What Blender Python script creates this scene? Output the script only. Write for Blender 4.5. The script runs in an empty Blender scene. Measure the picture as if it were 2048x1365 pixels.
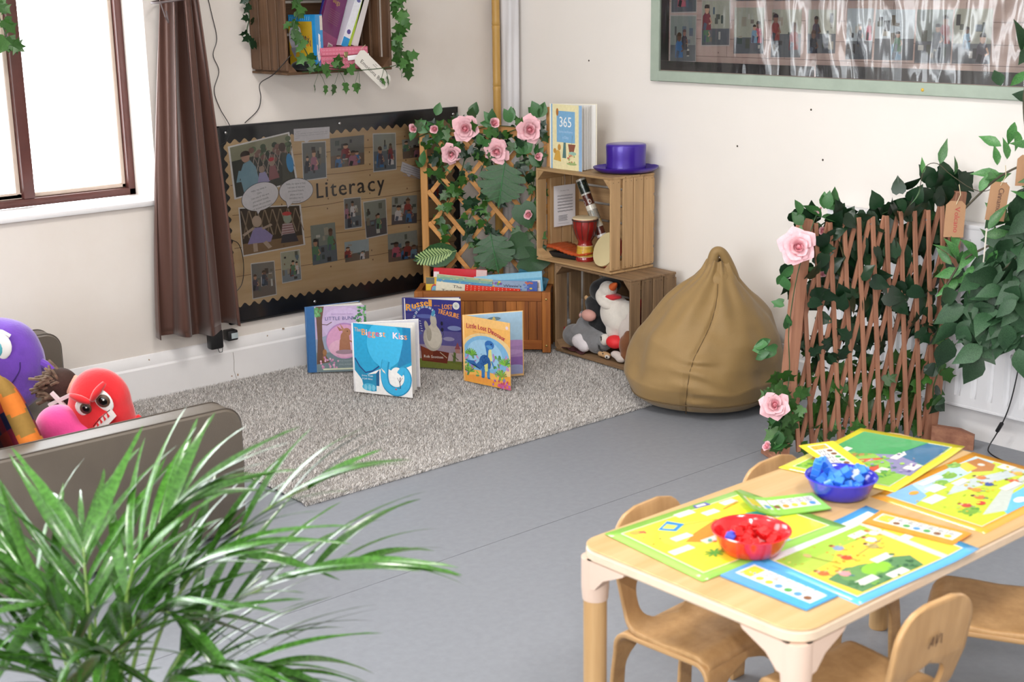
import bpy, bmesh, math, random
import numpy as np
from mathutils import Vector, Matrix, Euler, noise as mnoise
PI = math.pi
random.seed(7)
SC = bpy.context.scene
COL = SC.collection

# ---------------------------------------------------------------- camera
CAM = Vector((-4.1205, -4.7350, 1.50))
cam_data = bpy.data.cameras.new('camera')
cam = bpy.data.objects.new('camera', cam_data)
COL.objects.link(cam)
_yaw, _pit, _rol = 0.7147895, 0.24884199, -0.01389373
_f = Vector((math.sin(_yaw)*math.cos(_pit), math.cos(_yaw)*math.cos(_pit), -math.sin(_pit)))
_r = Vector((math.cos(_yaw), -math.sin(_yaw), 0)); _u = _r.cross(_f)
_r2 = _r*math.cos(_rol)+_u*math.sin(_rol); _u2 = -_r*math.sin(_rol)+_u*math.cos(_rol)
_m = Matrix((_r2, _u2, -_f)).transposed().to_4x4(); _m.translation = CAM
cam.matrix_world = _m
cam_data.sensor_width = 36; cam_data.lens = 2786/2048*36
cam_data.clip_start = .05; cam_data.clip_end = 100
cam_data.dof.use_dof = True; cam_data.dof.focus_distance = 5.0; cam_data.dof.aperture_fstop = 5.6
SC.camera = cam

# ---------------------------------------------------------------- world, lights, exposure
w = bpy.data.worlds.new('world'); SC.world = w; w.use_nodes = True
_bg = w.node_tree.nodes['Background']
_bg.inputs['Color'].default_value = (.93, .97, 1, 1); _bg.inputs['Strength'].default_value = 10.0
SC.view_settings.view_transform = 'Standard'; SC.view_settings.look = 'None'
SC.view_settings.gamma = 1; SC.view_settings.use_curve_mapping = False
SC.view_settings.exposure = 0.0
SC.cycles.use_denoising = True
SC.cycles.max_bounces = 7; SC.cycles.diffuse_bounces = 4; SC.cycles.glossy_bounces = 3
SC.cycles.transparent_max_bounces = 12; SC.cycles.transmission_bounces = 4
SC.cycles.caustics_reflective = False; SC.cycles.caustics_refractive = False
SC.cycles.sample_clamp_indirect = 6

def area_light(name, loc, target, sx, sy, power, color=(1, 1, 1), portal=False):
    l = bpy.data.lights.new(name, 'AREA'); l.shape = 'RECTANGLE'; l.size = sx; l.size_y = sy
    l.energy = power; l.color = color
    if portal: l.cycles.is_portal = True
    o = bpy.data.objects.new(name, l); COL.objects.link(o); o.location = loc
    o.rotation_euler = (Vector(target)-Vector(loc)).to_track_quat('-Z', 'Y').to_euler()
    return o
# sky light guided through the two windows of the left wall and the glazed rear wall
area_light('window_portal', (-2.52, .10, 1.45), (-2.52, -3, 1.45), 1.5, 1.36, 1, portal=True)
area_light('window_portal', (-4.9, .10, 1.45), (-4.9, -3, 1.45), 1.8, 1.36, 1, portal=True)
area_light('window_portal', (-6.55, -3.6, 1.45), (0, -3.6, 1.45), 3.4, 1.5, 1, portal=True)
# lamps of unseen ceiling panels, added to light the room
ADDED_CEILING_LAMPS = [(-2.3, -2.1), (-2.3, -4.5), (-4.9, -2.1), (-4.9, -4.5)]
for _x, _y in ADDED_CEILING_LAMPS:
    area_light('added_panel_lamp', (_x, _y, 2.66), (_x, _y, 0), .56, .56, 33, (1, .96, .91))
# the camera's own flash
_l = bpy.data.lights.new('camera_flash', 'SPOT'); _l.energy = 80; _l.shadow_soft_size = .03
_l.spot_size = math.radians(85); _l.spot_blend = .7; _l.color = (1, .97, .93)
_o = bpy.data.objects.new('camera_flash', _l); COL.objects.link(_o)
_fl = CAM+_r2*.10+_u2*.14
_o.location = _fl; _o.rotation_euler = (Vector((-.8, -1.6, .5))-_fl).to_track_quat('-Z', 'Y').to_euler()

# ---------------------------------------------------------------- helpers
def lin(c):
    if isinstance(c, str):
        c = c.lstrip('#'); c = [int(c[i:i+2], 16)/255 for i in (0, 2, 4)]
    return tuple(((v+.055)/1.055)**2.4 if v > .04045 else v/12.92 for v in c)
MATS = {}
def mat(name, color, rough=.6, metal=0., bump=0., bscale=60., var=.0, vscale=8., spec=.5, sheen=0., stretch=None,
        rnd=0., trans=0., coat=0., subsurf=0., color2=None, space='Object', alpha=1.):
    if name in MATS: return MATS[name]
    m = bpy.data.materials.new(name); m.use_nodes = True
    nt = m.node_tree; b = nt.nodes['Principled BSDF']; N = nt.nodes.new; L = nt.links.new
    c = lin(color)
    b.inputs['Roughness'].default_value = rough; b.inputs['Metallic'].default_value = metal
    b.inputs['Specular IOR Level'].default_value = spec
    b.inputs['Sheen Weight'].default_value = sheen
    b.inputs['Coat Weight'].default_value = coat; b.inputs['Coat Roughness'].default_value = .08
    b.inputs['Transmission Weight'].default_value = trans
    b.inputs['Base Color'].default_value = (*c, 1)
    tc = N('ShaderNodeTexCoord'); mp = N('ShaderNodeMapping'); L(tc.outputs[space], mp.inputs[0])
    if stretch: mp.inputs['Scale'].default_value = stretch
    src = None
    if var > 0:
        n = N('ShaderNodeTexNoise'); n.inputs['Scale'].default_value = vscale; n.inputs['Detail'].default_value = 5
        n.inputs['Roughness'].default_value = .6
        L(mp.outputs[0], n.inputs['Vector'])
        r = N('ShaderNodeValToRGB'); L(n.outputs['Fac'], r.inputs[0])
        c2 = lin(color2) if color2 else tuple(v*(1-var) for v in c)
        r.color_ramp.elements[0].position = .32; r.color_ramp.elements[1].position = .68
        r.color_ramp.elements[0].color = (*c2, 1)
        r.color_ramp.elements[1].color = (*(c if color2 else tuple(min(1, v*(1+var*.6)) for v in c)), 1)
        src = r.outputs[0]
    if rnd > 0:
        oi = N('ShaderNodeObjectInfo'); hs = N('ShaderNodeHueSaturation')
        mr = N('ShaderNodeMapRange'); L(oi.outputs['Random'], mr.inputs[0])
        mr.inputs[3].default_value = 1-rnd; mr.inputs[4].default_value = 1+rnd
        L(mr.outputs[0], hs.inputs['Value'])
        if src: L(src, hs.inputs['Color'])
        else: hs.inputs['Color'].default_value = (*c, 1)
        src = hs.outputs[0]
    if src: L(src, b.inputs['Base Color'])
    if bump > 0:
        n = N('ShaderNodeTexNoise'); n.inputs['Scale'].default_value = bscale; n.inputs['Detail'].default_value = 4
        L(mp.outputs[0], n.inputs['Vector'])
        bp = N('ShaderNodeBump'); bp.inputs['Strength'].default_value = bump; bp.inputs['Distance'].default_value = .002
        L(n.outputs['Fac'], bp.inputs['Height']); L(bp.outputs[0], b.inputs['Normal'])
    MATS[name] = m; return m
def wood(name, c1, c2, axis=0, rough=.55, scale=14., knots=False, rnd=.12, spec=.35, bump=.25):
    if name in MATS: return MATS[name]
    st = [1, 1, 1]
    for i in range(3): st[i] = .06 if i == axis else 1.
    return_m = mat(name, c2, rough=rough, var=.3, vscale=scale*3, stretch=tuple(st), rnd=rnd, spec=spec,
                   color2=c1, bump=bump, bscale=scale*6)
    return return_m
def print_mat(name, rough=.5, coat=0., spec=.5):
    if name in MATS: return MATS[name]
    m = bpy.data.materials.new(name); m.use_nodes = True
    nt = m.node_tree; b = nt.nodes['Principled BSDF']
    a = nt.nodes.new('ShaderNodeAttribute'); a.attribute_name = 'Col'
    nz = nt.nodes.new('ShaderNodeTexNoise'); nz.inputs['Scale'].default_value = 90; nz.inputs['Detail'].default_value = 3
    tc = nt.nodes.new('ShaderNodeTexCoord'); nt.links.new(tc.outputs['Object'], nz.inputs['Vector'])
    mr = nt.nodes.new('ShaderNodeMapRange'); nt.links.new(nz.outputs['Fac'], mr.inputs[0])
    mr.inputs[3].default_value = .86; mr.inputs[4].default_value = 1.1
    mx = nt.nodes.new('ShaderNodeVectorMath'); mx.operation = 'SCALE'
    nt.links.new(a.outputs['Color'], mx.inputs[0]); nt.links.new(mr.outputs[0], mx.inputs['Scale'])
    nt.links.new(mx.outputs[0], b.inputs['Base Color'])
    b.inputs['Roughness'].default_value = rough; b.inputs['Coat Weight'].default_value = coat
    b.inputs['Specular IOR Level'].default_value = spec
    MATS[name] = m; return m

def tag(o, label=None, cat=None, group=None, kind=None):
    if label: o['label'] = label
    if cat: o['category'] = cat
    if group: o['group'] = group
    if kind: o['kind'] = kind
    return o
def thing(name, loc, label, cat, group=None, rz=0., parent=None):
    o = bpy.data.objects.new(name, None); COL.objects.link(o); o.location = loc; o.rotation_euler = (0, 0, rz)
    o.empty_display_size = .05
    return tag(o, label, cat, group)
def copy_tree(o, parent=None):
    c = o.copy(); COL.objects.link(c)
    if parent: c.parent = parent
    for ch in list(o.children): copy_tree(ch, c)
    return c

class G:
    """collects shapes and links them as one mesh object"""
    def __init__(s): s.v = []; s.f = []; s.c = []; s.cur = (.5, .5, .5)
    def col(s, c): s.cur = lin(c); return s
    def add(s, vs, fs):
        n = len(s.v); s.v += [tuple(p) for p in vs]
        for f in fs: s.f.append([i+n for i in f]); s.c.append(s.cur)
        return s
    def box(s, x0, x1, y0, y1, z0, z1, bev=0., M=None):
        if bev <= 0:
            vs = [(x, y, z) for x in (x0, x1) for y in (y0, y1) for z in (z0, z1)]
            fs = [(0, 1, 3, 2), (4, 6, 7, 5), (0, 4, 5, 1), (2, 3, 7, 6), (0, 2, 6, 4), (1, 5, 7, 3)]
        else:
            bm = bmesh.new(); bmesh.ops.create_cube(bm, size=1)
            for v in bm.verts: v.co = Vector((x0+(v.co.x+.5)*(x1-x0), y0+(v.co.y+.5)*(y1-y0), z0+(v.co.z+.5)*(z1-z0)))
            bmesh.ops.bevel(bm, geom=bm.edges[:], offset=bev, segments=2 if bev > .003 else 1, profile=.5, affect='EDGES')
            bm.verts.index_update()
            vs = [v.co.copy() for v in bm.verts]; fs = [[v.index for v in f.verts] for f in bm.faces]; bm.free()
        if M is not None: vs = [M @ Vector(p) for p in vs]
        return s.add(vs, fs)
    def bar(s, a, b, wd, th, up=(0, 0, 1), bev=0.):
        """box of width wd (across) and thickness th (along up) from a to b"""
        a = Vector(a); b = Vector(b); d = (b-a); l = d.length; d.normalize()
        sd = d.cross(Vector(up)).normalized(); u = sd.cross(d).normalized()
        M = Matrix((d, sd, u)).transposed().to_4x4(); M.translation = a
        return s.box(0, l, -wd/2, wd/2, -th/2, th/2, bev, M)
    def tube(s, pts, r, n=8, cap=True, flat=None):
        pts = [Vector(p) for p in pts]; m = len(pts)
        rr = r if isinstance(r, (list, tuple)) else [r]*m
        t0 = (pts[1]-pts[0]).normalized()
        ref = Vector((0, 0, 1)) if abs(t0.z) < .9 else Vector((1, 0, 0))
        nn = t0.cross(ref).normalized(); vs = []
        for i, p in enumerate(pts):
            t = (pts[min(i+1, m-1)]-pts[max(i-1, 0)]).normalized()
            nn = (nn-t*nn.dot(t)).normalized(); bb = t.cross(nn)
            for k in range(n):
                a = 2*PI*k/n
                vs.append(p+nn*math.cos(a)*rr[i]+bb*math.sin(a)*rr[i]*(flat or 1))
        fs = [(i*n+k, i*n+(k+1) % n, (i+1)*n+(k+1) % n, (i+1)*n+k) for i in range(m-1) for k in range(n)]
        if cap: fs += [tuple(range(n))[::-1], tuple((m-1)*n+k for k in range(n))]
        return s.add(vs, fs)
    def lathe(s, prof, n=32, c=(0, 0, 0), sx=1., sy=1., M=None):
        vs = []; fs = []
        for r, z in prof:
            for k in range(n):
                a = 2*PI*k/n; vs.append(Vector((c[0]+r*math.cos(a)*sx, c[1]+r*math.sin(a)*sy, c[2]+z)))
        for i in range(len(prof)-1):
            for k in range(n): fs.append((i*n+k, i*n+(k+1) % n, (i+1)*n+(k+1) % n, (i+1)*n+k))
        if M is not None: vs = [M @ v for v in vs]
        return s.add(vs, fs)
    def grid(s, fn, nu, nv, wrap=False):
        """fn(u, v) -> point, u and v in 0..1"""
        vs = [fn(i/nu, j/nv) for i in range(nu+(0 if wrap else 1)) for j in range(nv+1)]
        m = nv+1; k = nu if wrap else nu+1
        fs = [(i*m+j, ((i+1) % k)*m+j, ((i+1) % k)*m+j+1, i*m+j+1) for i in range(nu) for j in range(nv)]
        return s.add(vs, fs)
    def ball(s, c, r, n=16, m=10, M=None):
        rx, ry, rz = r if isinstance(r, (list, tuple)) else (r, r, r)
        vs = [Vector((0, 0, -rz))]; fs = []
        for i in range(1, m):
            ph = -PI/2+PI*i/m
            for k in range(n):
                a = 2*PI*k/n; vs.append(Vector((rx*math.cos(ph)*math.cos(a), ry*math.cos(ph)*math.sin(a), rz*math.sin(ph))))
        vs.append(Vector((0, 0, rz))); T = len(vs)-1
        for k in range(n):
            fs.append((0, 1+(k+1) % n, 1+k)); fs.append((T, T-n+k, T-n+(k+1) % n))
        for i in range(m-2):
            for k in range(n): fs.append((1+i*n+k, 1+i*n+(k+1) % n, 1+(i+1)*n+(k+1) % n, 1+(i+1)*n+k))
        if M is not None: vs = [M @ v for v in vs]
        return s.add([v+Vector(c) for v in vs], fs)
    def mesh(s, name, m, sharp=40, smooth=True):
        me = bpy.data.meshes.new(name); me.from_pydata([tuple(v) for v in s.v], [], s.f); me.materials.append(m)
        if smooth:
            me.shade_smooth()
            me.set_sharp_from_angle(angle=math.radians(sharp))
        return me
    def build(s, name, m, parent=None, sharp=40, smooth=True, colors=False, off=None):
        me = s.mesh(name, m, sharp, smooth)
        if colors:
            at = me.color_attributes.new('Col', 'FLOAT_COLOR', 'CORNER')
            arr = []
            for f, c in zip(s.f, s.c): arr += [c[0], c[1], c[2], 1.]*len(f)
            at.data.foreach_set('color', arr)
        return put(name, me, parent)
def put(name, me, parent=None, loc=None, rot=None, scale=None):
    o = bpy.data.objects.new(name, me); COL.objects.link(o)
    if parent: o.parent = parent
    if loc is not None: o.location = loc
    if rot is not None: o.rotation_euler = rot
    if scale is not None: o.scale = scale if hasattr(scale, '__len__') else (scale,)*3
    return o
def solidify(o, t, off=0.):
    md = o.modifiers.new('thick', 'SOLIDIFY'); md.thickness = t; md.offset = off; return o
def subsurf(o, n=1):
    md = o.modifiers.new('sub', 'SUBSURF'); md.levels = n; md.render_levels = n; return o
def blob(name, parts, m, parent=None, vox=.006, smooth=6, disp=0.):
    """parts: list of (center, radii, euler) ellipsoids melted into one continuous surface"""
    g = G()
    for p in parts:
        M = Euler(p[2] if len(p) > 2 else (0, 0, 0)).to_matrix()
        g.ball(p[0], p[1], 18, 12, M)
    o = g.build(name, m, parent)
    md = o.modifiers.new('melt', 'REMESH'); md.mode = 'VOXEL'; md.voxel_size = vox; md.use_smooth_shade = True
    md = o.modifiers.new('soft', 'SMOOTH'); md.iterations = smooth; md.factor = .6
    return o

# ---------------------------------------------------------------- flat print: coloured shapes and lettering
GLY = {}
def _glyphs():
    chars = "ABCDEFGHIJKLMNOPQRSTUVWXYZabcdefghijklmnopqrstuvwxyz0123456789.,!?'-&"
    obs = []
    for ch in chars:
        c = bpy.data.curves.new('g', 'FONT'); c.body = ch; c.size = 1; c.resolution_u = 2; c.fill_mode = 'FRONT'
        o = bpy.data.objects.new('g', c); COL.objects.link(o); obs.append((ch, o, c))
    dg = bpy.context.evaluated_depsgraph_get()
    for ch, o, c in obs:
        e = o.evaluated_get(dg); me = e.to_mesh()
        v = [(p.co.x, p.co.y) for p in me.vertices]; f = [list(p.vertices) for p in me.polygons]
        x0 = min(p[0] for p in v); x1 = max(p[0] for p in v)
        GLY[ch] = ([(p[0]-x0, p[1]) for p in v], f, x1-x0); e.to_mesh_clear()
    for ch, o, c in obs: bpy.data.objects.remove(o); bpy.data.curves.remove(c)
_glyphs()
class Print:
    """flat coloured shapes on a sheet; fn maps (u, v) on the sheet to 3-D, nrm lifts the layers"""
    def __init__(s, fn, nrm, step=.0002, clamp=None): s.g = G(); s.fn = fn; s.n = nrm; s.k = 0; s.step = step; s.cl = clamp; s.off = []
    def P(s, pts, faces, c):
        s.g.col(c); s.k += 1
        vs = []
        for u, v in pts:
            if s.cl is not None: u = min(1+s.cl, max(-s.cl, u)); v = min(1+s.cl, max(-s.cl, v))
            p = Vector(s.fn(u, v)); n = Vector(s.n(u, v) if callable(s.n) else s.n)
            vs.append(p); s.off.append((n, s.k))
        s.g.add(vs, faces); return s
    def poly(s, pts, c): return s.P(pts, [tuple(range(len(pts)))], c)
    def rect(s, u0, v0, u1, v1, c, div=1):
        if div == 1: return s.poly([(u0, v0), (u1, v0), (u1, v1), (u0, v1)], c)
        pts = [(u0+(u1-u0)*i/div, v0+(v1-v0)*j) for i in range(div+1) for j in (0, 1)]
        return s.P(pts, [(2*i, 2*i+2, 2*i+3, 2*i+1) for i in range(div)], c)
    def oval(s, u, v, a, b, c, n=16, rot=0., a0=0., a1=2*PI):
        full = abs(a1-a0-2*PI) < 1e-6
        pts = []
        for k in range(n+(0 if full else 1)):
            t = a0+(a1-a0)*k/n
            x = a*math.cos(t); y = b*math.sin(t)
            pts.append((u+x*math.cos(rot)-y*math.sin(rot), v+x*math.sin(rot)+y*math.cos(rot)))
        return s.poly(pts, c)
    def line(s, pts, wd, c):
        vs = []; m = len(pts)
        for i, (x, y) in enumerate(pts):
            a = pts[max(i-1, 0)]; b = pts[min(i+1, m-1)]; dx = b[0]-a[0]; dy = b[1]-a[1]; l = math.hypot(dx, dy) or 1
            vs += [(x-dy/l*wd/2, y+dx/l*wd/2), (x+dy/l*wd/2, y-dx/l*wd/2)]
        return s.P(vs, [(2*i, 2*i+1, 2*i+3, 2*i+2) for i in range(m-1)], c)
    def text(s, t, u, v, size, c, align='l', sp=.09, ang=0., fit=None, bold=0., cols=None, arc=None, sq=1.):
        wd = 0
        for ch in t: wd += (GLY[ch][2]+sp if ch in GLY else .32)*size*sq
        if fit: sq = sq*fit/wd; wd = fit
        x = -wd/2 if align == 'c' else (-wd if align == 'r' else 0)
        ca, sa = math.cos(ang), math.sin(ang)
        s.k += 1
        for i, ch in enumerate(t):
            if ch not in GLY: x += .32*size*sq; continue
            vs, fs, gw = GLY[ch]
            s.g.col(cols[i % len(cols)] if cols else c)
            dy = arc(x+gw*size*sq/2) if arc else 0
            for ox in ((0,) if bold == 0 else (-bold*size, 0, bold*size)):
                pts = []
                for gx, gy in vs:
                    X = x+gx*size*sq+ox; Y = gy*size+dy
                    q = (u+X*ca-Y*sa, v+X*sa+Y*ca)
                    p = Vector(s.fn(*q)); n = Vector(s.n(*q) if callable(s.n) else s.n)
                    pts.append(p); s.off.append((n, s.k+(.3 if ox > 0 else .15 if ox < 0 else 0)))
                s.g.add(pts, fs)
            x += (gw+sp)*size*sq
        return s
    def sub(s, quad):
        """a Print whose unit square maps onto the quad (ll, lr, ur, ul) of this one"""
        f0 = s.fn
        def q(u, v):
            a, b, c, d = quad
            return ((a[0]*(1-u)+b[0]*u)*(1-v)+(d[0]*(1-u)+c[0]*u)*v, (a[1]*(1-u)+b[1]*u)*(1-v)+(d[1]*(1-u)+c[1]*u)*v)
        n = Print(lambda u, v: f0(*q(u, v)), s.n, s.step, .035); n.g = s.g; n.k = s.k; n.off = s.off; n.par = s; return n
    def build(s, name, m, parent=None):
        st = min(s.step, .0012/max([1]+[k for n, k in s.off]))
        s.g.v = [tuple(Vector(p)+n*st*k) for p, (n, k) in zip(s.g.v, s.off)]
        return s.g.build(name, m, parent, smooth=False, colors=True)

SKIN = ['#8a6450', '#b08468', '#6a4a3c', '#c49a80']
CLO = ['#7c2f38', '#3e6ea0', '#b55a6a', '#2a2c38', '#557a5c', '#c9c4c4', '#8a3a36', '#7a9ab0', '#4a4450', '#a06a7c']
def photo(pr, seed, bg=None, people=None, border=None):
    """a snapshot of children in a room, drawn as flat shapes on a unit sheet"""
    R = random.Random(seed)
    if border: pr.rect(-.03, -.03, 1.03, 1.03, border)
    wall, flo = bg or (R.choice(['#8e9088', '#a0a08c', '#7c8078', '#6a6a68', '#9aa6aa']), R.choice(['#5e666e', '#7c858c', '#6a5a4e', '#4e4c50']))
    h = R.uniform(.35, .6)
    pr.rect(0, 0, 1, 1, wall); pr.rect(0, 0, 1, h, flo)
    for i in range(9):
        u = R.uniform(0, .82); v = R.uniform(.02, .8)
        pr.rect(u, v, u+R.uniform(.06, .18), min(1, v+R.uniform(.06, .22)), R.choice(['#3a3a3c', '#565a50', '#746a5c', '#9c9484', '#42504a', '#b8b4ac', '#2c2a2c', '#5a6a78']))
    for i in range(people or R.randint(2, 4)):
        u = R.uniform(.12, .88); v = R.uniform(.1, .5); sz = R.uniform(.10, .17); c = R.choice(CLO); sk = R.choice(SKIN)
        pr.poly([(u-sz*1.0, max(0, v-.12)), (u+sz*1.0, max(0, v-.12)), (u+sz*.8, v+sz*1.3), (u+sz*.3, v+sz*1.7), (u-sz*.4, v+sz*1.7), (u-sz*.9, v+sz*1.2)], c)
        pr.poly([(u-sz*.9, max(0, v-.1)), (u-sz*.2, max(0, v-.13)), (u+sz*.1, v+.02), (u-sz*.6, v+.05)], R.choice(['#20222a', '#343844', '#4e5a6c']))
        pr.line([(u+sz*.7, v+sz*1.0), (u+sz*1.1, v+sz*.3), (u+sz*.5, v+sz*.1)], sz*.3, sk)
        pr.oval(u, v+sz*2.1, sz*.52, sz*.62, sk, 10)
        pr.oval(u, v+sz*2.4, sz*.56, sz*.42, R.choice(['#1e1814', '#2e221a', '#4a3424']), 10, a0=-.3, a1=PI+.3)
PR = print_mat('print_matte', .55)
PG = print_mat('print_gloss', .22, coat=.3)
# ---------------------------------------------------------------- materials of the setting
M_wallL = mat('wall_paint_window_side', '#e3dcd6', .8, var=.05, vscale=2.2, bump=.15, bscale=35, color2='#dcd3cb')
M_wallR = mat('wall_paint', '#ebe5df', .8, var=.03, vscale=1.2, bump=.12, bscale=40)
M_white = mat('white_gloss_paint', '#e9e7e8', .35, var=.03, vscale=5)
M_ceil = mat('ceiling_white', '#eeeeec', .9)
M_vinyl = mat('grey_vinyl', '#84878e', .42, var=.07, vscale=45, bump=.08, bscale=350)
M_dark = mat('dark_gap', '#55575b', .8)
M_frame = mat('brown_window_frame', '#55302b', .35, var=.15, vscale=12)
M_bead = mat('beige_window_bead', '#c3b1a3', .5)
M_black = mat('black_plastic', '#17171a', .4)
M_metal = mat('steel', '#b9b9bb', .3, metal=1)
M_brass = mat('brass_screw', '#d6c27a', .3, metal=1)
def glass_mat(name, rough=.02, bump=0., bscale=8., ior=1.45, tint=(1, 1, 1), stretch=None):
    m = bpy.data.materials.new(name); m.use_nodes = True; nt = m.node_tree; nt.nodes.clear()
    N = nt.nodes.new; L = nt.links.new
    o = N('ShaderNodeOutputMaterial'); mx = N('ShaderNodeMixShader'); t = N('ShaderNodeBsdfTransparent'); g = N('ShaderNodeBsdfGlossy')
    fr = N('ShaderNodeFresnel'); fr.inputs[0].default_value = ior; g.inputs['Roughness'].default_value = rough
    t.inputs[0].default_value = (*tint, 1)
    L(fr.outputs[0], mx.inputs[0]); L(t.outputs[0], mx.inputs[1]); L(g.outputs[0], mx.inputs[2]); L(mx.outputs[0], o.inputs[0])
    if bump:
        tc = N('ShaderNodeTexCoord'); mp = N('ShaderNodeMapping'); n = N('ShaderNodeTexNoise'); n.inputs['Scale'].default_value = bscale
        if stretch: mp.inputs['Scale'].default_value = stretch
        b = N('ShaderNodeBump'); b.inputs['Strength'].default_value = bump; b.inputs['Distance'].default_value = .02
        L(tc.outputs['Object'], mp.inputs[0]); L(mp.outputs[0], n.inputs['Vector']); L(n.outputs['Fac'], b.inputs['Height'])
        L(b.outputs[0], g.inputs['Normal']); L(b.outputs[0], fr.inputs['Normal'])
    return m
M_glass = glass_mat('window_glass')
M_lamin = glass_mat('board_laminate', .12, .35, 5., 1.5)
M_lamin2 = glass_mat('wrinkled_laminate', .1, .45, 2.2, 1.85, stretch=(1, 4.5, .6))

def S(name, g, m, parent=None, **k):
    o = g.build(name, m, parent, **k)
    if not parent: o['kind'] = 'structure'
    return o
RX, RY, RH = -6.6, -6.6, 2.7
# floor: a dark base with three welded vinyl sheets, the seam runs along the room
fl = S('floor', G().box(RX, 0, RY, 0, -.06, -.004), M_dark)
for y0, y1 in ((RY, -3.9605), (-3.9595, -1.9605), (-1.9585, -.0)):
    g = G(); g.box(RX, 0, y0, y1, -.004, 0)
    g.build('vinyl_sheet', M_vinyl, fl)
# left wall with two window openings
g = G(); Zs, Zt = .757, 2.15
for x0, x1, z0, z1 in ((RX, -5.8, 0, RH), (-5.8, -4.0, 0, Zs), (-5.8, -4.0, Zt, RH), (-4.0, -3.3, 0, RH), (-3.3, -1.74, 0, Zs-.02), (-3.3, -1.74, Zt, RH), (-1.74, .2, 0, RH)):
    g.box(x0, x1, 0, .3, z0, z1)
S('wall_left', g, M_wallL, smooth=False)
wr = S('wall_right', G().box(0, .2, RY, 0, 0, RH), M_wallR, smooth=False)
g = G()
for y, z in ((-1.305, .905), (-1.70, .885), (-1.64, 1.06), (-.5, 1.2)): g.ball((-.0005, y, z), (.002, .004, .004), 8, 6)
g.build('screw_hole', mat('hole', '#4a4038', .9), wr)
g = G()
g.box(RX-.2, RX, RY, -5.3, 0, RH); g.box(RX-.2, RX, -1.9, 0, 0, RH); g.box(RX-.2, RX, -5.3, -1.9, 0, .7); g.box(RX-.2, RX, -5.3, -1.9, 2.2, RH)
S('wall_rear', g, M_wallR, smooth=False)
S('wall_front', G().box(RX, 0, RY-.2, RY, 0, RH), M_wallR, smooth=False)
ce = S('ceiling', G().box(RX, 0, RY, 0, RH, RH+.1), M_ceil, smooth=False)
M_diff = mat('added_lamp_diffuser', '#ffffff', .5); _b = M_diff.node_tree.nodes['Principled BSDF']
_b.inputs['Emission Color'].default_value = (1, .96, .9, 1); _b.inputs['Emission Strength'].default_value = 3.
for x, y in ADDED_CEILING_LAMPS:  # glowing fixtures added to go with the lamps, out of view
    g = G(); g.box(x-.3, x+.3, y-.3, y+.3, RH-.02, RH-.0005)
    f = g.build('added_light_fixture', M_white, ce, smooth=False)
    G().box(x-.28, x+.28, y-.28, y+.28, RH-.024, RH-.0205).build('added_diffuser', M_diff, f, smooth=False)
# skirting boards with a stepped top moulding
def skirting(name, fn):
    prof = [(0, 0), (.018, 0), (.018, .128), (.013, .136), (.013, .15), (.008, .166), (.004, .176), (0, .178)]
    g = G(); vs = []; n = len(prof)
    for e in (0, 1):
        for d, z in prof: vs.append(fn(e, d, z))
    g.add(vs, [(i, i+1, n+i+1, n+i) for i in range(n-1)]+[tuple(range(n)), tuple(range(n, 2*n))])
    return S(name, g, M_white, sharp=20)
bl_ = skirting('baseboard_left', lambda e, d, z: (RX+e*(-RX), -d, z))
G().tube([(-1.478, -.0185, .125), (-1.476, -.0185, .09), (-1.479, -.0185, .05), (-1.470, -.0185, .015)], .0009, 4).build('hairline_crack', mat('crack', '#8a8078', .8), bl_)
_ch = G().ball((0, 0, 0), (.009, .0012, .005), 9, 6).mesh('paint_chip', mat('bare_wood_chip', '#a58a74', .8))
for x, z in ((-1.83, .158), (-1.315, .162), (-1.463, .030), (-1.24, .178), (-1.10, .010), (-1.49, .03)): put('paint_chip', _ch, bl_, (x, -.0185 if z < .13 else -.011, z), (0, random.uniform(0, 3), 0), random.uniform(.4, 1))
skirting('baseboard_right', lambda e, d, z: (-d, RY-e*RY, z))
# windows: brown frame, mullions, beige glazing beads, glass, sill
def window(name, x0, x1, muls):
    y0, y1 = .17, .235
    g = G(); t = .028
    g.box(x0, x0+t, y0, y1, Zs, Zt, .004); g.box(x1-t, x1, y0, y1, Zs, Zt, .004)
    g.box(x0, x1, y0, y1, Zs, Zs+t, .004); g.box(x0, x1, y0, y1, Zt-t, Zt, .004)
    o = S(name, g, M_frame)
    for a in muls: G().box(a-.021, a+.021, y0-.004, y1, Zs+t, Zt-t, .004).build('mullion', M_frame, o)
    ed = [x0+t]+[v for a in muls for v in (a-.021, a+.021)]+[x1-t]
    for i in range(0, len(ed), 2):
        a, b = ed[i], ed[i+1]; g = G(); k = .017
        g.box(b-k, b, y0+.022, y0+.04, Zs+t, Zt-t, .003); g.box(a, a+k*.6, y0+.022, y0+.04, Zs+t, Zt-t, .003)
        g.box(a, b, y0+.022, y0+.04, Zs+t, Zs+t+k, .003); g.box(a, b, y0+.022, y0+.04, Zt-t-k, Zt-t, .003)
        g.build('glazing_bead', M_bead, o)
        g = G(); g.add([(a, y0+.045, Zs+t), (b, y0+.045, Zs+t), (b, y0+.045, Zt-t), (a, y0+.045, Zt-t)], [(0, 1, 2, 3)])
        g.build('pane', M_glass, o, smooth=False)
    return o
w1 = window('window_1', -3.3, -1.74, [-2.153, -2.72])
w2 = window('window_2', -5.8, -4.0, [-4.9])
for x0, x1 in ((-3.32, -1.735), (-5.82, -3.98)):
    g = G(); g.box(x0, x1, -.022, .17, Zs-.021, Zs, .006); S('trim_1' if x0 > -4 else 'trim_2', g, M_white)
g = G()
for a in (-5.3, -4.45, -3.6, -2.75, -1.93): g.box(RX-.12, RX-.06, a, a+.04, .7, 2.2)
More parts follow.
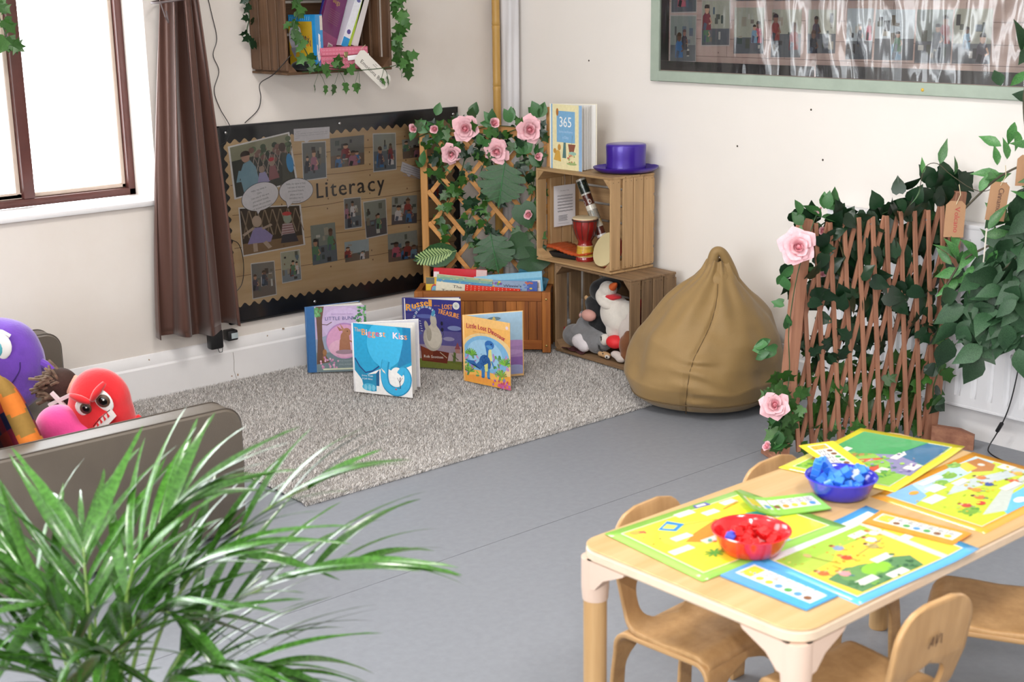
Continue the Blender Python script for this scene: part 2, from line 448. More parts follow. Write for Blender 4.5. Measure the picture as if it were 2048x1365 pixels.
g.box(RX-.12, RX-.06, -5.3, -1.9, .7, .74); g.box(RX-.12, RX-.06, -5.3, -1.9, 2.16, 2.2)
w3 = S('window_3', g, M_frame, smooth=False)
G().add([(RX-.09, -5.3, .7), (RX-.09, -1.9, .7), (RX-.09, -1.9, 2.2), (RX-.09, -5.3, 2.2)], [(0, 1, 2, 3)]).build('pane', M_glass, w3, smooth=False)

# ---------------------------------------------------------------- rug with a pile that is real geometry
M_rug = mat('rug_backing', '#8f8880', .95)
M_pile = print_mat('rug_pile', .95, spec=.1)
rug = G().box(-2.015, -.035, -1.355, -.022, .0005, .010, .003).build('rug', M_rug)
tag(rug, 'thick pale grey shaggy rug spread in the reading corner', 'rug')
NP_ = np.random.RandomState(3); nt_ = 260000
px = NP_.uniform(-2.022, -.03, nt_); py = NP_.uniform(-1.362, -.022, nt_)
ne = 9000; px = np.concatenate([px, NP_.uniform(-2.022, -.03, ne)]); py = np.concatenate([py, NP_.uniform(-1.366, -1.35, ne)]); nt_ += ne
a = NP_.uniform(0, 2*PI, nt_); h = NP_.uniform(.009, .017, nt_); wd = NP_.uniform(.0012, .0022, nt_)
lx = NP_.normal(0, .005, nt_); ly = NP_.normal(0, .005, nt_)-.0015
V = np.zeros((nt_, 3, 3), np.float32); zb = np.where(py < -1.353, .001, .008)
V[:, 0] = np.stack([px-np.cos(a)*wd, py-np.sin(a)*wd, zb], 1); V[:, 1] = np.stack([px+np.cos(a)*wd, py+np.sin(a)*wd, zb], 1)
V[:, 2] = np.stack([px+lx, py+ly, zb+h-.008+.004], 1)
me = bpy.data.meshes.new('pile'); me.vertices.add(nt_*3); me.vertices.foreach_set('co', V.ravel())
me.loops.add(nt_*3); me.loops.foreach_set('vertex_index', np.arange(nt_*3, dtype=np.int32))
me.polygons.add(nt_); me.polygons.foreach_set('loop_start', np.arange(0, nt_*3, 3, dtype=np.int32)); me.update()
me.materials.append(M_pile)
big = .5+.5*np.sin(px*5.1+1.3*np.sin(py*7))*np.cos(py*6.3+px*2.2)
t = np.clip(NP_.normal(.80, .16, nt_)-.06*big, .25, 1.0)
base = np.array(lin('#e6e1de'))*1.2; c4 = np.ones((nt_, 3, 4), np.float32); c4[:, :, :3] = (t[:, None]**1.6*base[None])[:, None, :]
me.color_attributes.new('Col', 'FLOAT_COLOR', 'CORNER').data.foreach_set('color', c4.ravel())
put('pile', me, rug)['kind'] = 'stuff'
# ---------------------------------------------------------------- plants: shared leaf meshes
def leaf_mat(name, c1, c2, rough=.38, rnd=.35, trans=.0):
    return mat(name, c2, rough=rough, var=.3, vscale=30, color2=c1, rnd=rnd, spec=.45)
M_ivy = leaf_mat('ivy_green', '#20441a', '#426f2b')
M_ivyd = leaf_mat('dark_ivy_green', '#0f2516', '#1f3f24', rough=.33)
M_rosel = leaf_mat('rose_leaf_green', '#28502a', '#44763f')
M_vine = mat('vine_green', '#2c4a26', .6)
M_mons = leaf_mat('monstera_green', '#123614', '#265523', rough=.4, rnd=.15)
def leaf_mesh(name, outline, m, L=1., fold=.25, droop=.25, ribs=None):
    """leaf along +Y from its stem at the origin; outline = half-width samples (t, w, tip shift)"""
    g = G(); vs = []
    for t, wv in outline:
        z = -droop*t*t*L
        vs.append((0, t*L, z)); vs.append((-wv*L, (t)*L, z+fold*wv*L)); vs.append((wv*L, (t)*L, z+fold*wv*L))
    n = len(outline); fs = []
    for i in range(n-1):
        a = 3*i; b = a+3
        fs += [(a, b, b+1, a+1), (a, a+2, b+2, b)]
    g.add(vs, fs)
    return g.mesh(name, m, sharp=80)
def lobed_mesh(name, pts, m, droop=.2, fold=.15, center=(0, .35)):
    """leaf from a half outline (x>=0) fanned from its midrib"""
    g = G(); vs = [(center[0], center[1], 0)]
    full = pts+[(-x, y) for x, y in reversed(pts[1:-1])]
    for x, y in full:
        r = math.hypot(x-center[0], y-center[1]); vs.append((x, y, fold*abs(x)-droop*r*r))
    n = len(full)
    g.add(vs, [(0, 1+i, 1+(i+1) % n) for i in range(n)])
    return g.mesh(name, m, sharp=80)
IVY_PTS = [(0, 0), (.16, -.08), (.30, -.04), (.50, .16), (.30, .30), (.34, .50), (.52, .62), (.26, .66), (.12, .82), (0, 1.05)]
ME_ivy = lobed_mesh('leaf', IVY_PTS, M_ivy)
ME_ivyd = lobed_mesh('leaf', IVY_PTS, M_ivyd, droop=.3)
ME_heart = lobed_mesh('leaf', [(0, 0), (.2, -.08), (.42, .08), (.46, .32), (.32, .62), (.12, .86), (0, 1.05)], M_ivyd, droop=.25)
OV = [(0, .01), (.12, .16), (.3, .29), (.5, .32), (.72, .22), (.88, .1), (1, .005)]
ME_rosel = leaf_mesh('leaf', OV, M_rosel, fold=.3, droop=.2)
ME_point = leaf_mesh('leaf', [(0, .01), (.15, .12), (.38, .2), (.6, .16), (.82, .07), (1, .004)], leaf_mat('pointed_leaf_green', '#2c5a30', '#568a4a'), fold=.3, droop=.3)
ME_broad = leaf_mesh('leaf', [(0, .01), (.12, .17), (.32, .3), (.52, .31), (.75, .18), (.9, .07), (1, .004)], leaf_mat('broad_leaf_green', '#1c3a24', '#38593a', rough=.5), fold=.25, droop=.35)

def aim(d, up=(0, 0, 1), roll=0.):
    """euler turning +Y to d and +Z towards up"""
    y = Vector(d).normalized(); z = Vector(up); z = (z-y*z.dot(y))
    if z.length < 1e-4: z = y.orthogonal()
    z.normalize(); x = y.cross(z)
    M = Matrix((x, y, z)).transposed()
    return (M @ Matrix.Rotation(roll, 3, 'Y')).to_euler()
def add_leaf(parent, me, p, d, n, size, R, jit=.5, name='leaf', wob=1.):
    d = Vector(d)+Vector((R.gauss(0, jit), R.gauss(0, jit), R.gauss(0, jit)))*.8
    s = size*R.uniform(.75, 1.2)
    return put(name, me, parent, p, aim(d, Vector(n)+Vector((R.gauss(0, .35), R.gauss(0, .35), R.gauss(0, .35)))*wob), (s*R.uniform(.85, 1.1), s, s))
def curve_pts(P, n=40):
    """Catmull-Rom through P"""
    P = [Vector(p) for p in P]; out = []
    Q = [P[0]*2-P[1]]+P+[P[-1]*2-P[-2]]; m = len(P)-1
    for i in range(n+1):
        t = i/n*m; k = min(int(t), m-1); u = t-k
        a, b, c, d = Q[k], Q[k+1], Q[k+2], Q[k+3]
        out.append(.5*((2*b)+(c-a)*u+(2*a-5*b+4*c-d)*u*u+(3*b-a-3*c+d)*u**3))
    return out
def garland(name, label, group, base, pts, me, n, size, front, R, r=.0022, vine_m=M_vine, spread=.025, cat='garland', down=.3):
    """an artificial trailing plant: one vine and its leaves"""
    t = thing(name, base, label, cat, group); B = Vector(base)
    P = curve_pts(pts, max(24, len(pts)*5)); F = Vector(front).normalized()
    G().tube([p-B for p in P], r, 5).build('vine', vine_m, t)
    mes = me if isinstance(me, list) else [me]
    for i in range(n):
        k = (i+R.random())/n*(len(P)-1); a = P[int(k)]
        off = Vector((R.gauss(0, 1), R.gauss(0, 1), R.gauss(0, 1)))*spread*.6
        tang = (P[min(int(k)+1, len(P)-1)]-P[max(int(k)-1, 0)]).normalized()
        side = tang.cross(F).normalized()*R.choice((-1, 1))
        d = side*R.uniform(.4, 1)+tang*.3+Vector((0, 0, -down))
        add_leaf(t, R.choice(mes), a-B+off+F*.006, d, F, size, R, .3)
    return t
# rose: petals spiral out from a tight bud
M_petal = mat('pink_petal', '#eeb4bd', .6, var=.12, vscale=40, rnd=.08, color2='#f2c6cd', sheen=.2)
M_petalc = mat('deep_pink_petal', '#e59aa6', .6, rnd=.1)
def _petal(wd, ht, r0, r1, tip, m, peak=.0):
    """cupped petal round the flower axis: radius r0 at the base, r1 at the lip, lip rolled out by tip, pointed by peak"""
    def f(u, v):
        a = (u-.5)*2; ang = a*wd*(.55+.45*min(1, v*2.2))*(1-.30*v*v)
        r = r0+(r1-r0)*v**.8+tip*max(0, v-.7)**2*6+peak*v**4*(1-abs(a))**1.5
        z = ht*(v-.16*a*a*v)-tip*max(0, v-.75)*1.9+.012*math.sin(a*7+wd*9)*v
        return Vector((r*math.sin(ang), -r*math.cos(ang), z))
    return G().grid(f, 8, 6).mesh('petal', m)
ME_pet = [_petal(2.4, .31, .03, .050, .0, M_petalc), _petal(1.7, .31, .05, .10, .03, M_petalc, .02), _petal(1.25, .29, .07, .19, .05, M_petal, .04), _petal(1.0, .23, .09, .29, .07, M_petal, .06), _petal(.85, .14, .10, .38, .09, M_petal, .10)]
ME_bud = G().lathe([(.09, .0), (.085, .12), (.06, .22), (.03, .27), (0, .285)], 12).mesh('bud', M_petalc)
def rose(parent, p, d, size, R, full=True):
    o = bpy.data.objects.new('rose', G().lathe([(0, -.10), (.08, -.05), (.10, .02), (.03, .05), (0, .05)], 8).mesh('calyx', M_rosel)); COL.objects.link(o)
    o.parent = parent; o.location = p; o.scale = (size,)*3
    o.rotation_euler = Vector(d).to_track_quat('Z', 'Y').to_euler()
    put('bud', ME_bud, o)
    rings = [(0, 2), (1, 3), (2, 4), (3, 5), (4, 6)] if full else [(0, 2), (1, 3), (2, 4)]
    for k, n in rings:
        for i in range(n):
            put('petal', ME_pet[k], o, (0, 0, .03*(2-k)*.5+R.uniform(-.015, .015)), (R.gauss(0, .10), R.gauss(0, .10), 2*PI*i/n+k*1.1+R.gauss(0, .18)), R.uniform(.92, 1.08))
    return o

# ---------------------------------------------------------------- curtain
M_satin = mat('brown_satin', '#58392f', .33, metal=.3, sheen=.25, bump=.25, bscale=120, stretch=(1, 1, .05), spec=.6)
def f_curt(u, v):
    z = .245+v*2.0
    k = 1-.62*min(1, (v/.62))**1.3 if v < .62 else .38+.5*(v-.62)
    xc = -1.650+.012*min(1, v/.6); wd = .335*k
    ph = u*2*PI*2.7
    amp = .042*(.55+.45*(1-v))
    y = -.085+amp*math.sin(ph+.6*math.sin(v*3))+.012*math.sin(ph*2.3+v*4)
    x = xc+(u-.5)*wd+.010*math.cos(ph*2+1)
    return Vector((x, y, z+(.012*math.sin(u*9) if v == 0 else 0)))
ct = thing('curtain', (-1.655, -.085, .245), 'brown satin curtain gathered in pleats beside the window', 'curtain')
g = G().grid(lambda u, v: f_curt(u, v)-Vector((-1.655, -.085, .245)), 110, 50)
solidify(g.build('fabric', M_satin, ct, sharp=180), .003)
G().grid(lambda u, v: f_curt(u, v*.012)-Vector((-1.655, -.085, .245))+Vector((0, -.002, -.001)), 110, 1).build('hem', M_satin, ct, sharp=180)
tb = [Vector((-1.655+.09*math.cos(a), -.088+.062*math.sin(a), 1.475+.012*math.cos(a)))-Vector((-1.655, -.085, .245)) for a in [2*PI*i/24 for i in range(25)]]
g = G().tube(tb, .004, 6); g.tube([Vector((-.085, -.05, 1.22)), Vector((-.083, -.075, 1.17)), Vector((-.072, -.075, 1.15)), Vector((-.07, -.06, 1.19))], .003, 5)
g.build('tieback', mat('grey_cord', '#5d5050', .5), ct)
rail = G().tube([(-3.5, -.085, 2.26), (-1.55, -.085, 2.26)], .012, 10).build('curtain_rail', M_metal, ct); rail.location = (1.655, .085, -.245)

# ---------------------------------------------------------------- black battery box and switch below the curtain
pl = thing('battery_box', (-1.575, -.06, .165), 'black battery box hanging on the wall just below the curtain', 'battery box')
G().box(-.028, .028, -.018, .02, 0, .075, .008).build('casing', M_black, pl)
G().tube([(.0, -.018, .003), (.004, -.02, -.012), (.016, -.02, -.012), (.02, -.018, .003)], .0015, 5).build('wire_loop', M_black, pl)
p2 = thing('switch_box', (-1.49, -.03, .18), 'small dark switch box with a pale window beside the battery box', 'switch')
G().box(-.022, .022, -.02, .022, 0, .04, .004).build('casing', M_black, p2)
G().box(-.008, .02, -.022, -.020, .008, .030).build('label_window', mat('pale_window', '#b8c4c8', .3), p2)
def wire(name, label, pts, r, base=None, group=None):
    o = G().tube(curve_pts(pts, len(pts)*6), r, 5).build(name, M_black)
    return tag(o, label, 'wire', group)
wire('hanging_wire', 'thin black fairy light wire wavering down the wall over the display board',
     [(-1.49, -.008, 1.52), (-1.47, -.008, 1.42), (-1.455, -.008, 1.33), (-1.475, -.008, 1.27), (-1.455, -.008, 1.21), (-1.48, -.008, 1.14), (-1.46, -.008, 1.07), (-1.435, -.030, 1.0), (-1.455, -.032, .95), (-1.50, -.032, .91), (-1.49, -.032, .75), (-1.485, -.032, .60), (-1.43, -.032, .55), (-1.415, -.032, .47), (-1.43, -.032, .39), (-1.485, -.03, .35)], .0016)
wire('crate_wire', 'thin black wire bending from the wall crate corner to the board',
     [(-1.30, -.27, 1.27), (-1.335, -.20, 1.20), (-1.33, -.09, 1.16), (-1.285, -.015, 1.10), (-1.30, -.012, 1.055), (-1.36, -.012, 1.01)], .0019)

# ---------------------------------------------------------------- literacy display board
BX, BZ = -.98, .24
lb = thing('literacy_board', (BX, 0, BZ), 'literacy display board with black scalloped border and photos on wood print', 'display board')
def L2(x, z, d=0.): return (x-BX, -d, z-BZ)
G().box(-1.475-BX, -.318-BX, -.012, -.001, -.003, 1.002-BZ).build('backing', mat('black_paper', '#1b1b1f', .45), lb, smooth=False)
g = G(); e = .006
for a in ((-1.478-BX, -.315-BX, -.016, -.001, -.006, 0), (-1.478-BX, -.315-BX, -.016, -.001, .76, .765), (-1.478-BX, -1.473-BX, -.016, -.001, -.006, .765), (-.320-BX, -.315-BX, -.016, -.001, -.006, .765)): g.box(*a)
g.build('edge_trim', mat('board_edge', '#2a2a2c', .4), lb, smooth=False)
M_plankp = mat('wood_print_paper', '#cdb088', .5, var=.25, vscale=16, stretch=(.12, 1, 1.3), color2='#b8966c')
def scal(x0, x1, z0, z1, n, m, a=.008):
    pts = []
    k = 12
    for i in range(n*6): t = i/(n*6); pts.append((x0+(x1-x0)*t, z0+a*math.cos(t*n*2*PI)))
    for i in range(m*6): t = i/(m*6); pts.append((x1+a*math.cos(t*m*2*PI), z0+(z1-z0)*t))
    for i in range(n*6): t = i/(n*6); pts.append((x1-(x1-x0)*t, z1+a*math.cos(t*n*2*PI)))
    for i in range(m*6): t = i/(m*6); pts.append((x0+a*math.cos(t*m*2*PI), z1-(z1-z0)*t))
    return pts
P_ = scal(-1.452, -.345, .305, .945, 26, 15)
g = G(); g.add([L2(x, z, .0135) for x, z in P_], [tuple(range(len(P_)))])
back = g.build('wood_print', M_plankp, lb, smooth=False)
def wallprint(d, M=None): return Print(lambda u, v: L2(u, v, d), (0, -1, 0), .00008)
p = wallprint(.0138)
R = random.Random(5)
for z in (.42, .535, .66, .775, .87): p.line([(-1.44+i*.11, z+R.uniform(-.003, .003)) for i in range(11)], .0022, '#6e5236')
for x in (-1.0, -.79, -1.22, -.6):
    for z in (.40, .44, .515, .56, .64, .68, .755, .80, .85, .90): p.oval(x+R.uniform(-.004, .004), z, .003, .004, '#6a4a30', 6)
p.build('plank_lines', PR, lb)
quads = dict(a=((-1.419, .729), (-1.147, .767), (-1.172, .955), (-1.433, .922)), b=((-1.402, .501), (-1.126, .51), (-1.137, .667), (-1.407, .684)))
n_photo = [((-1.11, .766), (-1.003, .768), (-1.0, .909), (-1.108, .912)), ((-.979, .80), (-.814, .802), (-.81, .922), (-.976, .921)),
  ((-.767, .769), (-.654, .769), (-.652, .915), (-.763, .920)), ((-.616, .806), (-.50, .808), (-.50, .89), (-.618, .887)),
  ((-.922, .547), (-.84, .547), (-.84, .667), (-.921, .669)), ((-.817, .496), (-.712, .501), (-.714, .646), (-.825, .644)),
  ((-.687, .535), (-.553, .527), (-.548, .647), (-.68, .654)), ((-1.087, .417), (-.967, .42), (-.971, .58), (-1.09, .58)),
  ((-.929, .407), (-.808, .408), (-.807, .491), (-.929, .492)), ((-.71, .377), (-.549, .374), (-.554, .497), (-.709, .497)),
  ((-1.371, .324), (-1.266, .326), (-1.268, .458), (-1.37, .461)), ((-1.233, .367), (-1.146, .369), (-1.148, .488), (-1.234, .488)),
  ((-.50, .62), (-.40, .62), (-.40, .74), (-.50, .74))]
for i, q in enumerate(n_photo):
    p = wallprint(.0142+.0002*(i % 2)); photo(p.sub(q), 40+i, border='#c9c6c4' if i in (0, 2, 4, 5, 10, 11) else None, people=R.choice((2, 3, 4)))
    p.build('photo', PR, lb)
# two large photos: a girl in blue and dolls before a lattice fence; two dolls
p = wallprint(.0142); s_ = p.sub(quads['a'])
s_.rect(-.03, -.03, 1.03, 1.03, '#d8d4d2'); s_.rect(0, 0, 1, 1, '#3a3a34'); s_.rect(0, .72, 1, 1, '#8c8a72')
for i in range(26): s_.oval(R.uniform(.3, 1), R.uniform(.55, .92), .05, .06, R.choice(['#2e3a2c', '#5c6a4c', '#7a5a50', '#42503a']), 8)
for i in range(9):
    s_.line([(.18+i*.09, .3), (.30+i*.09, .75)], .012, '#a8988c'); s_.line([(.30+i*.09, .3), (.18+i*.09, .75)], .012, '#8c7a70')
s_.poly([(.14, 0), (.42, 0), (.38, .5), (.30, .66), (.18, .62), (.10, .42)], '#7a9aa8'); s_.line([(.12, .5), (.06, .3), (.2, .3)], .06, '#7a9aa8')
s_.oval(.23, .74, .07, .1, '#b08a78'); s_.oval(.23, .79, .08, .08, '#3a2c26', a0=-.3, a1=PI+.3)
s_.poly([(.36, .12), (.58, .14), (.52, .36), (.42, .36)], '#9a94b8'); s_.oval(.47, .42, .05, .07, '#a08878')
s_.poly([(.56, .16), (.74, .16), (.70, .44), (.60, .44)], '#8a5a5c'); s_.oval(.65, .50, .05, .07, '#9a8474'); s_.oval(.65, .57, .05, .04, '#b03a3c')
s_.poly([(.78, .06), (.98, .1), (.92, .62), (.84, .66)], '#4a4a40'); s_.oval(.95, .4, .06, .2, '#3a8ac0'); s_.oval(.86, .76, .06, .09, '#4a3a32')
p.build('photo', PR, lb)
p = wallprint(.0144); s_ = p.sub(quads['b'])
s_.rect(-.02, -.03, 1.03, 1.03, '#d4d0ce'); s_.rect(0, 0, 1, 1, '#33271f'); s_.rect(0, 0, 1, .24, '#7c6046')
for i in range(8): s_.line([(.02+i*.13, .95), (.12+i*.13, .35)], .02, '#8a7866'); s_.line([(.14+i*.13, .95), (.02+i*.13, .35)], .018, '#766452')
s_.poly([(.08, .22), (.46, .2), (.50, .34), (.34, .56), (.2, .56)], '#8a7fae'); s_.oval(.26, .70, .08, .13, '#b09a88'); s_.line([(.2, .56), (.02, .42)], .05, '#a89484'); s_.line([(.34, .52), (.5, .6)], .05, '#a89484')
s_.line([(.2, .22), (.2, .03)], .07, '#b09a88'); s_.line([(.36, .22), (.44, .06)], .07, '#b09a88')
s_.poly([(.64, .3), (.88, .3), (.84, .58), (.68, .58)], '#b09a9a'); s_.poly([(.62, .12), (.92, .1), (.88, .32), (.66, .32)], '#2c2c3a'); s_.oval(.77, .70, .07, .12, '#8e9888'); s_.oval(.77, .82, .08, .05, '#b8383c')
for i in range(4): s_.rect(.66, .34+i*.06, .86, .36+i*.06, '#7c4a50')
p.build('photo', PR, lb)
# cards and speech bubbles
p = wallprint(.0150); p.poly([(-1.146, .923), (-1.10, .921), (-1.09, .912), (-1.075, .921), (-.979, .921), (-.976, .968), (-1.145, .971)], '#d6d2d6')
p.text('Literacy', -1.135, .957, .006, '#8a8890')
for i, t in enumerate(("In our setting we share stories, songs and", "rhymes every day, we look at books and make", "marks")): p.text(t, -1.138, .949-i*.008, .006, '#8a8690', fit=.15 if i < 2 else .02)
p.build('caption_card', PR, lb)
p = wallprint(.0150); p.poly([(-.632, .758), (-.60, .742), (-.59, .728), (-.575, .736), (-.50, .70), (-.49, .74), (-.621, .796)], '#d2cfd4')
for i in range(5): p.line([(-.618+i*.0, .783-i*.011), (-.50, .737-i*.008)], .002, '#9a98a4')
p.build('caption_card', PR, lb)
def bubble(cx, cz, a, b, rot, tail, lines, ts, sz):
    p = wallprint(.0152)
    p.poly(tail, '#3c3c44'); p.oval(cx, cz, a+.002, b+.002, '#3c3c44', 40, rot)
    p.poly([(x+(cx-x)*.03, z+(cz-z)*.03) for x, z in tail], '#dad6da'); p.oval(cx, cz, a, b, '#dad6da', 40, rot)
    for i, t in enumerate(lines):
        o = ts-i*sz*1.35; p.text(t, cx-o*math.sin(rot), cz+o*math.cos(rot), sz, '#5c5a62', 'c', ang=rot, sq=.9)
    p.build('speech_bubble', PR, lb)
bubble(-1.313, .722, .083, .053, .18, [(-1.34, .682), (-1.297, .688), (-1.328, .652)], ['Hello, my name is', 'Chris.', 'I am one of the new', 'pre-school friends,', 'please can you show', 'my around your room?'], .026, .0105)
bubble(-1.148, .727, .078, .049, -.03, [(-1.20, .694), (-1.165, .684), (-1.193, .662)], ['Hello, my name is Fran.', 'I am one of the new', 'pre-school friends,', 'please can you', 'introduce me to', 'everyone!'], .026, .0105)
# title letters, each its own cut-out
x = -1.052
for ch, wv in zip('Literacy', (.043, .024, .04, .052, .04, .052, .048, .05)):
    p = wallprint(.0146); p.text(ch, x, .687, .088 if ch == 'L' else .094, '#232022', bold=.012, fit=wv*(.72 if ch not in 'i' else .42), sp=.0)
    p.build('letter', PR, lb); x += wv
# drawing pins, clear cover with its reflections
_sc = G().ball((0, 0, 0), (.006, .003, .006), 8, 6).mesh('screw_cap', M_metal)
for x, z in ((-1.45, .98), (-.93, .978), (-.345, .975), (-1.09, .268), (-.37, .262)): put('screw_cap', _sc, lb, (x-BX, -.021, z-BZ))
G().add([L2(-1.47, .245, .0185), L2(-.323, .245, .0185), L2(-.323, .998, .0185), L2(-1.47, .998, .0185)], [(0, 1, 2, 3)]).build('clear_cover', M_lamin, lb, smooth=False)

# ---------------------------------------------------------------- right wall photo board
RBY, RBZ = -.868, 1.133
rb = thing('photo_board', (0, RBY, RBZ), 'large photo board on the right wall with sage green frame and black border', 'display board')
YE = -3.2
def RP(y, z, d=0.): return (-d, y-RBY, z-RBZ)
def rbox(y0, y1, z0, z1, d0, d1): return (-d1, -d0, y1-RBY, y0-RBY, z0-RBZ, z1-RBZ)
ZT = 1.93
M_sage = mat('sage_green_paint', '#a3b0a2', .6, var=.08, vscale=14)
G().box(*rbox(-.868, YE, 1.133, 1.175, .0005, .022), .003).build('frame_bar', M_sage, rb)
G().box(*rbox(-.868, YE, ZT-.04, ZT, .0005, .022), .003).build('frame_bar', M_sage, rb)
G().box(*rbox(-.868, -.915, 1.133, ZT, .0005, .0225), .003).build('frame_bar', M_sage, rb)
G().box(*rbox(YE+.045, YE, 1.133, ZT, .0005, .0225), .003).build('frame_bar', M_sage, rb)
G().box(*rbox(-.915, YE+.045, 1.175, ZT-.04, .0005, .010)).build('backing', mat('pink_wood_print', '#ccb1a6', .5, var=.22, vscale=14, stretch=(1, .1, 1.2), color2='#b0958b'), rb, smooth=False)
def rprint(d): return Print(lambda u, v: RP(-u, v, d), (-1, 0, 0), .0001)
p = rprint(.0104)
for i, z in enumerate((1.235, 1.30, 1.37, 1.44, 1.52, 1.6)):
    p.line([(.93, z), (3.15, z+.003)], .0018, '#6f5850')
    for k in range(9): a = .98+k*.27+(i % 3)*.09; p.line([(a, z), (a, z+.065)], .0015, '#6f5850')
for a in range(1, 9):
    for z in (1.25, 1.285): p.oval(.95+a*.26, z, .002, .003, '#5a443c', 6)
p.build('plank_lines', PR, rb)
g = G()
for q in ((-.917, -1.655, 1.177, 1.213), (-1.662, YE+.05, 1.177, 1.219)): g.box(*rbox(q[0], q[1], q[2], q[3], .0105, .0125))
g.box(*rbox(-.917, -.957, 1.2135, ZT-.045, .0105, .0125))
g.build('border_strip', mat('black_border', '#1e1a1c', .35, spec=.6), rb, smooth=False)
PH = [(.966, 1.095, 1.212, 1.384), (1.127, 1.261, 1.277, 1.44), (1.284, 1.425, 1.249, 1.416), (1.459, 1.592, 1.240, 1.410), (1.621, 1.741, 1.258, 1.41), (1.785, 1.892, 1.242, 1.414),
      (1.901, 2.054, 1.243, 1.411), (2.061, 2.195, 1.238, 1.411), (2.2, 2.336, 1.24, 1.414), (.969, 1.095, 1.398, 1.56), (1.13, 1.26, 1.46, 1.6), (1.29, 1.425, 1.44, 1.6), (1.47, 1.6, 1.44, 1.6), (1.63, 1.76, 1.44, 1.6), (1.79, 1.92, 1.44, 1.6), (1.95, 2.08, 1.44, 1.6), (2.11, 2.24, 1.44, 1.6)]
for i, (a, b, z0, z1) in enumerate(PH):
    p = rprint(.0115); photo(p.sub(((a, z0), (b, z0+.003), (b, z1), (a, z1))), 200+i*3, bg=(random.Random(i).choice(['#a8a898', '#8a928c', '#b8c0c4']), '#5e6268'), border='#b9b0ac' if i in (0, 1, 9) else None, people=2)
    p.build('photo', PR, rb)
g = G()
def lam(u, v):
    y = -.92-u*(YE*-1-.06-.92); z = 1.178+v*(ZT-.04-1.18)
    amp = .004*math.sin(min(1, max(0, (u*1.0-.08)*3))*PI/2)
    d = .0175+amp*(math.sin(u*88+3*math.sin(v*3))*.6+mnoise.noise((u*30, v*5, 0))*1.2)
    return Vector(RP(y, z, d))
g.grid(lam, 260, 34); g.build('clear_cover', M_lamin2, rb, sharp=180)
G().ball(RP(-2.105, 1.152, .023), (.003, .006, .006), 8, 6).build('sticker', mat('yellow_sticker', '#d8b040', .5), rb)
# ---------------------------------------------------------------- bamboo pole and wrapped corner pipe
bp_ = thing('bamboo_pole', (-.117, -.045, .022), 'tall bamboo pole standing upright in the corner behind the trellis', 'pole')
nodes = [.03, .28, .54, .80, 1.06, 1.32, 1.58, 1.84, 2.10, 2.36]
prof = []
for i in range(len(nodes)-1):
    a, b = nodes[i], nodes[i+1]
    prof += [(.0185, a+.004), (.0172, a+.02), (.0172, b-.02), (.0185, b-.004), (.0160, b)]
prof = [(0, 0), (.0175, 0)]+prof+[(.016, 2.40), (0, 2.40)]
G().lathe(prof, 16).build('cane', mat('bamboo', '#c29a52', .4, var=.2, vscale=6, color2='#b0843e', stretch=(1, 1, .3)), bp_, sharp=60)
pw = thing('wrapped_pipe', (-.046, -.052, .022), 'white fabric wrapped pipe running up the room corner', 'pipe')
def f_pipe(u, v):
    a = u*2*PI; z = v*2.66
    r = .037+.004*math.sin(a*5+1.5*math.sin(z*2.3))+.005*mnoise.noise((math.cos(a)*2, math.sin(a)*2, z*3))
    return Vector((r*math.cos(a), r*math.sin(a), z))
G().grid(f_pipe, 48, 70, wrap=True).build('wrapping', mat('white_cloth', '#dcdadd', .8, var=.05, vscale=5), pw, sharp=180)

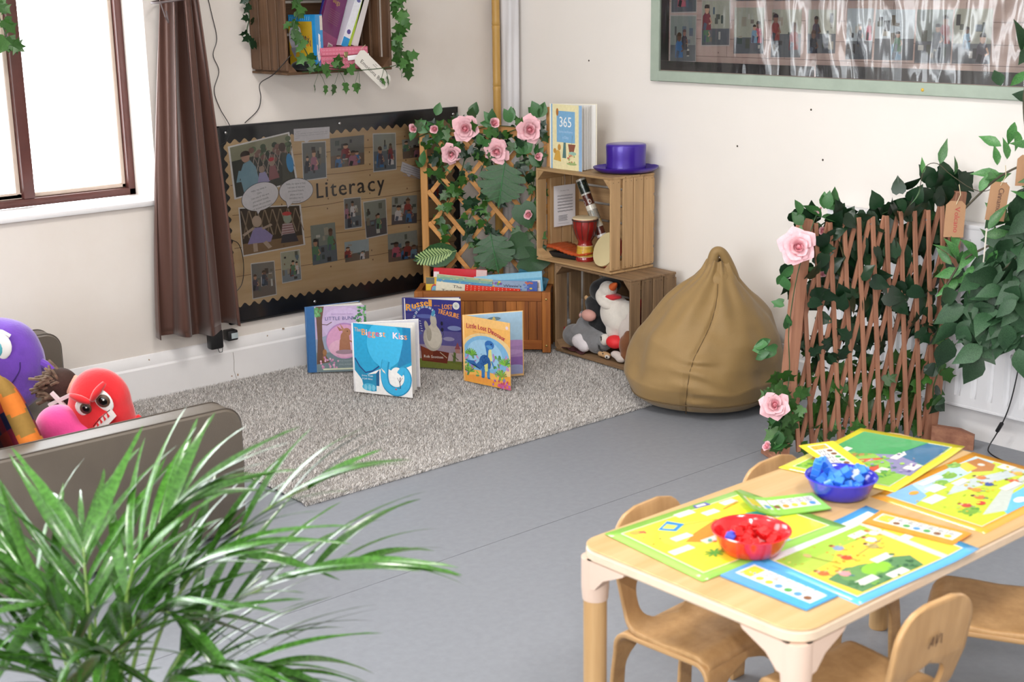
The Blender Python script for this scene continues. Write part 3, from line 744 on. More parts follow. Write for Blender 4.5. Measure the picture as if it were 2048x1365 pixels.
# ---------------------------------------------------------------- wooden crates lying on their sides, opening to the front
W_new = wood('crate_wood', '#a0805a', '#bd9a70', axis=2); W_newx = wood('crate_wood_across', '#9c7c56', '#ba986e', axis=0); W_newy = wood('crate_wood_deep', '#9c7c56', '#ba986e', axis=1)
W_old = wood('old_crate_wood', '#6a543f', '#8f7355', axis=2); W_oldx = wood('old_crate_wood_across', '#6e5740', '#97795a', axis=0); W_oldy = wood('old_crate_wood_deep', '#6e5740', '#97795a', axis=1)
W_dk = wood('dark_crate_wood', '#4c3626', '#6e5039', axis=2); W_dkx = wood('dark_crate_wood_across', '#46321f', '#684b35', axis=0); W_dky = wood('dark_crate_wood_deep', '#4a3524', '#6a4d37', axis=1)
M_nail = mat('nail', '#4a4038', .5, metal=.6)
def crate(name, label, loc, rz, w_, h_, d_, mz, mx, my, sideL, sideR, group=None, backs=5, tops=3, slat_y=False):
    """front opening at y=0, x along, y to the back; sides are upright planks given as (y0, y1) spans"""
    t = thing(name, loc, label, 'crate', group, rz); th = .009; R = random.Random(name+label)
    def plank(g, m, nm='plank'): return g.build(nm, m, t, sharp=30)
    for k, spans in ((0, sideL), (1, sideR)):
        x0, x1 = (-w_/2, -w_/2+th) if k == 0 else (w_/2-th, w_/2)
        for a, b in spans:
            e0, e1 = R.uniform(0, .004), R.uniform(0, .004)
            o = plank(G().box(x0, x1, a, b, .012+e0, h_-.006-e1, .0015), mz)
            g = G()
            xs = x0-.0005 if k == 0 else x1+.0005
            for z in (.022, h_-.02):
                for y in (a+.012, b-.012): g.ball((xs, y, z), (.0012, .0016, .0016), 6, 4)
            g.build('nail', M_nail, o)['kind'] = 'stuff'
    bw = d_/tops
    for zz in (0, 1):
        for i in range(tops):
            g = G(); g.box(-w_/2, w_/2, i*bw+.0008, (i+1)*bw-.0015, (0 if zz == 0 else h_-th), (th if zz == 0 else h_)+R.uniform(-.001, .001), .0015)
            plank(g, mx)
    bh = (h_-.03)/backs
    for i in range(backs):
        z = .015+i*bh
        plank(G().box(-w_/2, w_/2, d_-.007, d_, z+.005, z+bh-.005, .001), mx, 'back_slat')
    for sx in (-1, 1):
        for sz in (0, 1):
            xx = sx*(w_/2-th); c = .038; z0 = th if sz == 0 else h_-th; dz = c if sz == 0 else -c
            pr = [(xx, z0), (xx-sx*c, z0), (xx, z0+dz)]
            for ya, yb in ((.002, d_-.01),):
                g = G(); g.add([(x, ya, z) for x, z in pr]+[(x, yb, z) for x, z in pr], [(0, 1, 2), (3, 5, 4), (0, 3, 4, 1), (1, 4, 5, 2), (2, 5, 3, 0)])
                plank(g, my, 'corner_block')
    return t
lo = crate('wooden_crate', 'weathered brown wooden crate on the rug with soft toys inside', (-.292, -.8135, .0213), math.radians(-93.5), .468, .3715, .246, W_old, W_oldx, W_oldy,
           [(0, .062), (.078, .14), (.155, .240)], [(0, .052), (.064, .115), (.12, .175), (.181, .240)], 'crates in the corner')
up_ = crate('wooden_crate', 'golden wooden crate stacked on top holding the drum and instruments', (-.2845, -.697, .394), math.radians(-91.5), .450, .382, .240, W_new, W_newx, W_newy,
            [(.0, .05), (.075, .135), (.139, .19), (.196, .236)], [(.0, .052), (.067, .121), (.125, .178), (.182, .236)], 'crates in the corner')
ec = crate('wall_crate', 'dark wooden crate mounted on the wall with books and a pink box', (-1.07, -.252, 1.195), 0, .48, .40, .25, W_dk, W_dkx, W_dky,
           [(0, .05), (.058, .11), (.116, .172), (.182, .246)], [(0, .05), (.07, .12), (.13, .18), (.19, .246)], backs=3)

# ---------------------------------------------------------------- books
M_page = mat('book_pages', '#e9e6e2', .7, var=.05, vscale=3, stretch=(1, 200, 1))
def book(name, label, loc, rot, w_, h_, t_, col, draw=None, group=None, spine_draw=None, soft=False, cat='book'):
    """closed book: x width (spine at x=0), y thickness (front at y=0), z height"""
    t = thing(name, loc, label, cat, group); t.rotation_euler = rot
    m = mat('cover_'+col.strip('#'), col, .3, spec=.5); c = .0018
    g = G(); g.box(0, w_, 0, c, 0, h_, .0006); g.box(0, w_, t_-c, t_, 0, h_, .0006); g.box(-.0012, c, 0, t_, 0, h_, .0006)
    g.build('cover', m, t, sharp=30)
    G().box(c, w_-.004, c+.0002, t_-c-.0002, .004, h_-.004).build('pages', M_page, t, smooth=False)
    if draw:
        p = Print(lambda u, v: (u*w_, -.0004, v*h_), (0, -1, 0), .00006, 0.); draw(p); p.build('cover_print', PG, t)
    if spine_draw:
        p = Print(lambda u, v: (-.0016, t_*(1-u), v*h_), (-1, 0, 0), .00006, 0.); spine_draw(p); p.build('spine_print', PG, t)
    return t
def open_book(label, spine, front, back, z0, h_, col, draw, draw_back=None, col_in='#e6e3e0', leaves=2, spine_w=.006):
    sx, sy = spine
    t = thing('picture_book', (sx, sy, z0), label, 'book', 'picture books standing open' if z0 < .1 else None)
    m = mat('cover_'+col.strip('#'), col, .3)
    f = Vector((front[0]-sx, front[1]-sy, 0)); b = Vector((back[0]-sx, back[1]-sy, 0))
    fn = Vector((f.y, -f.x, 0)).normalized()
    if fn.dot(Vector((CAM.x-sx, CAM.y-sy, 0))) < 0: fn = -fn
    bn = Vector((b.y, -b.x, 0)).normalized()
    if bn.dot(fn) > 0: bn = -bn
    def leaf(d, n, o0, o1, mm, nm, shrink=0.):
        g = G(); e = d*(1-shrink)
        A = d.normalized()*.004
        q = [A+n*o0, e+n*o0, e+n*o1, A+n*o1]
        z1, z2 = shrink*.1, h_-shrink*.1
        g.add([(p.x, p.y, z1) for p in q]+[(p.x, p.y, z2) for p in q], [(0, 3, 2, 1), (4, 5, 6, 7), (0, 1, 5, 4), (1, 2, 6, 5), (2, 3, 7, 6), (3, 0, 4, 7)])
        return g.build(nm, mm, t, smooth=False)
    leaf(f, fn, 0, .0018, m, 'front_cover'); leaf(b, bn, 0, .0018, m, 'back_cover')
    leaf(f, -fn, .0002, .0035, M_page, 'pages', .02); leaf(b, -bn, .0002, .0045, M_page, 'pages', .02)
    for k in range(leaves):
        a = (k+1)/(leaves+1); d = (f*(1-a)+b*a).normalized()*f.length*.97; n = Vector((d.y, -d.x, 0)).normalized()
        leaf(d, n, 0, .0004, M_page, 'page', .02)
    G().box(-.004, .004, -.004, .004, 0, h_, .0015).build('spine', m, t)
    p = Print(lambda u, v: f*(.004+u*.996)+fn*.0021+Vector((0, 0, v*h_)), fn, .00006, 0.); draw(p); p.build('cover_print', PG, t)
    if draw_back:
        # the inner face of the back board
        q = Print(lambda u, v: b*(.02+u*.96)-bn*.0049+Vector((0, 0, .003+v*(h_-.006))), -bn, .00006, 0.); draw_back(q); q.build('page_print', PR, t)
    return t

def d_bunny(p):
    p.rect(0, 0, 1, 1, '#8fa0a8'); p.rect(.14, .42, 1, 1, '#c3aed2'); p.poly([(.14, .5), (.5, .62), (.8, .48), (1, .55), (1, .3), (.14, .3)], '#9aa4bc')
    p.rect(.14, .0, 1, .3, '#788a90'); p.oval(.62, .72, .36, .26, '#cdb8dc', 24)
    p.oval(.62, .47, .31, .275, '#b58ac0', 32); p.oval(.62, .46, .30, .26, '#dba2c6', 32); p.oval(.62, .36, .27, .14, '#e4b4cc', 24)
    p.poly([(.16, 1), (.30, 1), (.26, .8), (.25, .5), (.30, .25), (.36, .15), (.14, .12), (.17, .5)], '#6d5446'); p.line([(.25, .73), (.34, .72), (.42, .76)], .012, '#5d483c')
    p.oval(.28, .3, .035, .05, '#a07450'); p.oval(.27, .22, .03, .05, '#94684a')
    # rabbit
    p.poly([(.52, .30), (.72, .30), (.71, .42), (.70, .55), (.60, .58), (.54, .48)], '#a9745a'); p.oval(.66, .60, .07, .065, '#b07c60'); p.oval(.62, .50, .065, .1, '#ab775c', rot=.2)
    p.poly([(.60, .63), (.50, .70), (.54, .62)], '#a36e56'); p.poly([(.63, .64), (.55, .74), (.60, .60)], '#b8866c'); p.oval(.675, .615, .008, .01, '#2c2018', 8)
    p.line([(.68, .48), (.77, .44), (.80, .47)], .025, '#ab775c'); p.oval(.62, .30, .16, .035, '#a58a98')
    R = random.Random(2)
    for i in range(26): p.oval(R.uniform(.80, 1), R.uniform(.72, .99), .02, .03, R.choice(['#5c9a60', '#7cb27a', '#4c8454']), 6, rot=R.uniform(0, 3))
    for i in range(14): p.oval(R.uniform(.14, .26), R.uniform(.86, .99), .02, .028, R.choice(['#5c9a60', '#7cb27a']), 6)
    for i in range(22): p.oval(R.uniform(.2, .52), R.uniform(.06, .24), .018, .018, R.choice(['#d9a0c0', '#e6b8cf', '#c98ab0']), 6)
    p.text('LITTLE BUNNY', .60, .79, .075, '#55588c', 'c', sp=.1, fit=.58)
    p.text('Best Loved Tales', .60, .87, .035, '#a98fc0', 'c', fit=.36)
    p.text('LITTLE TALES FOR', .62, .155, .03, '#a9b8ba', 'c', fit=.26); p.text('SMALL BUNNIES', .62, .10, .03, '#a9b8ba', 'c', fit=.22)
    p.rect(.24, .03, 1, .055, '#d6dcc0'); p.rect(0, 0, .135, 1, '#3a6ba2')
def d_kiss(p):
    p.rect(0, 0, 1, 1, '#f2f0ee'); p.poly([(0, 1), (1, 1), (1, .47), (.72, .34), (.55, .40), (.38, .34), (.22, .27), (.0, .49)], '#2c9dc9')
    p.poly([(0, .5), (.04, .47), (.22, .27), (.38, .30), (.38, .04), (.30, .03), (.16, .06), (.13, .19), (0, .33)], '#2d8fb9'); p.poly([(.38, .30), (.44, .36), (.43, .12), (.38, .12)], '#275f8d')
    p.oval(.25, .09, .12, .055, '#4fb6da'); 
    for k in range(3): p.oval(.19+k*.07, .085, .028, .045, '#7cc9e4', 10)
    p.poly([(.02, 1), (.24, .98), (.24, .6), (.42, .4), (.22, .28), (.0, .52)], '#2fa4d4'); p.oval(.55, .74, .31, .34, '#46b9e8', 32); p.poly([(.30, .55), (.80, .60), (.62, .38), (.48, .38)], '#46b9e8')
    p.poly([(.86, 1), (1, 1), (1, .52), (.74, .40), (.80, .56), (.87, .8)], '#2b84b6'); p.line([(.02, .50), (.10, .38), (.20, .30), (.32, .33), (.44, .41)], .02, '#2b4f86')
    pts = [(.56, .50), (.535, .38), (.53, .25), (.57, .13), (.68, .07), (.80, .08), (.90, .16), (.93, .28), (.88, .37), (.82, .36), (.79, .32)]
    cp = [(v.x, v.y) for v in curve_pts([(a, b, 0) for a, b in pts], 40)]
    p.line(cp, .135, '#2d8ebb'); p.line([(x-.008, y+.006) for x, y in cp], .10, '#41b2e2')
    p.oval(.745, .28, .125, .14, '#f6f4f2', 24); p.line(cp[14:], .10, '#41b2e2')
    p.line([(.80, .12), (.79, .2), (.80, .28)], .012, '#2b2b4a'); p.line([(.79, .2), (.75, .27)], .006, '#2b2b4a'); p.line([(.80, .22), (.84, .28)], .006, '#2b2b4a'); p.line([(.74, .12), (.80, .12)], .006, '#2b2b4a')
    p.oval(.72, .10, .018, .012, '#b2586a', 8); p.poly([(.47, .39), (.53, .35), (.55, .31), (.50, .34)], '#e8e2d4')
    cs = ['#e8a060', '#f6d8e0', '#e07a8e', '#f0b070', '#d85a7c', '#f4ece8', '#eaa472']
    p.text('The', .03, .885, .085, '#d8b08a', fit=.12, bold=.01); p.text('Biggest', .16, .84, .13, '#e8a060', fit=.42, bold=.03, cols=cs); p.text('Kiss', .70, .83, .13, '#f4ece8', fit=.25, bold=.03, cols=['#f6e2ea', '#f0a8b4', '#f4ece8', '#e89a70'])
    p.text('Joanna Walsh', .13, .245, .035, '#e8f4f8', fit=.2); p.text('& Judi Abbot', .14, .20, .035, '#e8f4f8', fit=.18)
def d_russell(p):
    p.rect(0, 0, 1, 1, '#3d3b7e'); p.rect(0, .3, 1, .55, '#5a548c'); p.rect(0, .12, 1, .34, '#9a8a9c'); p.rect(0, .12, 1, .24, '#b8a2a2')
    p.rect(0, .78, 1, 1, '#33327a'); p.oval(.12, .86, .14, .05, '#5a66a2'); p.oval(.38, .75, .16, .03, '#5560a0'); p.oval(.88, .60, .12, .035, '#7a86b4'); p.oval(.78, .44, .1, .03, '#8c88a8'); p.oval(.2, .5, .12, .03, '#54609c')
    p.rect(0, 0, 1, .12, '#69702f'); p.poly([(0, .12), (.4, .14), (1, .07), (1, 0), (0, 0)], '#6f7836')
    p.poly([(.28, .32), (.40, .28), (.78, .24), (.74, .08), (.30, .10)], '#6b2f22'); p.poly([(.30, .30), (.5, .26), (.5, .12), (.31, .11)], '#7d3d2a'); p.line([(.62, .24), (.74, .16)], .01, '#c8b898')
    p.oval(.50, .44, .165, .19, '#b7b0a4', 24); p.oval(.52, .46, .13, .17, '#cdc6b8', 24); p.poly([(.42, .55), (.48, .66), (.56, .66), (.62, .52)], '#c6beb0')
    p.oval(.52, .69, .055, .1, '#b9b2a6', rot=.15); p.oval(.40, .60, .035, .09, '#aaa498', rot=.3); p.oval(.44, .49, .045, .1, '#a7a092')
    cp = [(v.x, v.y) for v in curve_pts([(a, b, 0) for a, b in [(.53, .75), (.50, .83), (.42, .87), (.32, .86), (.24, .79), (.19, .70)]], 24)]
    for i in range(0, 25): x, y = cp[i]; a = math.atan2(y-.68, x-.36); p.line([(x, y), (x+.035*math.cos(a), y+.035*math.sin(a))], .01, '#dfe8ee' if i % 3 else '#5a90b8')
    p.oval(.52, .80, .05, .03, '#4f90b4', rot=1.1)
    for k in range(5): p.line([(.27+k*.008, .68-k*.035), (.30+k*.008, .675-k*.035)], .008, '#d8dce4')
    p.oval(.665, .66, .02, .03, '#1f2030'); p.oval(.67, .57, .022, .03, '#1f2030'); p.line([(.67, .6), (.69, .50), (.66, .46)], .008, '#3a3a50')
    p.poly([(.88, .30), (.93, .40), (.98, .30)], '#8a4a52'); p.rect(.89, .24, .97, .30, '#a87a70')
    p.poly([(.84, .10), (.86, .26), (.90, .24), (.89, .10)], '#5b6a38'); p.line([(.86, .20), (.94, .14)], .012, '#4f5e32'); p.line([(.87, .14), (.83, .22)], .012, '#5f7040')
    p.text('Russell', .05, .80, .14, '#e8a23c', fit=.46, bold=.035, arc=lambda x: .10*math.sin(min(1, x/.45)*PI*.6)); p.text('and the', .54, .905, .03, '#c98a4a', fit=.1)
    p.text('LOST', .68, .87, .10, '#e09446', fit=.18, bold=.03); p.text('TREASURE', .60, .805, .10, '#e09446', fit=.37, bold=.03, ang=-.17)
    p.oval(.92, .925, .058, .052, '#d8dad4', 24); p.oval(.92, .925, .045, .04, '#c4c8c2', 24); p.text('E3', .92, .91, .032, '#4a5a50', 'c', bold=.02)
    p.text('Rob Scotton', .34, .15, .055, '#e6dcd0', fit=.34, bold=.012)
def d_dino(p):
    p.rect(0, 0, 1, 1, '#efb565'); p.rect(0, .88, 1, 1, '#f2c078'); p.oval(.5, .42, .62, .36, '#e8c890', 32); p.oval(.48, .44, .50, .30, '#7eb4dc', 32); p.oval(.45, .46, .38, .22, '#9cc8e6', 28)
    p.rect(0, 0, 1, .2, '#ecA548'.lower()); p.oval(.4, .14, .4, .07, '#f2b85c'); p.oval(.35, .08, .3, .05, '#ee9f4a')
    R = random.Random(8)
    for i in range(60):
        side = R.random() < .5; u = R.uniform(0, .30) if side else R.uniform(.62, 1); v = R.uniform(.12, .48)
        p.oval(u, v, R.uniform(.02, .05), R.uniform(.012, .03), R.choice(['#6fa84e', '#8cc05a', '#4e8a5a', '#b08ac4', '#6a9a6a', '#9c7ab8', '#c690c0']), 7, rot=R.uniform(0, 3))
    for cx, cy in ((.16, .42), (.88, .36), (.80, .18), (.1, .16)):
        for k in range(9):
            a = .2+k*.34; p.line([(cx, cy), (cx+.13*math.cos(a), cy+.10*math.sin(a))], .022, R.choice(['#6fae44', '#86c24e', '#588c48', '#93974a']))
    p.rect(.74, 0, 1, .07, '#c85a8c'); 
    for i in range(20): p.oval(R.uniform(.6, 1), R.uniform(0, .12), .02, .02, R.choice(['#d8609a', '#b06ac0', '#e08a3c', '#c0506c']), 7)
    # small blue long-necked animal
    p.oval(.56, .62, .10, .065, '#3a6fb4'); p.oval(.55, .585, .07, .03, '#5a9ad0'); p.poly([(.47, .60), (.55, .56), (.57, .42), (.52, .30), (.42, .33), (.50, .47)], '#3a72b6')
    p.poly([(.54, .54), (.60, .56), (.62, .36), (.56, .24), (.52, .32)], '#e0dc8e'); p.oval(.46, .33, .13, .13, '#34629f'); p.poly([(.40, .40), (.25, .28), (.08, .30), (.06, .33), (.22, .34), (.36, .22)], '#3a6cae')
    p.rect(.38, .12, .45, .28, '#3d78b8'); p.rect(.50, .12, .56, .26, '#4a8cc6'); p.poly([(.44, .30), (.52, .34), (.52, .22), (.46, .20)], '#d8da84'); p.line([(.60, .38), (.65, .30)], .03, '#4a86c0')
    for i in range(26): p.oval(R.uniform(.36, .54), R.uniform(.24, .46), .008, .007, '#1f3c7a', 6)
    p.oval(.60, .635, .012, .012, '#182244', 8); p.oval(.41, .115, .035, .012, '#2f6aa0'); p.oval(.54, .115, .03, .012, '#2f6aa0')
    arc = lambda x: .05*math.sin(x/.8*PI)-.07*x/.8
    p.text('Little Lost Dinosaur', .07, .815, .105, '#b03050', fit=.84, bold=.02, arc=arc, ang=-.03); p.text('Follow the trail', .22, .775, .025, '#c8884e', fit=.26)
    p.oval(.94, .92, .03, .025, '#e8d4d8', 12)
def d_dinoback(p):
    p.rect(0, 0, 1, 1, '#a9cbe4'); p.rect(0, .0, 1, .5, '#a884bc'); p.rect(0, .08, 1, .3, '#8a62a8'); p.oval(.8, .52, .3, .05, '#b48cc4'); p.oval(.6, .38, .4, .05, '#b794c8'); p.oval(.85, .1, .25, .08, '#9aa0cc'); p.rect(0, 0, 1, .03, '#e0b47a')
    p.oval(.5, .92, .12, .03, '#6a8494'); p.poly([(.46, .9), (.5, .96), (.54, .9)], '#d8c070'); p.oval(.68, .72, .06, .015, '#7a9cc0')
def d_kissback(p):
    p.rect(0, 0, 1, 1, '#dddce4'); p.oval(.55, .9, .02, .015, '#c06a7a', 8); p.oval(.75, .2, .02, .012, '#c06a7a', 8); p.oval(.7, .22, .015, .01, '#6ab088', 8)
def d_bunnyback(p): p.rect(0, 0, 1, 1, '#c8a8a4'); p.rect(0, .5, 1, 1, '#8c8478')
open_book('open picture book with blue spine and brown rabbit, standing nearest the skirting', (-1.223, -.158), (-1.033, -.299), (-1.005, -.215), .0212, .268, '#3a6ba2', d_bunny, d_bunnyback)
open_book('open picture book with big blue elephant cover, frontmost on the rug', (-1.244, -.510), (-1.138, -.731), (-1.027, -.633), .0212, .268, '#f0eef0', d_kiss, d_kissback)
open_book('open picture book with dark blue sky and upside down sheep on its cover', (-.885, -.347), (-.757, -.555), (-.715, -.500), .0212, .283, '#3b3a78', d_russell, None)
open_book('open picture book with yellow cover and small blue dinosaur, rightmost on the rug', (-.847, -.681), (-.808, -.909), (-.634, -.786), .0212, .262, '#efc07c', d_dino, d_dinoback, leaves=0)
def d_365(p):
    p.rect(0, 0, 1, 1, '#ece2b4'); p.rect(0, 0, .06, 1, '#86b2d8'); p.rect(.90, 0, 1, 1, '#96b8dc'); p.rect(.20, .42, .78, .90, '#7fb0d6')
    p.text('365', .49, .66, .22, '#f2f4f4', 'c', fit=.40, bold=.006); p.text('Stories and Rhymes', .49, .57, .05, '#b9d2ea', 'c', fit=.44); p.text('a Day', .49, .48, .06, '#b9d2ea', 'c', fit=.2)
    R = random.Random(4)
    p.oval(.22, .88, .04, .06, '#b0743c'); p.poly([(.56, .40), (.80, .40), (.74, .28), (.60, .28)], '#8e5848'); p.line([(.68, .40), (.70, .54)], .01, '#7c8e84'); p.oval(.70, .26, .12, .03, '#9ac0b0')
    p.poly([(.38, .18), (.50, .18), (.49, .42), (.42, .42)], '#5c7e7c'); p.poly([(.10, .14), (.34, .12), (.30, .28), (.22, .30), (.16, .26)], '#d6a850'); p.oval(.28, .34, .05, .05, '#c6924c'); p.oval(.14, .28, .05, .04, '#c89848')
    for i in range(16): p.oval(R.uniform(.54, .82), R.uniform(.10, .24), .025, .018, R.choice(['#d07a6a', '#e0a078', '#a8b878', '#c46058', '#e4c090']), 7)
    p.oval(.68, .10, .16, .02, '#a0b47a')
open_book('tall cream and blue story book standing open on the upper crate', (-.240, -.524), (-.237, -.706), (-.142, -.692), .7775, .262, '#ede6d0', d_365, None, leaves=5)

# ---------------------------------------------------------------- purple top hat
M_hat = mat('purple_foil', '#3d1f96', .3, metal=.25, coat=.3, bump=.1, bscale=200)
ht = thing('top_hat', (-.123, -.838, .778), 'shiny purple top hat lying on the upper crate', 'hat')
ht.rotation_euler = (0, 0, math.radians(-35))
bx, by = 1.0, .80
pr_ = [(.082, .004), (.092, .002), (.11, .003), (.128, .014), (.132, .020)]
g = G().lathe([(.082, .008)]+[(r, z+.003) for r, z in pr_[1:]]+[(.132, .022), (.131, .020)]+[(r, z) for r, z in pr_[::-1]], 48, sx=bx, sy=by)
g.build('brim', M_hat, ht, sharp=60)
G().lathe([(.082, .006), (.080, .02), (.079, .06), (.081, .104), (.0795, .1105), (.075, .113), (.03, .114), (0, .114)], 48, sx=bx, sy=by*1.05).build('crown', M_hat, ht, sharp=60)
G().lathe([(.0828, .006), (.0812, .022)], 48, sx=bx, sy=by*1.05).build('hat_band', mat('purple_band', '#3a2090', .25, metal=.2, coat=.4), ht)

# ---------------------------------------------------------------- instruments in the upper crate
ZI = .4035
dr = thing('hand_drum', (-.185, -.668, ZI), 'red goblet drum with painted zigzag foot in the upper crate', 'drum')
M_dred = mat('drum_red', '#8e1f1c', .2, coat=.7, var=.25, vscale=12)
G().lathe([(0, 0), (.039, 0), (.040, .012), (.036, .02), (.034, .055), (.031, .068), (.028, .078), (.034, .092), (.044, .115), (.050, .14), (.052, .168), (.051, .176), (.0, .176)], 40).build('shell', M_dred, dr, sharp=50)
p = Print(lambda u, v: ((.0365+.0006-.004*v)*math.cos(u*2*PI), (.0365+.0006-.004*v)*math.sin(u*2*PI), .018+v*.047), lambda u, v: (math.cos(u*2*PI), math.sin(u*2*PI), 0), .0001)
p.rect(0, 0, 1, 1, '#c9a23a', 48)
for i in range(6):
    a = i/6; p.poly([(a, 1), (a+.083, .02), (a+1/6, 1)], '#e9dfc8'); p.poly([(a+.02, .97), (a+.083, .2), (a+.146, .97)], '#8a4a24'); p.poly([(a+.032, .95), (a+.083, .35), (a+.134, .95)], '#e2ddd0'); p.poly([(a+.042, .93), (a+.083, .46), (a+.124, .93)], '#33608a')
    p.poly([(a+.100, .04), (a+.166, .8), (a+.232, .04)], '#6a6a34')
for i in range(60): p.oval((i+.5)/60, .97, .0045, .03, '#efe6d8', 6); p.oval((i+.5)/60, .02, .0045, .03, '#efe6d8', 6)
p.build('painted_band', PG, dr)
G().lathe([(0, .181), (.047, .181), (.052, .179), (.0525, .174)], 40).build('drum_skin', mat('drum_skin', '#d8c6a2', .6), dr, sharp=60)
G().tube([(.0535*math.cos(a), .0535*math.sin(a), .169) for a in [2*PI*i/40 for i in range(41)]], .0022, 6).build('rim_cord', mat('dark_cord', '#3c3632', .6), dr)
cord = G()
for i in range(12):
    a = 2*PI*i/12; cord = G(); cord.tube([(.053*math.cos(a), .053*math.sin(a), .169), (.0525*math.cos(a), .0525*math.sin(a), .14), (.045*math.cos(a), .045*math.sin(a), .11), (.034*math.cos(a), .034*math.sin(a), .09)], .0009, 5)
    cord.build('tension_cord', MATS['dark_cord'], dr)
# rainstick leaning in the crate
a_, b_ = Vector((-.155, -.608, .735)), Vector((-.115, -.742, .418)); ax = (b_-a_)
rs = thing('rainstick', tuple(b_), 'long painted rainstick leaning inside the upper crate', 'rainstick')
rs.rotation_euler = (a_-b_).to_track_quat('Z', 'Y').to_euler(); Lr = ax.length
G().lathe([(0, 0), (.019, .0), (.020, .004)]+[(.0195+.0006*math.sin(i*.9), .01+i*(Lr-.02)/20) for i in range(21)]+[(.020, Lr-.003), (0, Lr)], 24).build('tube', mat('rainstick_brown', '#5c2a20', .3, coat=.4, var=.3, vscale=20), rs, sharp=60)
p = Print(lambda u, v: (.0212*math.cos(u*2*PI), .0212*math.sin(u*2*PI), v*Lr), lambda u, v: (math.cos(u*2*PI), math.sin(u*2*PI), 0), .0001)
R = random.Random(6)
for v0, v1, c in ((.80, .97, '#1e2a24'), (.965, .99, '#b8b4a8'), (.79, .81, '#cfcac0'), (.60, .66, '#d8d4c8'), (.46, .60, '#9a958c'), (.38, .47, '#cfc8b8'), (.26, .29, '#d4d0cc'), (.21, .225, '#d4d0cc'), (.12, .15, '#c8c4bc')):
    p.rect(0, v0, 1, v1, c, 24)
for k in range(5):
    u = k/5; p.oval(u+.05, .53, .06, .06, '#2c3c2a', 14); p.oval(u+.05, .44, .05, .03, '#d8b03c', 12); p.oval(u+.1, .17, .05, .03, '#4a2a28', 12); p.oval(u+.05, .9, .04, .03, '#586458', 10); p.oval(u+.1, .70, .06, .03, '#c4beb4', 10); p.oval(u+.1, .70, .04, .02, '#6a3026', 10)
for i in range(120): p.oval(R.random(), R.uniform(.02, .98), .008, .0035, R.choice(['#e4e0d8', '#c8a858', '#2a2420']), 6)
p.build('painted_pattern', PG, rs)
# wooden ripple board
gu = thing('ripple_board', (-.178, -.590, ZI+.001), 'orange wavy wooden ripple board on a black base in the upper crate', 'instrument', rz=math.radians(-84))
def f_g(u, v):
    return Vector((-.135+u*.25, -.055+v*.12, .036+.010*math.sin(u*2*PI*.9+.6)+.003*abs(math.sin(u*2*PI*6.5))))
solidify(G().grid(f_g, 100, 4).build('wavy_top', mat('orange_wood', '#b0481c', .35, var=.2, vscale=8, coat=.2), gu, sharp=180), .008, -1)
G().box(-.11, .10, -.045, .055, 0, .022, .004).build('base', M_black, gu)
# flat frame drum leaning at the right side
tm = thing('frame_drum', (-.228, -.828, .476), 'pale skinned frame drum with red rim leaning on the right side of the upper crate', 'drum')
tm.rotation_euler = Vector((-.9, .12, .42)).to_track_quat('Z', 'Y').to_euler()
G().lathe([(.069, .0), (.070, -.0005), (.070, -.03), (.068, -.03), (.068, -.001)], 40).build('rim', mat('red_rim', '#a8242a', .4), tm, sharp=50)
G().lathe([(0, .001), (.068, .001), (.0712, 0), (.0714, -.008)], 40).build('skin', mat('drum_head', '#cdbd92', .6, var=.05, vscale=8), tm, sharp=60)
# song sheet clipped inside the left wall of the crate
ss = thing('song_sheet', (-.135, -.4920, .522), 'white sheet of printed music pinned inside the upper crate', 'paper')
ss.rotation_euler = (0, 0, math.radians(-1.5))
G().box(-.060, .060, -.0012, 0, 0, .172).build('paper', mat('white_paper', '#e4e2e6', .7), ss, smooth=False)
p = Print(lambda u, v: (-.060+.12*u, -.0014, .172*v), (0, -1, 0), .00006)
p.text('Goodbye Song', .5, .86, .03, '#6a6870', 'c', fit=.4)
for k in range(6):
    v = .76-k*.075
    for j in range(4): p.line([(.16, v-j*.009), (.88, v-j*.009)], .0035, '#7c7a84')
    for j in range(12): p.oval(.2+j*.057, v-.012-.01*((j*7+k) % 3), .012, .007, '#3c3a42', 6)
for k in range(5): p.line([(.2, .26-k*.03), (.62-.03*(k % 2), .26-k*.03)], .01, '#6e6c74')
p.line([(.15, .07), (.7, .06)], .006, '#9a98a0')
p.build('print', PR, ss)
sc_ = G().tube([(-.135, -.4938, .695), (-.133, -.4938, .715), (-.137, -.494, .735), (-.135, -.493, .748)], .0014, 5).build('paper_clip', M_metal)
tag(sc_, 'small wire clip holding the music sheet in the upper crate', 'clip')

# ---------------------------------------------------------------- soft toys in the lower crate
ZF = .0315
M_wfur = mat('white_plush', '#d6cfc6', .95, bump=.9, bscale=140, sheen=.6, var=.08, vscale=20)
M_bfur = mat('black_plush', '#15161a', .9, bump=.8, bscale=140, sheen=.3)
M_gfur = mat('grey_plush', '#77777a', .9, bump=.8, bscale=140, sheen=.5, var=.12, vscale=14)
M_lfur = mat('pale_plush', '#cbbfb8', .95, bump=.8, bscale=140, sheen=.5)
M_nfur = mat('brown_plush', '#7a4a2a', .95, bump=.9, bscale=140, sheen=.4, var=.2, vscale=20)
M_tan = mat('tan_plush', '#c09a70', .95, bump=.8, bscale=140)
M_red = mat('red_felt', '#c2202a', .8, sheen=.3)
M_or = mat('orange_felt', '#d2602a', .8)
M_pinkf = mat('pink_felt', '#c9968c', .85)
M_eye = mat('toy_eye', '#0c0c0e', .15, coat=.6)
M_eyew = mat('toy_eye_white', '#e8e6e4', .5)
pg = thing('penguin_toy', (-.185, -.845, ZF), 'black and white penguin hand puppet with orange beak slumped in the lower crate', 'soft toy')
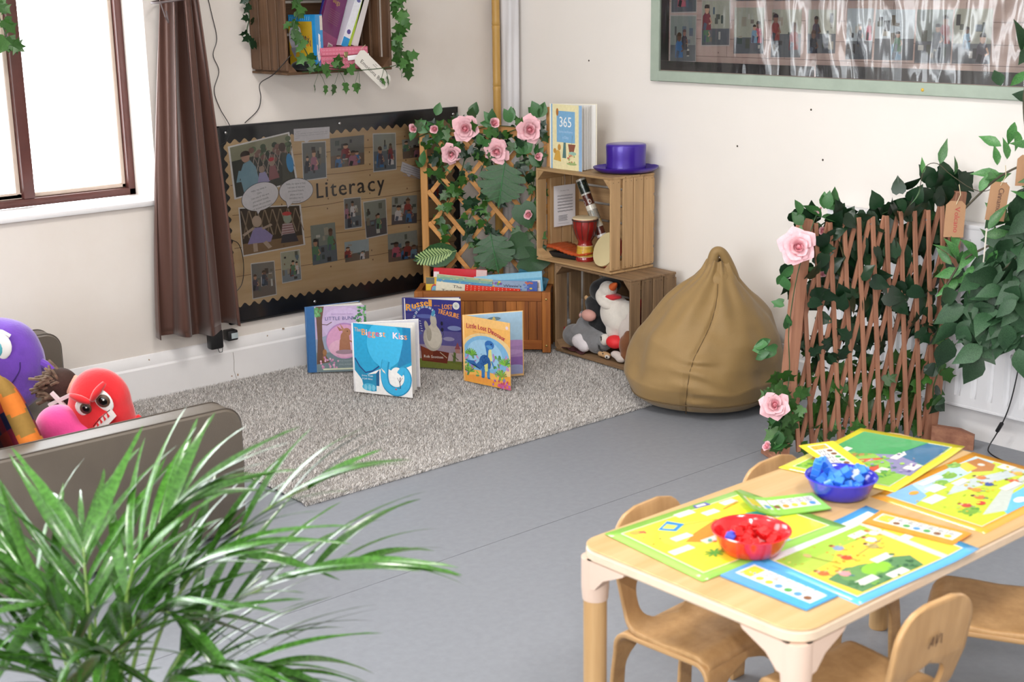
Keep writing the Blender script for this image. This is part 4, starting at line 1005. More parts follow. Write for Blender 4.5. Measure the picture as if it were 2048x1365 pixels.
blob('body', [((0, 0, .18), (.058, .07, .075)), ((-.005, -.035, .15), (.055, .062, .062)), ((0, -.06, .19), (.045, .05, .05)), ((-.02, .015, .235), (.04, .05, .035)), ((-.01, -.02, .11), (.045, .05, .04))], M_wfur, pg)
blob('head', [((.0, .092, .258), (.042, .045, .045)), ((.02, .06, .285), (.045, .06, .032)), ((.03, .08, .19), (.03, .035, .07))], M_bfur, pg)
blob('face', [((-.022, .020, .278), (.035, .040, .034)), ((-.03, .045, .245), (.028, .032, .036))], M_wfur, pg)
G().lathe([(.016, 0), (.013, .02), (.006, .042), (0, .05)], 14).build('beak', M_or, pg); _bk = [c for c in pg.children if c.name.startswith('beak')][0]; _bk.location = (-.04, -.022, .295)
_bk.rotation_euler = Vector((-.3, -.75, .45)).to_track_quat('Z', 'Y').to_euler()
o = blob('scarf', [((-.02, .0, .252), (.035, .05, .012)), ((-.035, -.01, .245), (.02, .02, .012), (0, .5, 0))], M_red, pg)
blob('wing', [((-.045, .015, .225), (.025, .045, .022), (.5, 0, .2))], M_wfur, pg)
cw = thing('mole_toy', (-.190, -.738, ZF), 'small black soft toy with pink snout behind the grey cat toy', 'soft toy')
blob('body', [((0, 0, .185), (.042, .043, .045)), ((0, .01, .20), (.035, .045, .035)), ((.01, .0, .11), (.04, .045, .06))], M_bfur, cw)
blob('snout', [((-.042, .0, .158), (.026, .038, .026))], M_pinkf, cw)
blob('ear', [((.0, .055, .215), (.008, .018, .014), (.4, 0, 0))], M_tan, cw); blob('ear', [((-.01, .055, .13), (.008, .02, .013), (-.3, 0, 0))], M_tan, cw)
kt = thing('cat_toy', (-.205, -.70, ZF), 'grey plush cat with white belly lying on its side in the lower crate', 'soft toy')
blob('body', [((0, .075, .05), (.05, .055, .048)), ((0, .03, .055), (.055, .06, .052)), ((-.005, -.02, .05), (.055, .06, .05)), ((-.01, -.075, .045), (.048, .055, .045)), ((0, .02, .10), (.03, .035, .04)), ((.01, -.03, .095), (.03, .04, .03)), ((-.01, -.11, .055), (.04, .04, .035))], M_gfur, kt)
blob('belly', [((-.045, -.01, .045), (.022, .045, .035), (0, 0, .25)), ((-.05, -.03, .03), (.02, .035, .026))], mat('white_belly_plush', '#d8d2d6', .95, bump=.8, bscale=140), kt)
blob('ear', [((-.005, .025, .145), (.010, .016, .022), (.3, 0, 0))], M_gfur, kt); blob('ear', [((-.005, .11, .105), (.009, .02, .015))], M_gfur, kt)
blob('inner_ear', [((-.013, .028, .145), (.005, .010, .014), (.3, 0, 0))], mat('pink_inner_ear', '#d6a6a0', .9), kt)
blob('muzzle', [((-.035, -.14, .075), (.022, .022, .026))], M_wfur, kt)
g = G()
for y, z in ((-.112, .055), (-.118, .05)): g.tube([(-.046, y, z), (-.05, y-.008, z-.018), (-.046, y-.02, z-.024)], .002, 5)
g.tube([(-.052, -.135, .09), (-.056, -.14, .08), (-.052, -.137, .07)], .003, 5)
g.build('stitching', M_bfur, kt)
dg = thing('dog_toy', (-.225, -.93, ZF), 'brown and cream toy dog in red collar in the lower crate corner', 'soft toy')
blob('body', [((.0, -.02, .07), (.035, .032, .05)), ((.0, -.035, .10), (.03, .025, .04)), ((0, -.03, .03), (.04, .03, .03))], M_nfur, dg)
blob('neckerchief', [((-.012, .035, .075), (.035, .042, .028))], mat('bright_red_cloth', '#e02a30', .6), dg)
blob('leg', [((-.005, -.005, .13), (.018, .022, .05), (.15, 0, 0)), ((0, -.03, .15), (.015, .018, .06))], M_tan, dg).active_material = M_lfur
blob('leg', [((-.03, -.015, .018), (.02, .025, .017)), ((-.03, .01, .03), (.018, .03, .016))], M_lfur, dg)
br = thing('bear_toy', (-.245, -.845, ZF), 'small tan animal toy face lying under the grey cat', 'soft toy')
blob('head', [((0, 0, .014), (.018, .035, .013)), ((-.004, .02, .015), (.014, .016, .012))], M_tan, br)
blob('muzzle', [((-.014, -.028, .012), (.012, .016, .010))], M_wfur, br)
G().ball((-.025, -.035, .014), .004, 8, 6).build('nose', M_eye, br)
G().ball((-.017, -.005, .022), .003, 8, 6).build('eye', M_eye, br)
md = thing('maroon_cloth', (-.215, -.655, ZF), 'dark maroon cloth under the grey cat toy in the lower crate', 'cloth')
G().grid(lambda u, v: Vector((-.06+.15*u, .07-.16*v, .006+.004*math.sin(u*14+v*5)+.003*math.sin(v*19))), 24, 24).build('cloth', mat('maroon_cloth', '#4a2226', .9), md, sharp=180); solidify([c for c in md.children][0], .002)
fb = book('book', 'thin red book standing at the back of the lower crate', (-.075, -.84, ZF), (0, 0, math.radians(-90)), .20, .22, .012, '#9c1c28')
fb2 = book('book', 'thin red edged book against the left wall of the lower crate', (-.235, -.592, ZF), (0, 0, 0), .10, .085, .006, '#a01c2a')
# ---------------------------------------------------------------- planter box with books, lattice trellis behind it
PX0, PY0 = -.708, -.185; PA = math.atan2(-.7245, .6893)
Mp = Matrix.Translation((PX0, PY0, 0)) @ Matrix.Rotation(PA, 4, 'Z')
def PW(x, y, z): return Mp @ Vector((x, y, z))
W_acz = wood('acacia_upright', '#7a4420', '#a9692f', axis=2, rnd=.25); W_acx = wood('acacia_rail', '#84481f', '#a5652f', axis=0); W_acy = wood('acacia_side', '#7d4620', '#9c5e2c', axis=1)
pb = thing('planter_box', (PX0, PY0, .019), 'reddish brown wooden planter box full of books set across the corner', 'planter', rz=PA)
H = .258; LN = .569; D = .175
for x in (0, LN-.036):
    for y in (0, D-.03): G().box(x, x+.036, y, y+.03, 0, H, .002).build('corner_post', W_acz, pb)
G().box(.036, LN-.036, .004, .024, H-.04, H, .002).build('rail', W_acx, pb); G().box(.036, LN-.036, .004, .024, .012, .052, .002).build('rail', W_acx, pb)
G().box(.036, LN-.036, D-.02, D-.004, H-.04, H-.002, .002).build('rail', W_acx, pb)
R = random.Random(12); x = .036; i = 0
while x < LN-.04:
    wd = R.choice((.028, .036, .044, .05)); x1 = min(x+wd, LN-.036)
    G().box(x+.0008, x1-.0008, .008, .018, .05, H-.038).build('slat', W_acz, pb); x = x1
x = .036
while x < LN-.04:
    x1 = min(x+.05, LN-.036); G().box(x+.001, x1-.001, D-.016, D-.008, .02, H-.04).build('slat', W_acz, pb); x = x1
for xs in ((.004, .022), (LN-.022, LN-.004)):
    for k in range(3): G().box(xs[0], xs[1], .03+k*.0385, .03+(k+1)*.0385-.001, .02, H-.03).build('slat', W_acz, pb)
    G().box(xs[0]-.002, xs[1]+.002, .028, D-.028, H-.03, H, .002).build('rail', W_acy, pb)
G().box(.02, LN-.02, .02, D-.02, .012, .02).build('base_board', W_acx, pb)
_scr = G().ball((0, 0, 0), (.0045, .002, .0045), 8, 6).mesh('screw', M_brass)
for x in (.018, LN-.018):
    for z in (.03, H-.03): put('screw', _scr, pb, (x, -.001, z))
# trellis
W_tr = wood('trellis_wood', '#b57a40', '#d09a5a', axis=0, rnd=.15, bump=.15); W_trz = wood('trellis_post_wood', '#a9763c', '#c8955a', axis=2)
TY = D+.012
tr = thing('trellis', tuple(PW(0, TY, .019)), 'light wooden lattice trellis with arched top rail behind the planter box', 'trellis', rz=PA)
G().box(.012, .042, -.010, .010, 0, .90, .003).build('post', W_trz, tr)
G().box(.545, .575, -.010, .010, 0, 1.0, .003).build('post', W_trz, tr)
g = G(); n = 20; vs = []
for i in range(n+1):
    u = i/n; x = .042+u*.503; z = .895+.028*math.sin(u*PI*.98)**.8 if 0 < u < 1 else .895
    for y in (-.009, .009):
        vs += [(x, y, z-.032), (x, y, z)]
fs = []
for i in range(n):
    a = 4*i; b = a+4
    fs += [(a, b, b+1, a+1), (a+2, a+3, b+3, b+2), (a+1, b+1, b+3, a+3), (a, a+2, b+2, b)]
g.add(vs, fs+[(0, 1, 3, 2), (4*n, 4*n+2, 4*n+3, 4*n+1)]); g.build('top_rail', W_tr, tr, sharp=30)
G().box(.042, .545, -.008, .008, .25, .275, .002).build('rail', W_tr, tr)
x0, x1, z0, z1 = .042, .545, .27, .885; sl = 1.22; wdt = .019
def clip(sgn, c):
    """the lattice line z = sgn*sl*x + c clipped to the frame"""
    pts = []
    for x in (x0, x1):
        z = sgn*sl*x+c
        if z0 <= z <= z1: pts.append((x, z))
    for z in (z0, z1):
        x = (z-c)/(sgn*sl)
        if x0 < x < x1: pts.append((x, z))
    pts.sort()
    return (pts[0], pts[-1]) if len(pts) >= 2 and math.dist(pts[0], pts[-1]) > .03 else None
for sgn, y in ((-1, -.0045), (1, .0045)):
    c = z0-sl*x1 if sgn > 0 else z0
    c += .03
    while c < z1+sl*x1+.01:
        s_ = clip(sgn, c)
        if s_:
            (xa, za), (xb, zb) = s_
            G().bar((xa, y, za), (xb, y, zb), wdt, .0075, up=(0, 1, 0), bev=.001).build('slat', W_tr, tr)
        c += .135
# books in the planter
def pbook(label, x, y, z, w_, h_, t_, col, draw=None, tilt=0., spine=None, lean=-.06):
    o = book('book', label, tuple(PW(x, y, z)), (lean, 0, 0), w_, h_, t_, col, draw, 'books in the planter box')
    o.rotation_euler = (Matrix.Rotation(PA, 3, 'Z') @ Matrix.Rotation(tilt, 3, 'Y') @ Matrix.Rotation(lean, 3, 'X')).to_euler(); return o
def d_yel(p):
    p.rect(0, 0, 1, 1, '#e6bc3e'); p.oval(.3, .80, .14, .1, '#c8504e'); p.oval(.3, .80, .11, .075, '#7ab0c8'); p.rect(0, .9, .3, 1, '#6a6a60')
def d_tb(p):
    p.rect(0, 0, 1, 1, '#e4dec8'); p.rect(0, .93, 1, .98, '#7fae9c'); p.rect(0, .895, 1, .935, '#5a96c0'); p.rect(0, .97, 1, 1, '#a9b68e')
    R = random.Random(1)
    for i in range(26): p.oval(R.random(), R.uniform(.90, .99), .02, .006, R.choice(['#8cb08a', '#4e86b4', '#a9c4a0', '#c4c890']), 6)
    p.text('The', .30, .825, .06, '#3e3c36', fit=.17); p.text('Teddy Bears', .10, .752, .06, '#3e3c36', fit=.62)
def d_dot(p):
    p.rect(0, 0, 1, 1, '#d8321e'); R = random.Random(2)
    for i in range(14):
        for j in range(4): p.oval((i+.5)/14, .985-j*.03, .008, .006, '#f0dccc', 6)
    p.rect(.12, .0, .95, .9, '#e8c49a')
def d_win(p):
    p.rect(0, 0, 1, 1, '#8ea6c4'); p.rect(.8, 0, 1, 1, '#4e66b0'); R = random.Random(3)
    for i in range(24): p.oval(R.uniform(.02, .3), R.uniform(.72, .98), .03, .02, R.choice(['#6aa05a', '#d8c04a', '#c04a5a', '#7a5aa0']), 6); p.oval(R.uniform(.66, .9), R.uniform(.7, .98), .03, .015, R.choice(['#d8c04a', '#8a6ab0', '#c06a5a', '#6a86c8']), 6)
    p.text("Winnie's", .34, .905, .055, '#2a2a48', fit=.36, bold=.01); p.rect(.3, .84, .66, .885, '#d89a3c')
def d_lb(p): p.rect(0, 0, 1, 1, '#6fb0d2'); p.rect(0, .92, 1, 1, '#8cc4de'); p.rect(.85, .70, .97, .88, '#e2dcdc'); p.rect(.87, .76, .95, .84, '#b8b0b0')
def d_teal(p): p.rect(0, 0, 1, 1, '#1f5a6e'); p.rect(.1, .84, .9, .95, '#3f7a8c'); p.text('STORY', .2, .86, .07, '#b8d0d4', fit=.5); p.oval(.3, .6, .1, .1, '#b84a30'); p.oval(.6, .7, .06, .05, '#c89a4a')
bz0 = .04
pbook('yellow book, leftmost in the planter box', .040, .058, bz0, .12, .283, .010, '#e6bc3e', d_yel)
pbook('cream book with blue band titled for teddies in the planter box', .062, .042, bz0+.014, .235, .287, .012, '#dcd8c8', d_tb, tilt=.10)
pbook('red dotted book tilted in front of the others in the planter box', .190, .026, bz0-.002, .23, .262, .008, '#d8321e', d_dot, tilt=.08)
pbook('glossy red and white book behind the cream one in the planter box', .060, .074, bz0+.02, .225, .30, .014, '#c01f2c', lambda p: (p.rect(0, 0, 1, 1, '#c8202e'), p.rect(0, .78, .1, .95, '#e8dce0'), p.rect(.8, .9, 1, 1, '#d8b8b4')), tilt=.04)
pbook('pale blue and purple book in the middle right of the planter box', .290, .046, bz0, .215, .274, .010, '#6f86b8', d_win, tilt=.02)
pbook('large light blue glossy book at the right end of the planter box', .265, .066, bz0+.005, .285, .280, .028, '#6fb0d2', d_lb, tilt=-.08)
pbook('dark teal book tilted behind the light blue one in the planter box', .330, .104, bz0+.03, .13, .30, .012, '#1f5a6e', d_teal, tilt=.35)
# plants on the trellis: local frame helpers
FR = (Matrix.Rotation(PA, 3, 'Z') @ Vector((0, -1, 0)))
def TP(x, z, d=.02): return PW(x, TY-d, z)
R = random.Random(21)
GR = 'ivy garlands wound over the corner trellis'
strands = [('ivy garland hanging down the left side of the corner trellis', [TP(.06, .90), TP(.12, .82), TP(.08, .74), TP(.14, .66), TP(.10, .56), TP(.14, .48)], 22),
  ('ivy garland wandering from the rail to the middle of the corner trellis', [TP(.12, .88), TP(.20, .84), TP(.19, .76), TP(.16, .68), TP(.23, .60), TP(.20, .50), TP(.26, .42)], 34),
  ('ivy garland dropping down the centre of the corner trellis', [TP(.24, .90), TP(.30, .84), TP(.27, .74), TP(.32, .66), TP(.26, .58), TP(.32, .50), TP(.27, .40), TP(.31, .34)], 38),
  ('ivy garland down the right side of the corner trellis', [TP(.40, .90), TP(.46, .86), TP(.45, .76), TP(.50, .66), TP(.46, .54), TP(.51, .44), TP(.47, .36)], 34),
  ('ivy garland lying along the top rail of the corner trellis', [TP(.01, .90), TP(.10, .93), TP(.22, .92), TP(.33, .90), TP(.43, .93), TP(.55, .92)], 40)]
for lab, pts, n in strands:
    garland('ivy_garland', lab, GR, tuple(pts[-1] if 'rail' not in lab else pts[0]), pts, [ME_ivy, ME_ivyd, ME_ivy], n, .046, FR, R, spread=.03)
rg = thing('rose_garland', tuple(TP(.0, .93)), 'garland of pink roses along the top of the corner trellis', 'garland', 'rose garlands'); B = TP(.0, .93)
P = curve_pts([TP(-.01, .925), TP(.09, .93), TP(.2, .92), TP(.33, .945), TP(.48, .92), TP(.50, .82), TP(.49, .70), TP(.47, .58)], 40)
G().tube([p-B for p in P], .002, 5).build('vine', M_vine, rg)
for x, z, s, d, full in ((.004, .939, .085, (-.6, 0, -.1), 0), (.088, .935, .085, (-.2, 0, .1), 0), (.213, .938, .125, (.0, 0, .05), 1), (.326, .954, .10, (.6, 0, .5), 0), (.478, .931, .13, (.1, 0, .0), 1), (.154, .835, .10, (-.1, 0, -.2), 1), (.341, .845, .115, (.1, 0, -.1), 1), (.506, .822, .08, (.5, 0, 0), 0), (.476, .579, .09, (-.4, 0, 0), 0)):
    dd = Matrix.Rotation(PA, 3, 'Z') @ Vector((d[0], -1, d[2]))
    q = TP(x, z, .045); rose(rg, q-B, dd, s*.95, R, full)
    for k in range(4): a = R.uniform(0, 2*PI); add_leaf(rg, ME_rosel, q-B-FR*.015, Matrix.Rotation(PA, 3, 'Z') @ Vector((math.cos(a), -.1, math.sin(a))), FR, .055, R, .15)
for x, z, n in ((.40, .96, 3), (.52, .98, 5), (.24, .98, 3), (.09, .99, 1), (.45, .83, 5), (.52, .78, 3), (.14, .80, 3), (.03, .78, 2), (.28, .87, 3)):
    for k in range(n): add_leaf(rg, ME_rosel, TP(x, z, .04)-B, (R.gauss(0, .3), R.gauss(0, .3), .9), FR, .065, R, .5)
# monstera leaves
def monst():
    pts = [(0, 0)]
    N = 34
    for i in range(1, N):
        t = i/N; a = -PI/2+.25+t*(PI-.25)
        r = .55*(1-.28*abs(math.sin(a))**2)+(.12 if a > .9 else 0)*(a-.9)
        notch = .62 if (i % 5 == 0 and 5 < i < 31) else 1
        x = r*math.cos(a)*notch*1.0; y = .48+r*math.sin(a)*1.0
        pts.append((x, y))
    pts.append((0, 1.08)); return pts
ME_mons = lobed_mesh('leaf', monst(), M_mons, droop=.18, fold=.1, center=(0, .42))
def veins(me_scale, n=5):
    g = G(); g.tube([(0, 0, .004), (0, .5, .004), (0, 1.0, -.06)], .008, 4)
    for k in range(n):
        y = .15+k*.16
        for s in (-1, 1): g.tube([(0, y, .006), (s*.2, y+.10, .012-.01), (s*.38, y+.15, .0)], .004, 3)
    return g.mesh('vein', mat('leaf_vein', '#4a8a56', .5))
ME_vein = veins(1)
for lab, x, z, s, roll, tilt, d in (('large green monstera leaf in the middle of the corner trellis', .375, .80, .185, PI+.15, 0, .05), ('lower dark monstera leaf above the planter books', .31, .50, .165, PI-.2, 0, .06)):
    t = thing('monstera_leaf', tuple(TP(x, z, d)), lab, 'leaf', 'monstera leaves on the corner trellis')
    Mr = Matrix.Rotation(PA, 3, 'Z') @ Matrix.Rotation(roll, 3, 'Y') @ Matrix.Rotation(PI/2+.15, 3, 'X')
    t.rotation_euler = Mr.to_euler(); t.scale = (s, s, s)
    put('blade', ME_mons, t); put('vein', ME_vein, t, (0, 0, .004))
    G().tube([(0, 0, 0), (.05, -.25, -.1), (0, -.5, -.3)], .015, 5).build('stem', M_vine, t)
for lab, x, z, s, roll, d in (('plain heart shaped leaf at the right of the corner trellis', .47, .47, .11, -PI/2-.6, .05), ('broad plain leaf low on the right edge of the corner trellis', .43, .385, .12, PI/2+.1, .05), ('heart shaped leaf beside the pink bud on the corner trellis', .44, .62, .10, PI-.4, .045)):
    t = thing('broad_leaf', tuple(TP(x, z, d)), lab, 'leaf'); Mr = Matrix.Rotation(PA, 3, 'Z') @ Matrix.Rotation(roll, 3, 'Y') @ Matrix.Rotation(PI/2+.1, 3, 'X'); t.rotation_euler = Mr.to_euler(); t.scale = (s,)*3
    put('blade', lobed_mesh('blade', [(0, 0), (.25, -.1), (.5, .1), (.55, .38), (.4, .7), (.15, .95), (0, 1.1)], M_mons, droop=.2), t); G().tube([(0, 0, 0), (0, -.3, -.1)], .015, 5).build('stem', M_vine, t)
df = thing('variegated_leaf', tuple(TP(.165, .425, .05)), 'long green leaf with cream veining at the left of the corner trellis', 'leaf')
df.rotation_euler = (Matrix.Rotation(PA, 3, 'Z') @ Matrix.Rotation(-PI/2-.22, 3, 'Y') @ Matrix.Rotation(PI/2+.15, 3, 'X')).to_euler(); df.scale = (.19,)*3
put('blade', leaf_mesh('blade', [(0, .01), (.1, .16), (.3, .27), (.55, .26), (.8, .13), (1, .005)], M_mons, fold=.12, droop=.1), df)
g = G(); g.tube([(0, 0, .006), (0, .5, -.015), (0, .92, -.075)], .006, 4)
for k in range(12):
    y = .1+k*.065; wv = .20*math.sin(min(1, y/.95)*PI)**.7
    for s in (-1, 1): g.add([(s*.01, y, .008-.1*y*y), (s*wv, y+.10, .012+.12*wv-.1*(y+.1)**2), (s*wv*.8, y+.125, .012+.12*wv*.8-.1*(y+.12)**2), (s*.01, y+.035, .008-.1*y*y)], [(0, 1, 2, 3)])
g.build('marking', mat('cream_marking', '#9fb878', .5), df)['kind'] = 'stuff' 

# ---------------------------------------------------------------- things in and on the wall crate
def d_sb(p):
    p.rect(0, 0, 1, 1, '#2a8fd0'); p.rect(0, .06, .88, .88, '#c9a42c'); p.oval(.22, .6, .22, .24, '#b8b4c0', 20); p.oval(.34, .68, .12, .12, '#dedce2'); p.poly([(.04, .4), (.2, .22), (.3, .42)], '#9c98a6')
    R = random.Random(9)
    for i in range(16): p.oval(R.uniform(.4, .82), R.uniform(.45, .62), .02, .025, R.choice(['#3c3c44', '#7c4a3a', '#d8d4cc', '#c87a30']), 6)
    p.text('Silly', .44, .54, .10, '#3a3c48', fit=.36, bold=.02); p.text('SONGS', .5, .44, .05, '#c8702a', fit=.26)
    for i in range(10): p.line([(.06+i*.08, .90), (.08+i*.08, .97)], .01, '#9ad0ee')
def d_sbs(p):
    p.rect(0, 0, 1, 1, '#2a90d2'); p.text('Snow', .62, .30, .62, '#eef2f6', ang=PI/2, fit=.36, bold=.03); p.rect(.62, .72, 1, .98, '#dcd2c8')
    for i in range(7): p.line([(.35+i*.09, .03), (.35+i*.09, .14)], .03, '#cfe2f0')
    cp = [(v.x, v.y) for v in curve_pts([(.15, .46, 0), (.12, .30, 0), (.3, .22, 0), (.55, .28, 0)], 14)]; p.line(cp, .12, '#f0f2f4')
b1 = book('story_box', 'blue and yellow boxed book at the left of the wall crate', (-1.128, -.222, 1.206), (0, 0, 0), .12, .205, .045, '#2a8fd0', None, 'books in the wall crate')
b1.rotation_euler = (0, 0, math.radians(112)); 
p = Print(lambda u, v: (.12*(1-u), .0454, .205*v), (0, 1, 0), .0001, 0.); d_sb(p); p.build('cover_print', PG, b1)
p = Print(lambda u, v: (-.0018, .045*(1-u), .205*v), (-1, 0, 0), .0001, 0.)
d_sbs(p); p.build('spine_print', PG, b1)
pk = thing('pink_box', (-1.042, -.205, 1.2045), 'pink patterned carry box with a clasp in the wall crate', 'box')
M_pk = mat('pink_card', '#cf6c84', .6)
G().box(-.105, .105, -.035, .09, 0, .052, .002).build('body', M_pk, pk); G().box(-.107, .107, -.037, .092, .053, .083, .002).build('lid', M_pk, pk)
for nm, z0, z1 in (('body_pattern', .002, .050), ('lid_pattern', .055, .081)):
    p = Print(lambda u, v: (-.104+.208*u, -.0374, z0+(z1-z0)*v), (0, -1, 0), .0001); nn = 3 if nm[0] == 'b' else 2
    for i in range(14):
        for j in range(nn):
            u, v = (i+.5)/14, (j+.5)/nn
            for a in (0, PI/2): p.oval(u, v, .026, .10, '#e6a6b4', 8, rot=a*0); p.oval(u, v, .012, .2*1.5/nn, '#d98298', 8)
            p.oval(u, v, .008, .04, '#b83e5e', 6)
    p.build(nm, PR, pk)
G().box(-.006, .012, -.041, -.036, .044, .066, .002).build('clasp', mat('dull_brass', '#9c9068', .4, metal=.8), pk)
G().tube([(-.045, -.038, .042), (-.04, -.048, .045), (-.03, -.05, .046), (-.02, -.048, .045), (-.015, -.038, .042)], .003, 6).build('handle', MATS['dull_brass'], pk)
def ebook(label, x, w_, h_, t_, col, draw, tilt, y=-.17, z=1.292, rz=.25):
    o = book('book', label, (x, y, z), (0, 0, 0), w_, h_, t_, col, draw, 'books in the wall crate'); o.rotation_euler = (Matrix.Rotation(rz, 3, 'Z') @ Matrix.Rotation(tilt, 3, 'Y')).to_euler(); return o
def d_bugs(p):
    p.rect(0, 0, 1, 1, '#6e2a5e'); p.rect(0, 0, 1, .3, '#8c3f6c'); p.text('Bugs', .30, .82, .12, '#b09048', fit=.4, bold=.02)
    for i in range(7): p.line([(.25, .70-i*.035), (.82, .70-i*.035)], .006, '#8f5f62')
    p.rect(.56, .05, .82, .17, '#c9bcc0'); p.rect(.6, .07, .78, .15, '#8c8c80')
ebook('purple book leaning to the right in the wall crate', -1.125, .105, .235, .012, '#6e2a5e', d_bugs, .42)
ebook('dark blue book leaning behind the purple one in the wall crate', -1.118, .10, .25, .010, '#2f2a80', None, .40, y=-.145)
ebook('white and blue book leaning right of the purple one in the wall crate', -1.010, .03, .235, .10, '#dcdce4', lambda p: (p.rect(0, 0, 1, 1, '#dfe0e6'), p.rect(0, .0, 1, .16, '#2a90cc'), p.oval(.5, .26, .3, .04, '#5a4a8c'), p.oval(.5, .8, .3, .03, '#6a6aa0')), .42, rz=0)
ebook('lime green spined book leaning in the wall crate', -.978, .014, .235, .10, '#9cb83c', None, .40, rz=0)
ebook('grey white book, rightmost leaning in the wall crate', -.960, .03, .22, .11, '#cfc8c6', None, .34, rz=0)
tg = thing('wooden_tag', (-.985, -.262, 1.245), 'white wooden tag lettered Emotions Box hanging off the wall crate', 'sign')
Mr = Matrix.Rotation(math.radians(41), 3, 'Y'); tg.rotation_euler = Mr.to_euler()
g = G(); c = .012; pl_ = [(0, -.02), (.012, -.032), (.17, -.032), (.182, -.02), (.182, .02), (.17, .032), (.012, .032), (0, .02)]
g.add([(x-.02, -.004, z) for x, z in pl_]+[(x-.02, 0, z) for x, z in pl_], [tuple(range(8))[::-1], tuple(range(8, 16))]+[(i, (i+1) % 8, 8+(i+1) % 8, 8+i) for i in range(8)])
g.build('board', mat('white_tag_paint', '#d9d4cc', .6), tg, smooth=False)
p = Print(lambda u, v: (-.02+.182*u, -.0043, -.032+.064*v), (0, -1, 0), .0001); p.text('Emotions Box', .52, .26, .34, '#4e4a48', 'c', fit=.76); p.line([(.42, .74), (.58, .74)], .05, '#a8a49e'); p.line([(.46, .86), (.54, .86)], .04, '#a8a49e')
p.build('lettering', PR, tg)
g = G().tube([(.0, -.002, .0), (-.02, .0, .03), (-.01, .006, .055)], .0012, 4); g.build('string', mat('string', '#c8b898', .8), tg)
stp = G().box(-.05, .05, -.004, 0, 0, .018, .002).build('paper_strip', mat('white_paper_strip', '#f0eef0', .6)); stp.location = (-.985, -.246, 1.240); stp.rotation_euler = (0, -.06, 0)
tag(stp, 'narrow white paper strip stuck on the front of the pink box', 'label')
bl = blob('dark_pouch', [((0, 0, .02), (.05, .04, .02)), ((.03, -.01, .018), (.03, .03, .018))], M_bfur); bl.location = (-1.205, -.20, 1.205)
tag(bl, 'small black cloth pouch at the lower left inside the wall crate', 'pouch')
R = random.Random(33); F = Vector((-.3, -1, 0)); GE = 'ivy garlands on the wall crate'
garland('ivy_garland', 'bright ivy garland hanging down the left front of the wall crate', GE, (-1.30, -.262, 1.24), [(-1.25, -.262, 1.62), (-1.275, -.266, 1.52), (-1.255, -.268, 1.44), (-1.285, -.268, 1.36), (-1.24, -.268, 1.29), (-1.20, -.268, 1.23), (-1.12, -.268, 1.215), (-1.04, -.268, 1.205)], ME_ivy, 34, .040, F, R, spread=.018)
garland('ivy_garland', 'ivy garland spilling down the right side of the wall crate', GE, (-.80, -.24, 1.30), [(-.80, -.262, 1.62), (-.785, -.25, 1.54), (-.80, -.26, 1.47), (-.77, -.25, 1.41), (-.79, -.255, 1.34), (-.80, -.25, 1.27), (-.775, -.24, 1.22), (-.755, -.235, 1.19)], ME_ivy, 44, .045, F, R, spread=.025)
# sprigs dangling below the crate
dn = thing('ivy_garland', (-1.03, -.262, 1.20), 'thin ivy garland dangling single leaves under the wall crate', 'garland', GE)
B = Vector((-1.03, -.262, 1.20))
g = G(); P = curve_pts([(-1.25, -.262, 1.205), (-1.12, -.266, 1.205), (-.98, -.266, 1.20), (-.86, -.266, 1.205), (-.80, -.262, 1.215)], 20); g.tube([p-B for p in P], .0016, 5)
ends = [(-1.205, 1.155, -1.18), (-1.155, 1.15, -1.18), (-1.115, 1.150, -1.09), (-1.065, 1.155, -1.09), (-1.02, 1.150, -1.0), (-1.0, 1.148, -1.0), (-.895, 1.165, -.88), (-.865, 1.17, -.88), (-.80, 1.19, -.82)]
for x, z, xs in ends: g.tube([Vector((xs, -.265, 1.203))-B, Vector(((x+xs)/2, -.270, (z+1.21)/2))-B, Vector((x, -.268, z))-B], .0009, 4)
g.build('vine', M_vine, dn)
for x, z, xs in ends: add_leaf(dn, ME_ivy, Vector((x, -.268, z))-B, (R.gauss(0, .25), -.1, -1), (0, -1, 0), .036, R, .12)
dc = garland('dark_garland', 'dark trailing leaves behind the left edge of the wall crate', None, (-1.345, -.06, 1.30), [(-1.34, -.05, 1.56), (-1.35, -.05, 1.48), (-1.335, -.05, 1.41), (-1.35, -.05, 1.35), (-1.335, -.05, 1.29)], ME_ivyd, 12, .035, (0, -1, 0), R, spread=.01)
wi = garland('ivy_garland', 'bright ivy sprig hanging in the window before the mullion', None, (-2.22, .10, 1.28), [(-2.235, .09, 1.62), (-2.22, .09, 1.52), (-2.23, .09, 1.44), (-2.21, .09, 1.36), (-2.195, .09, 1.31)], ME_ivy, 13, .055, (-.3, -1, 0), R, spread=.012)
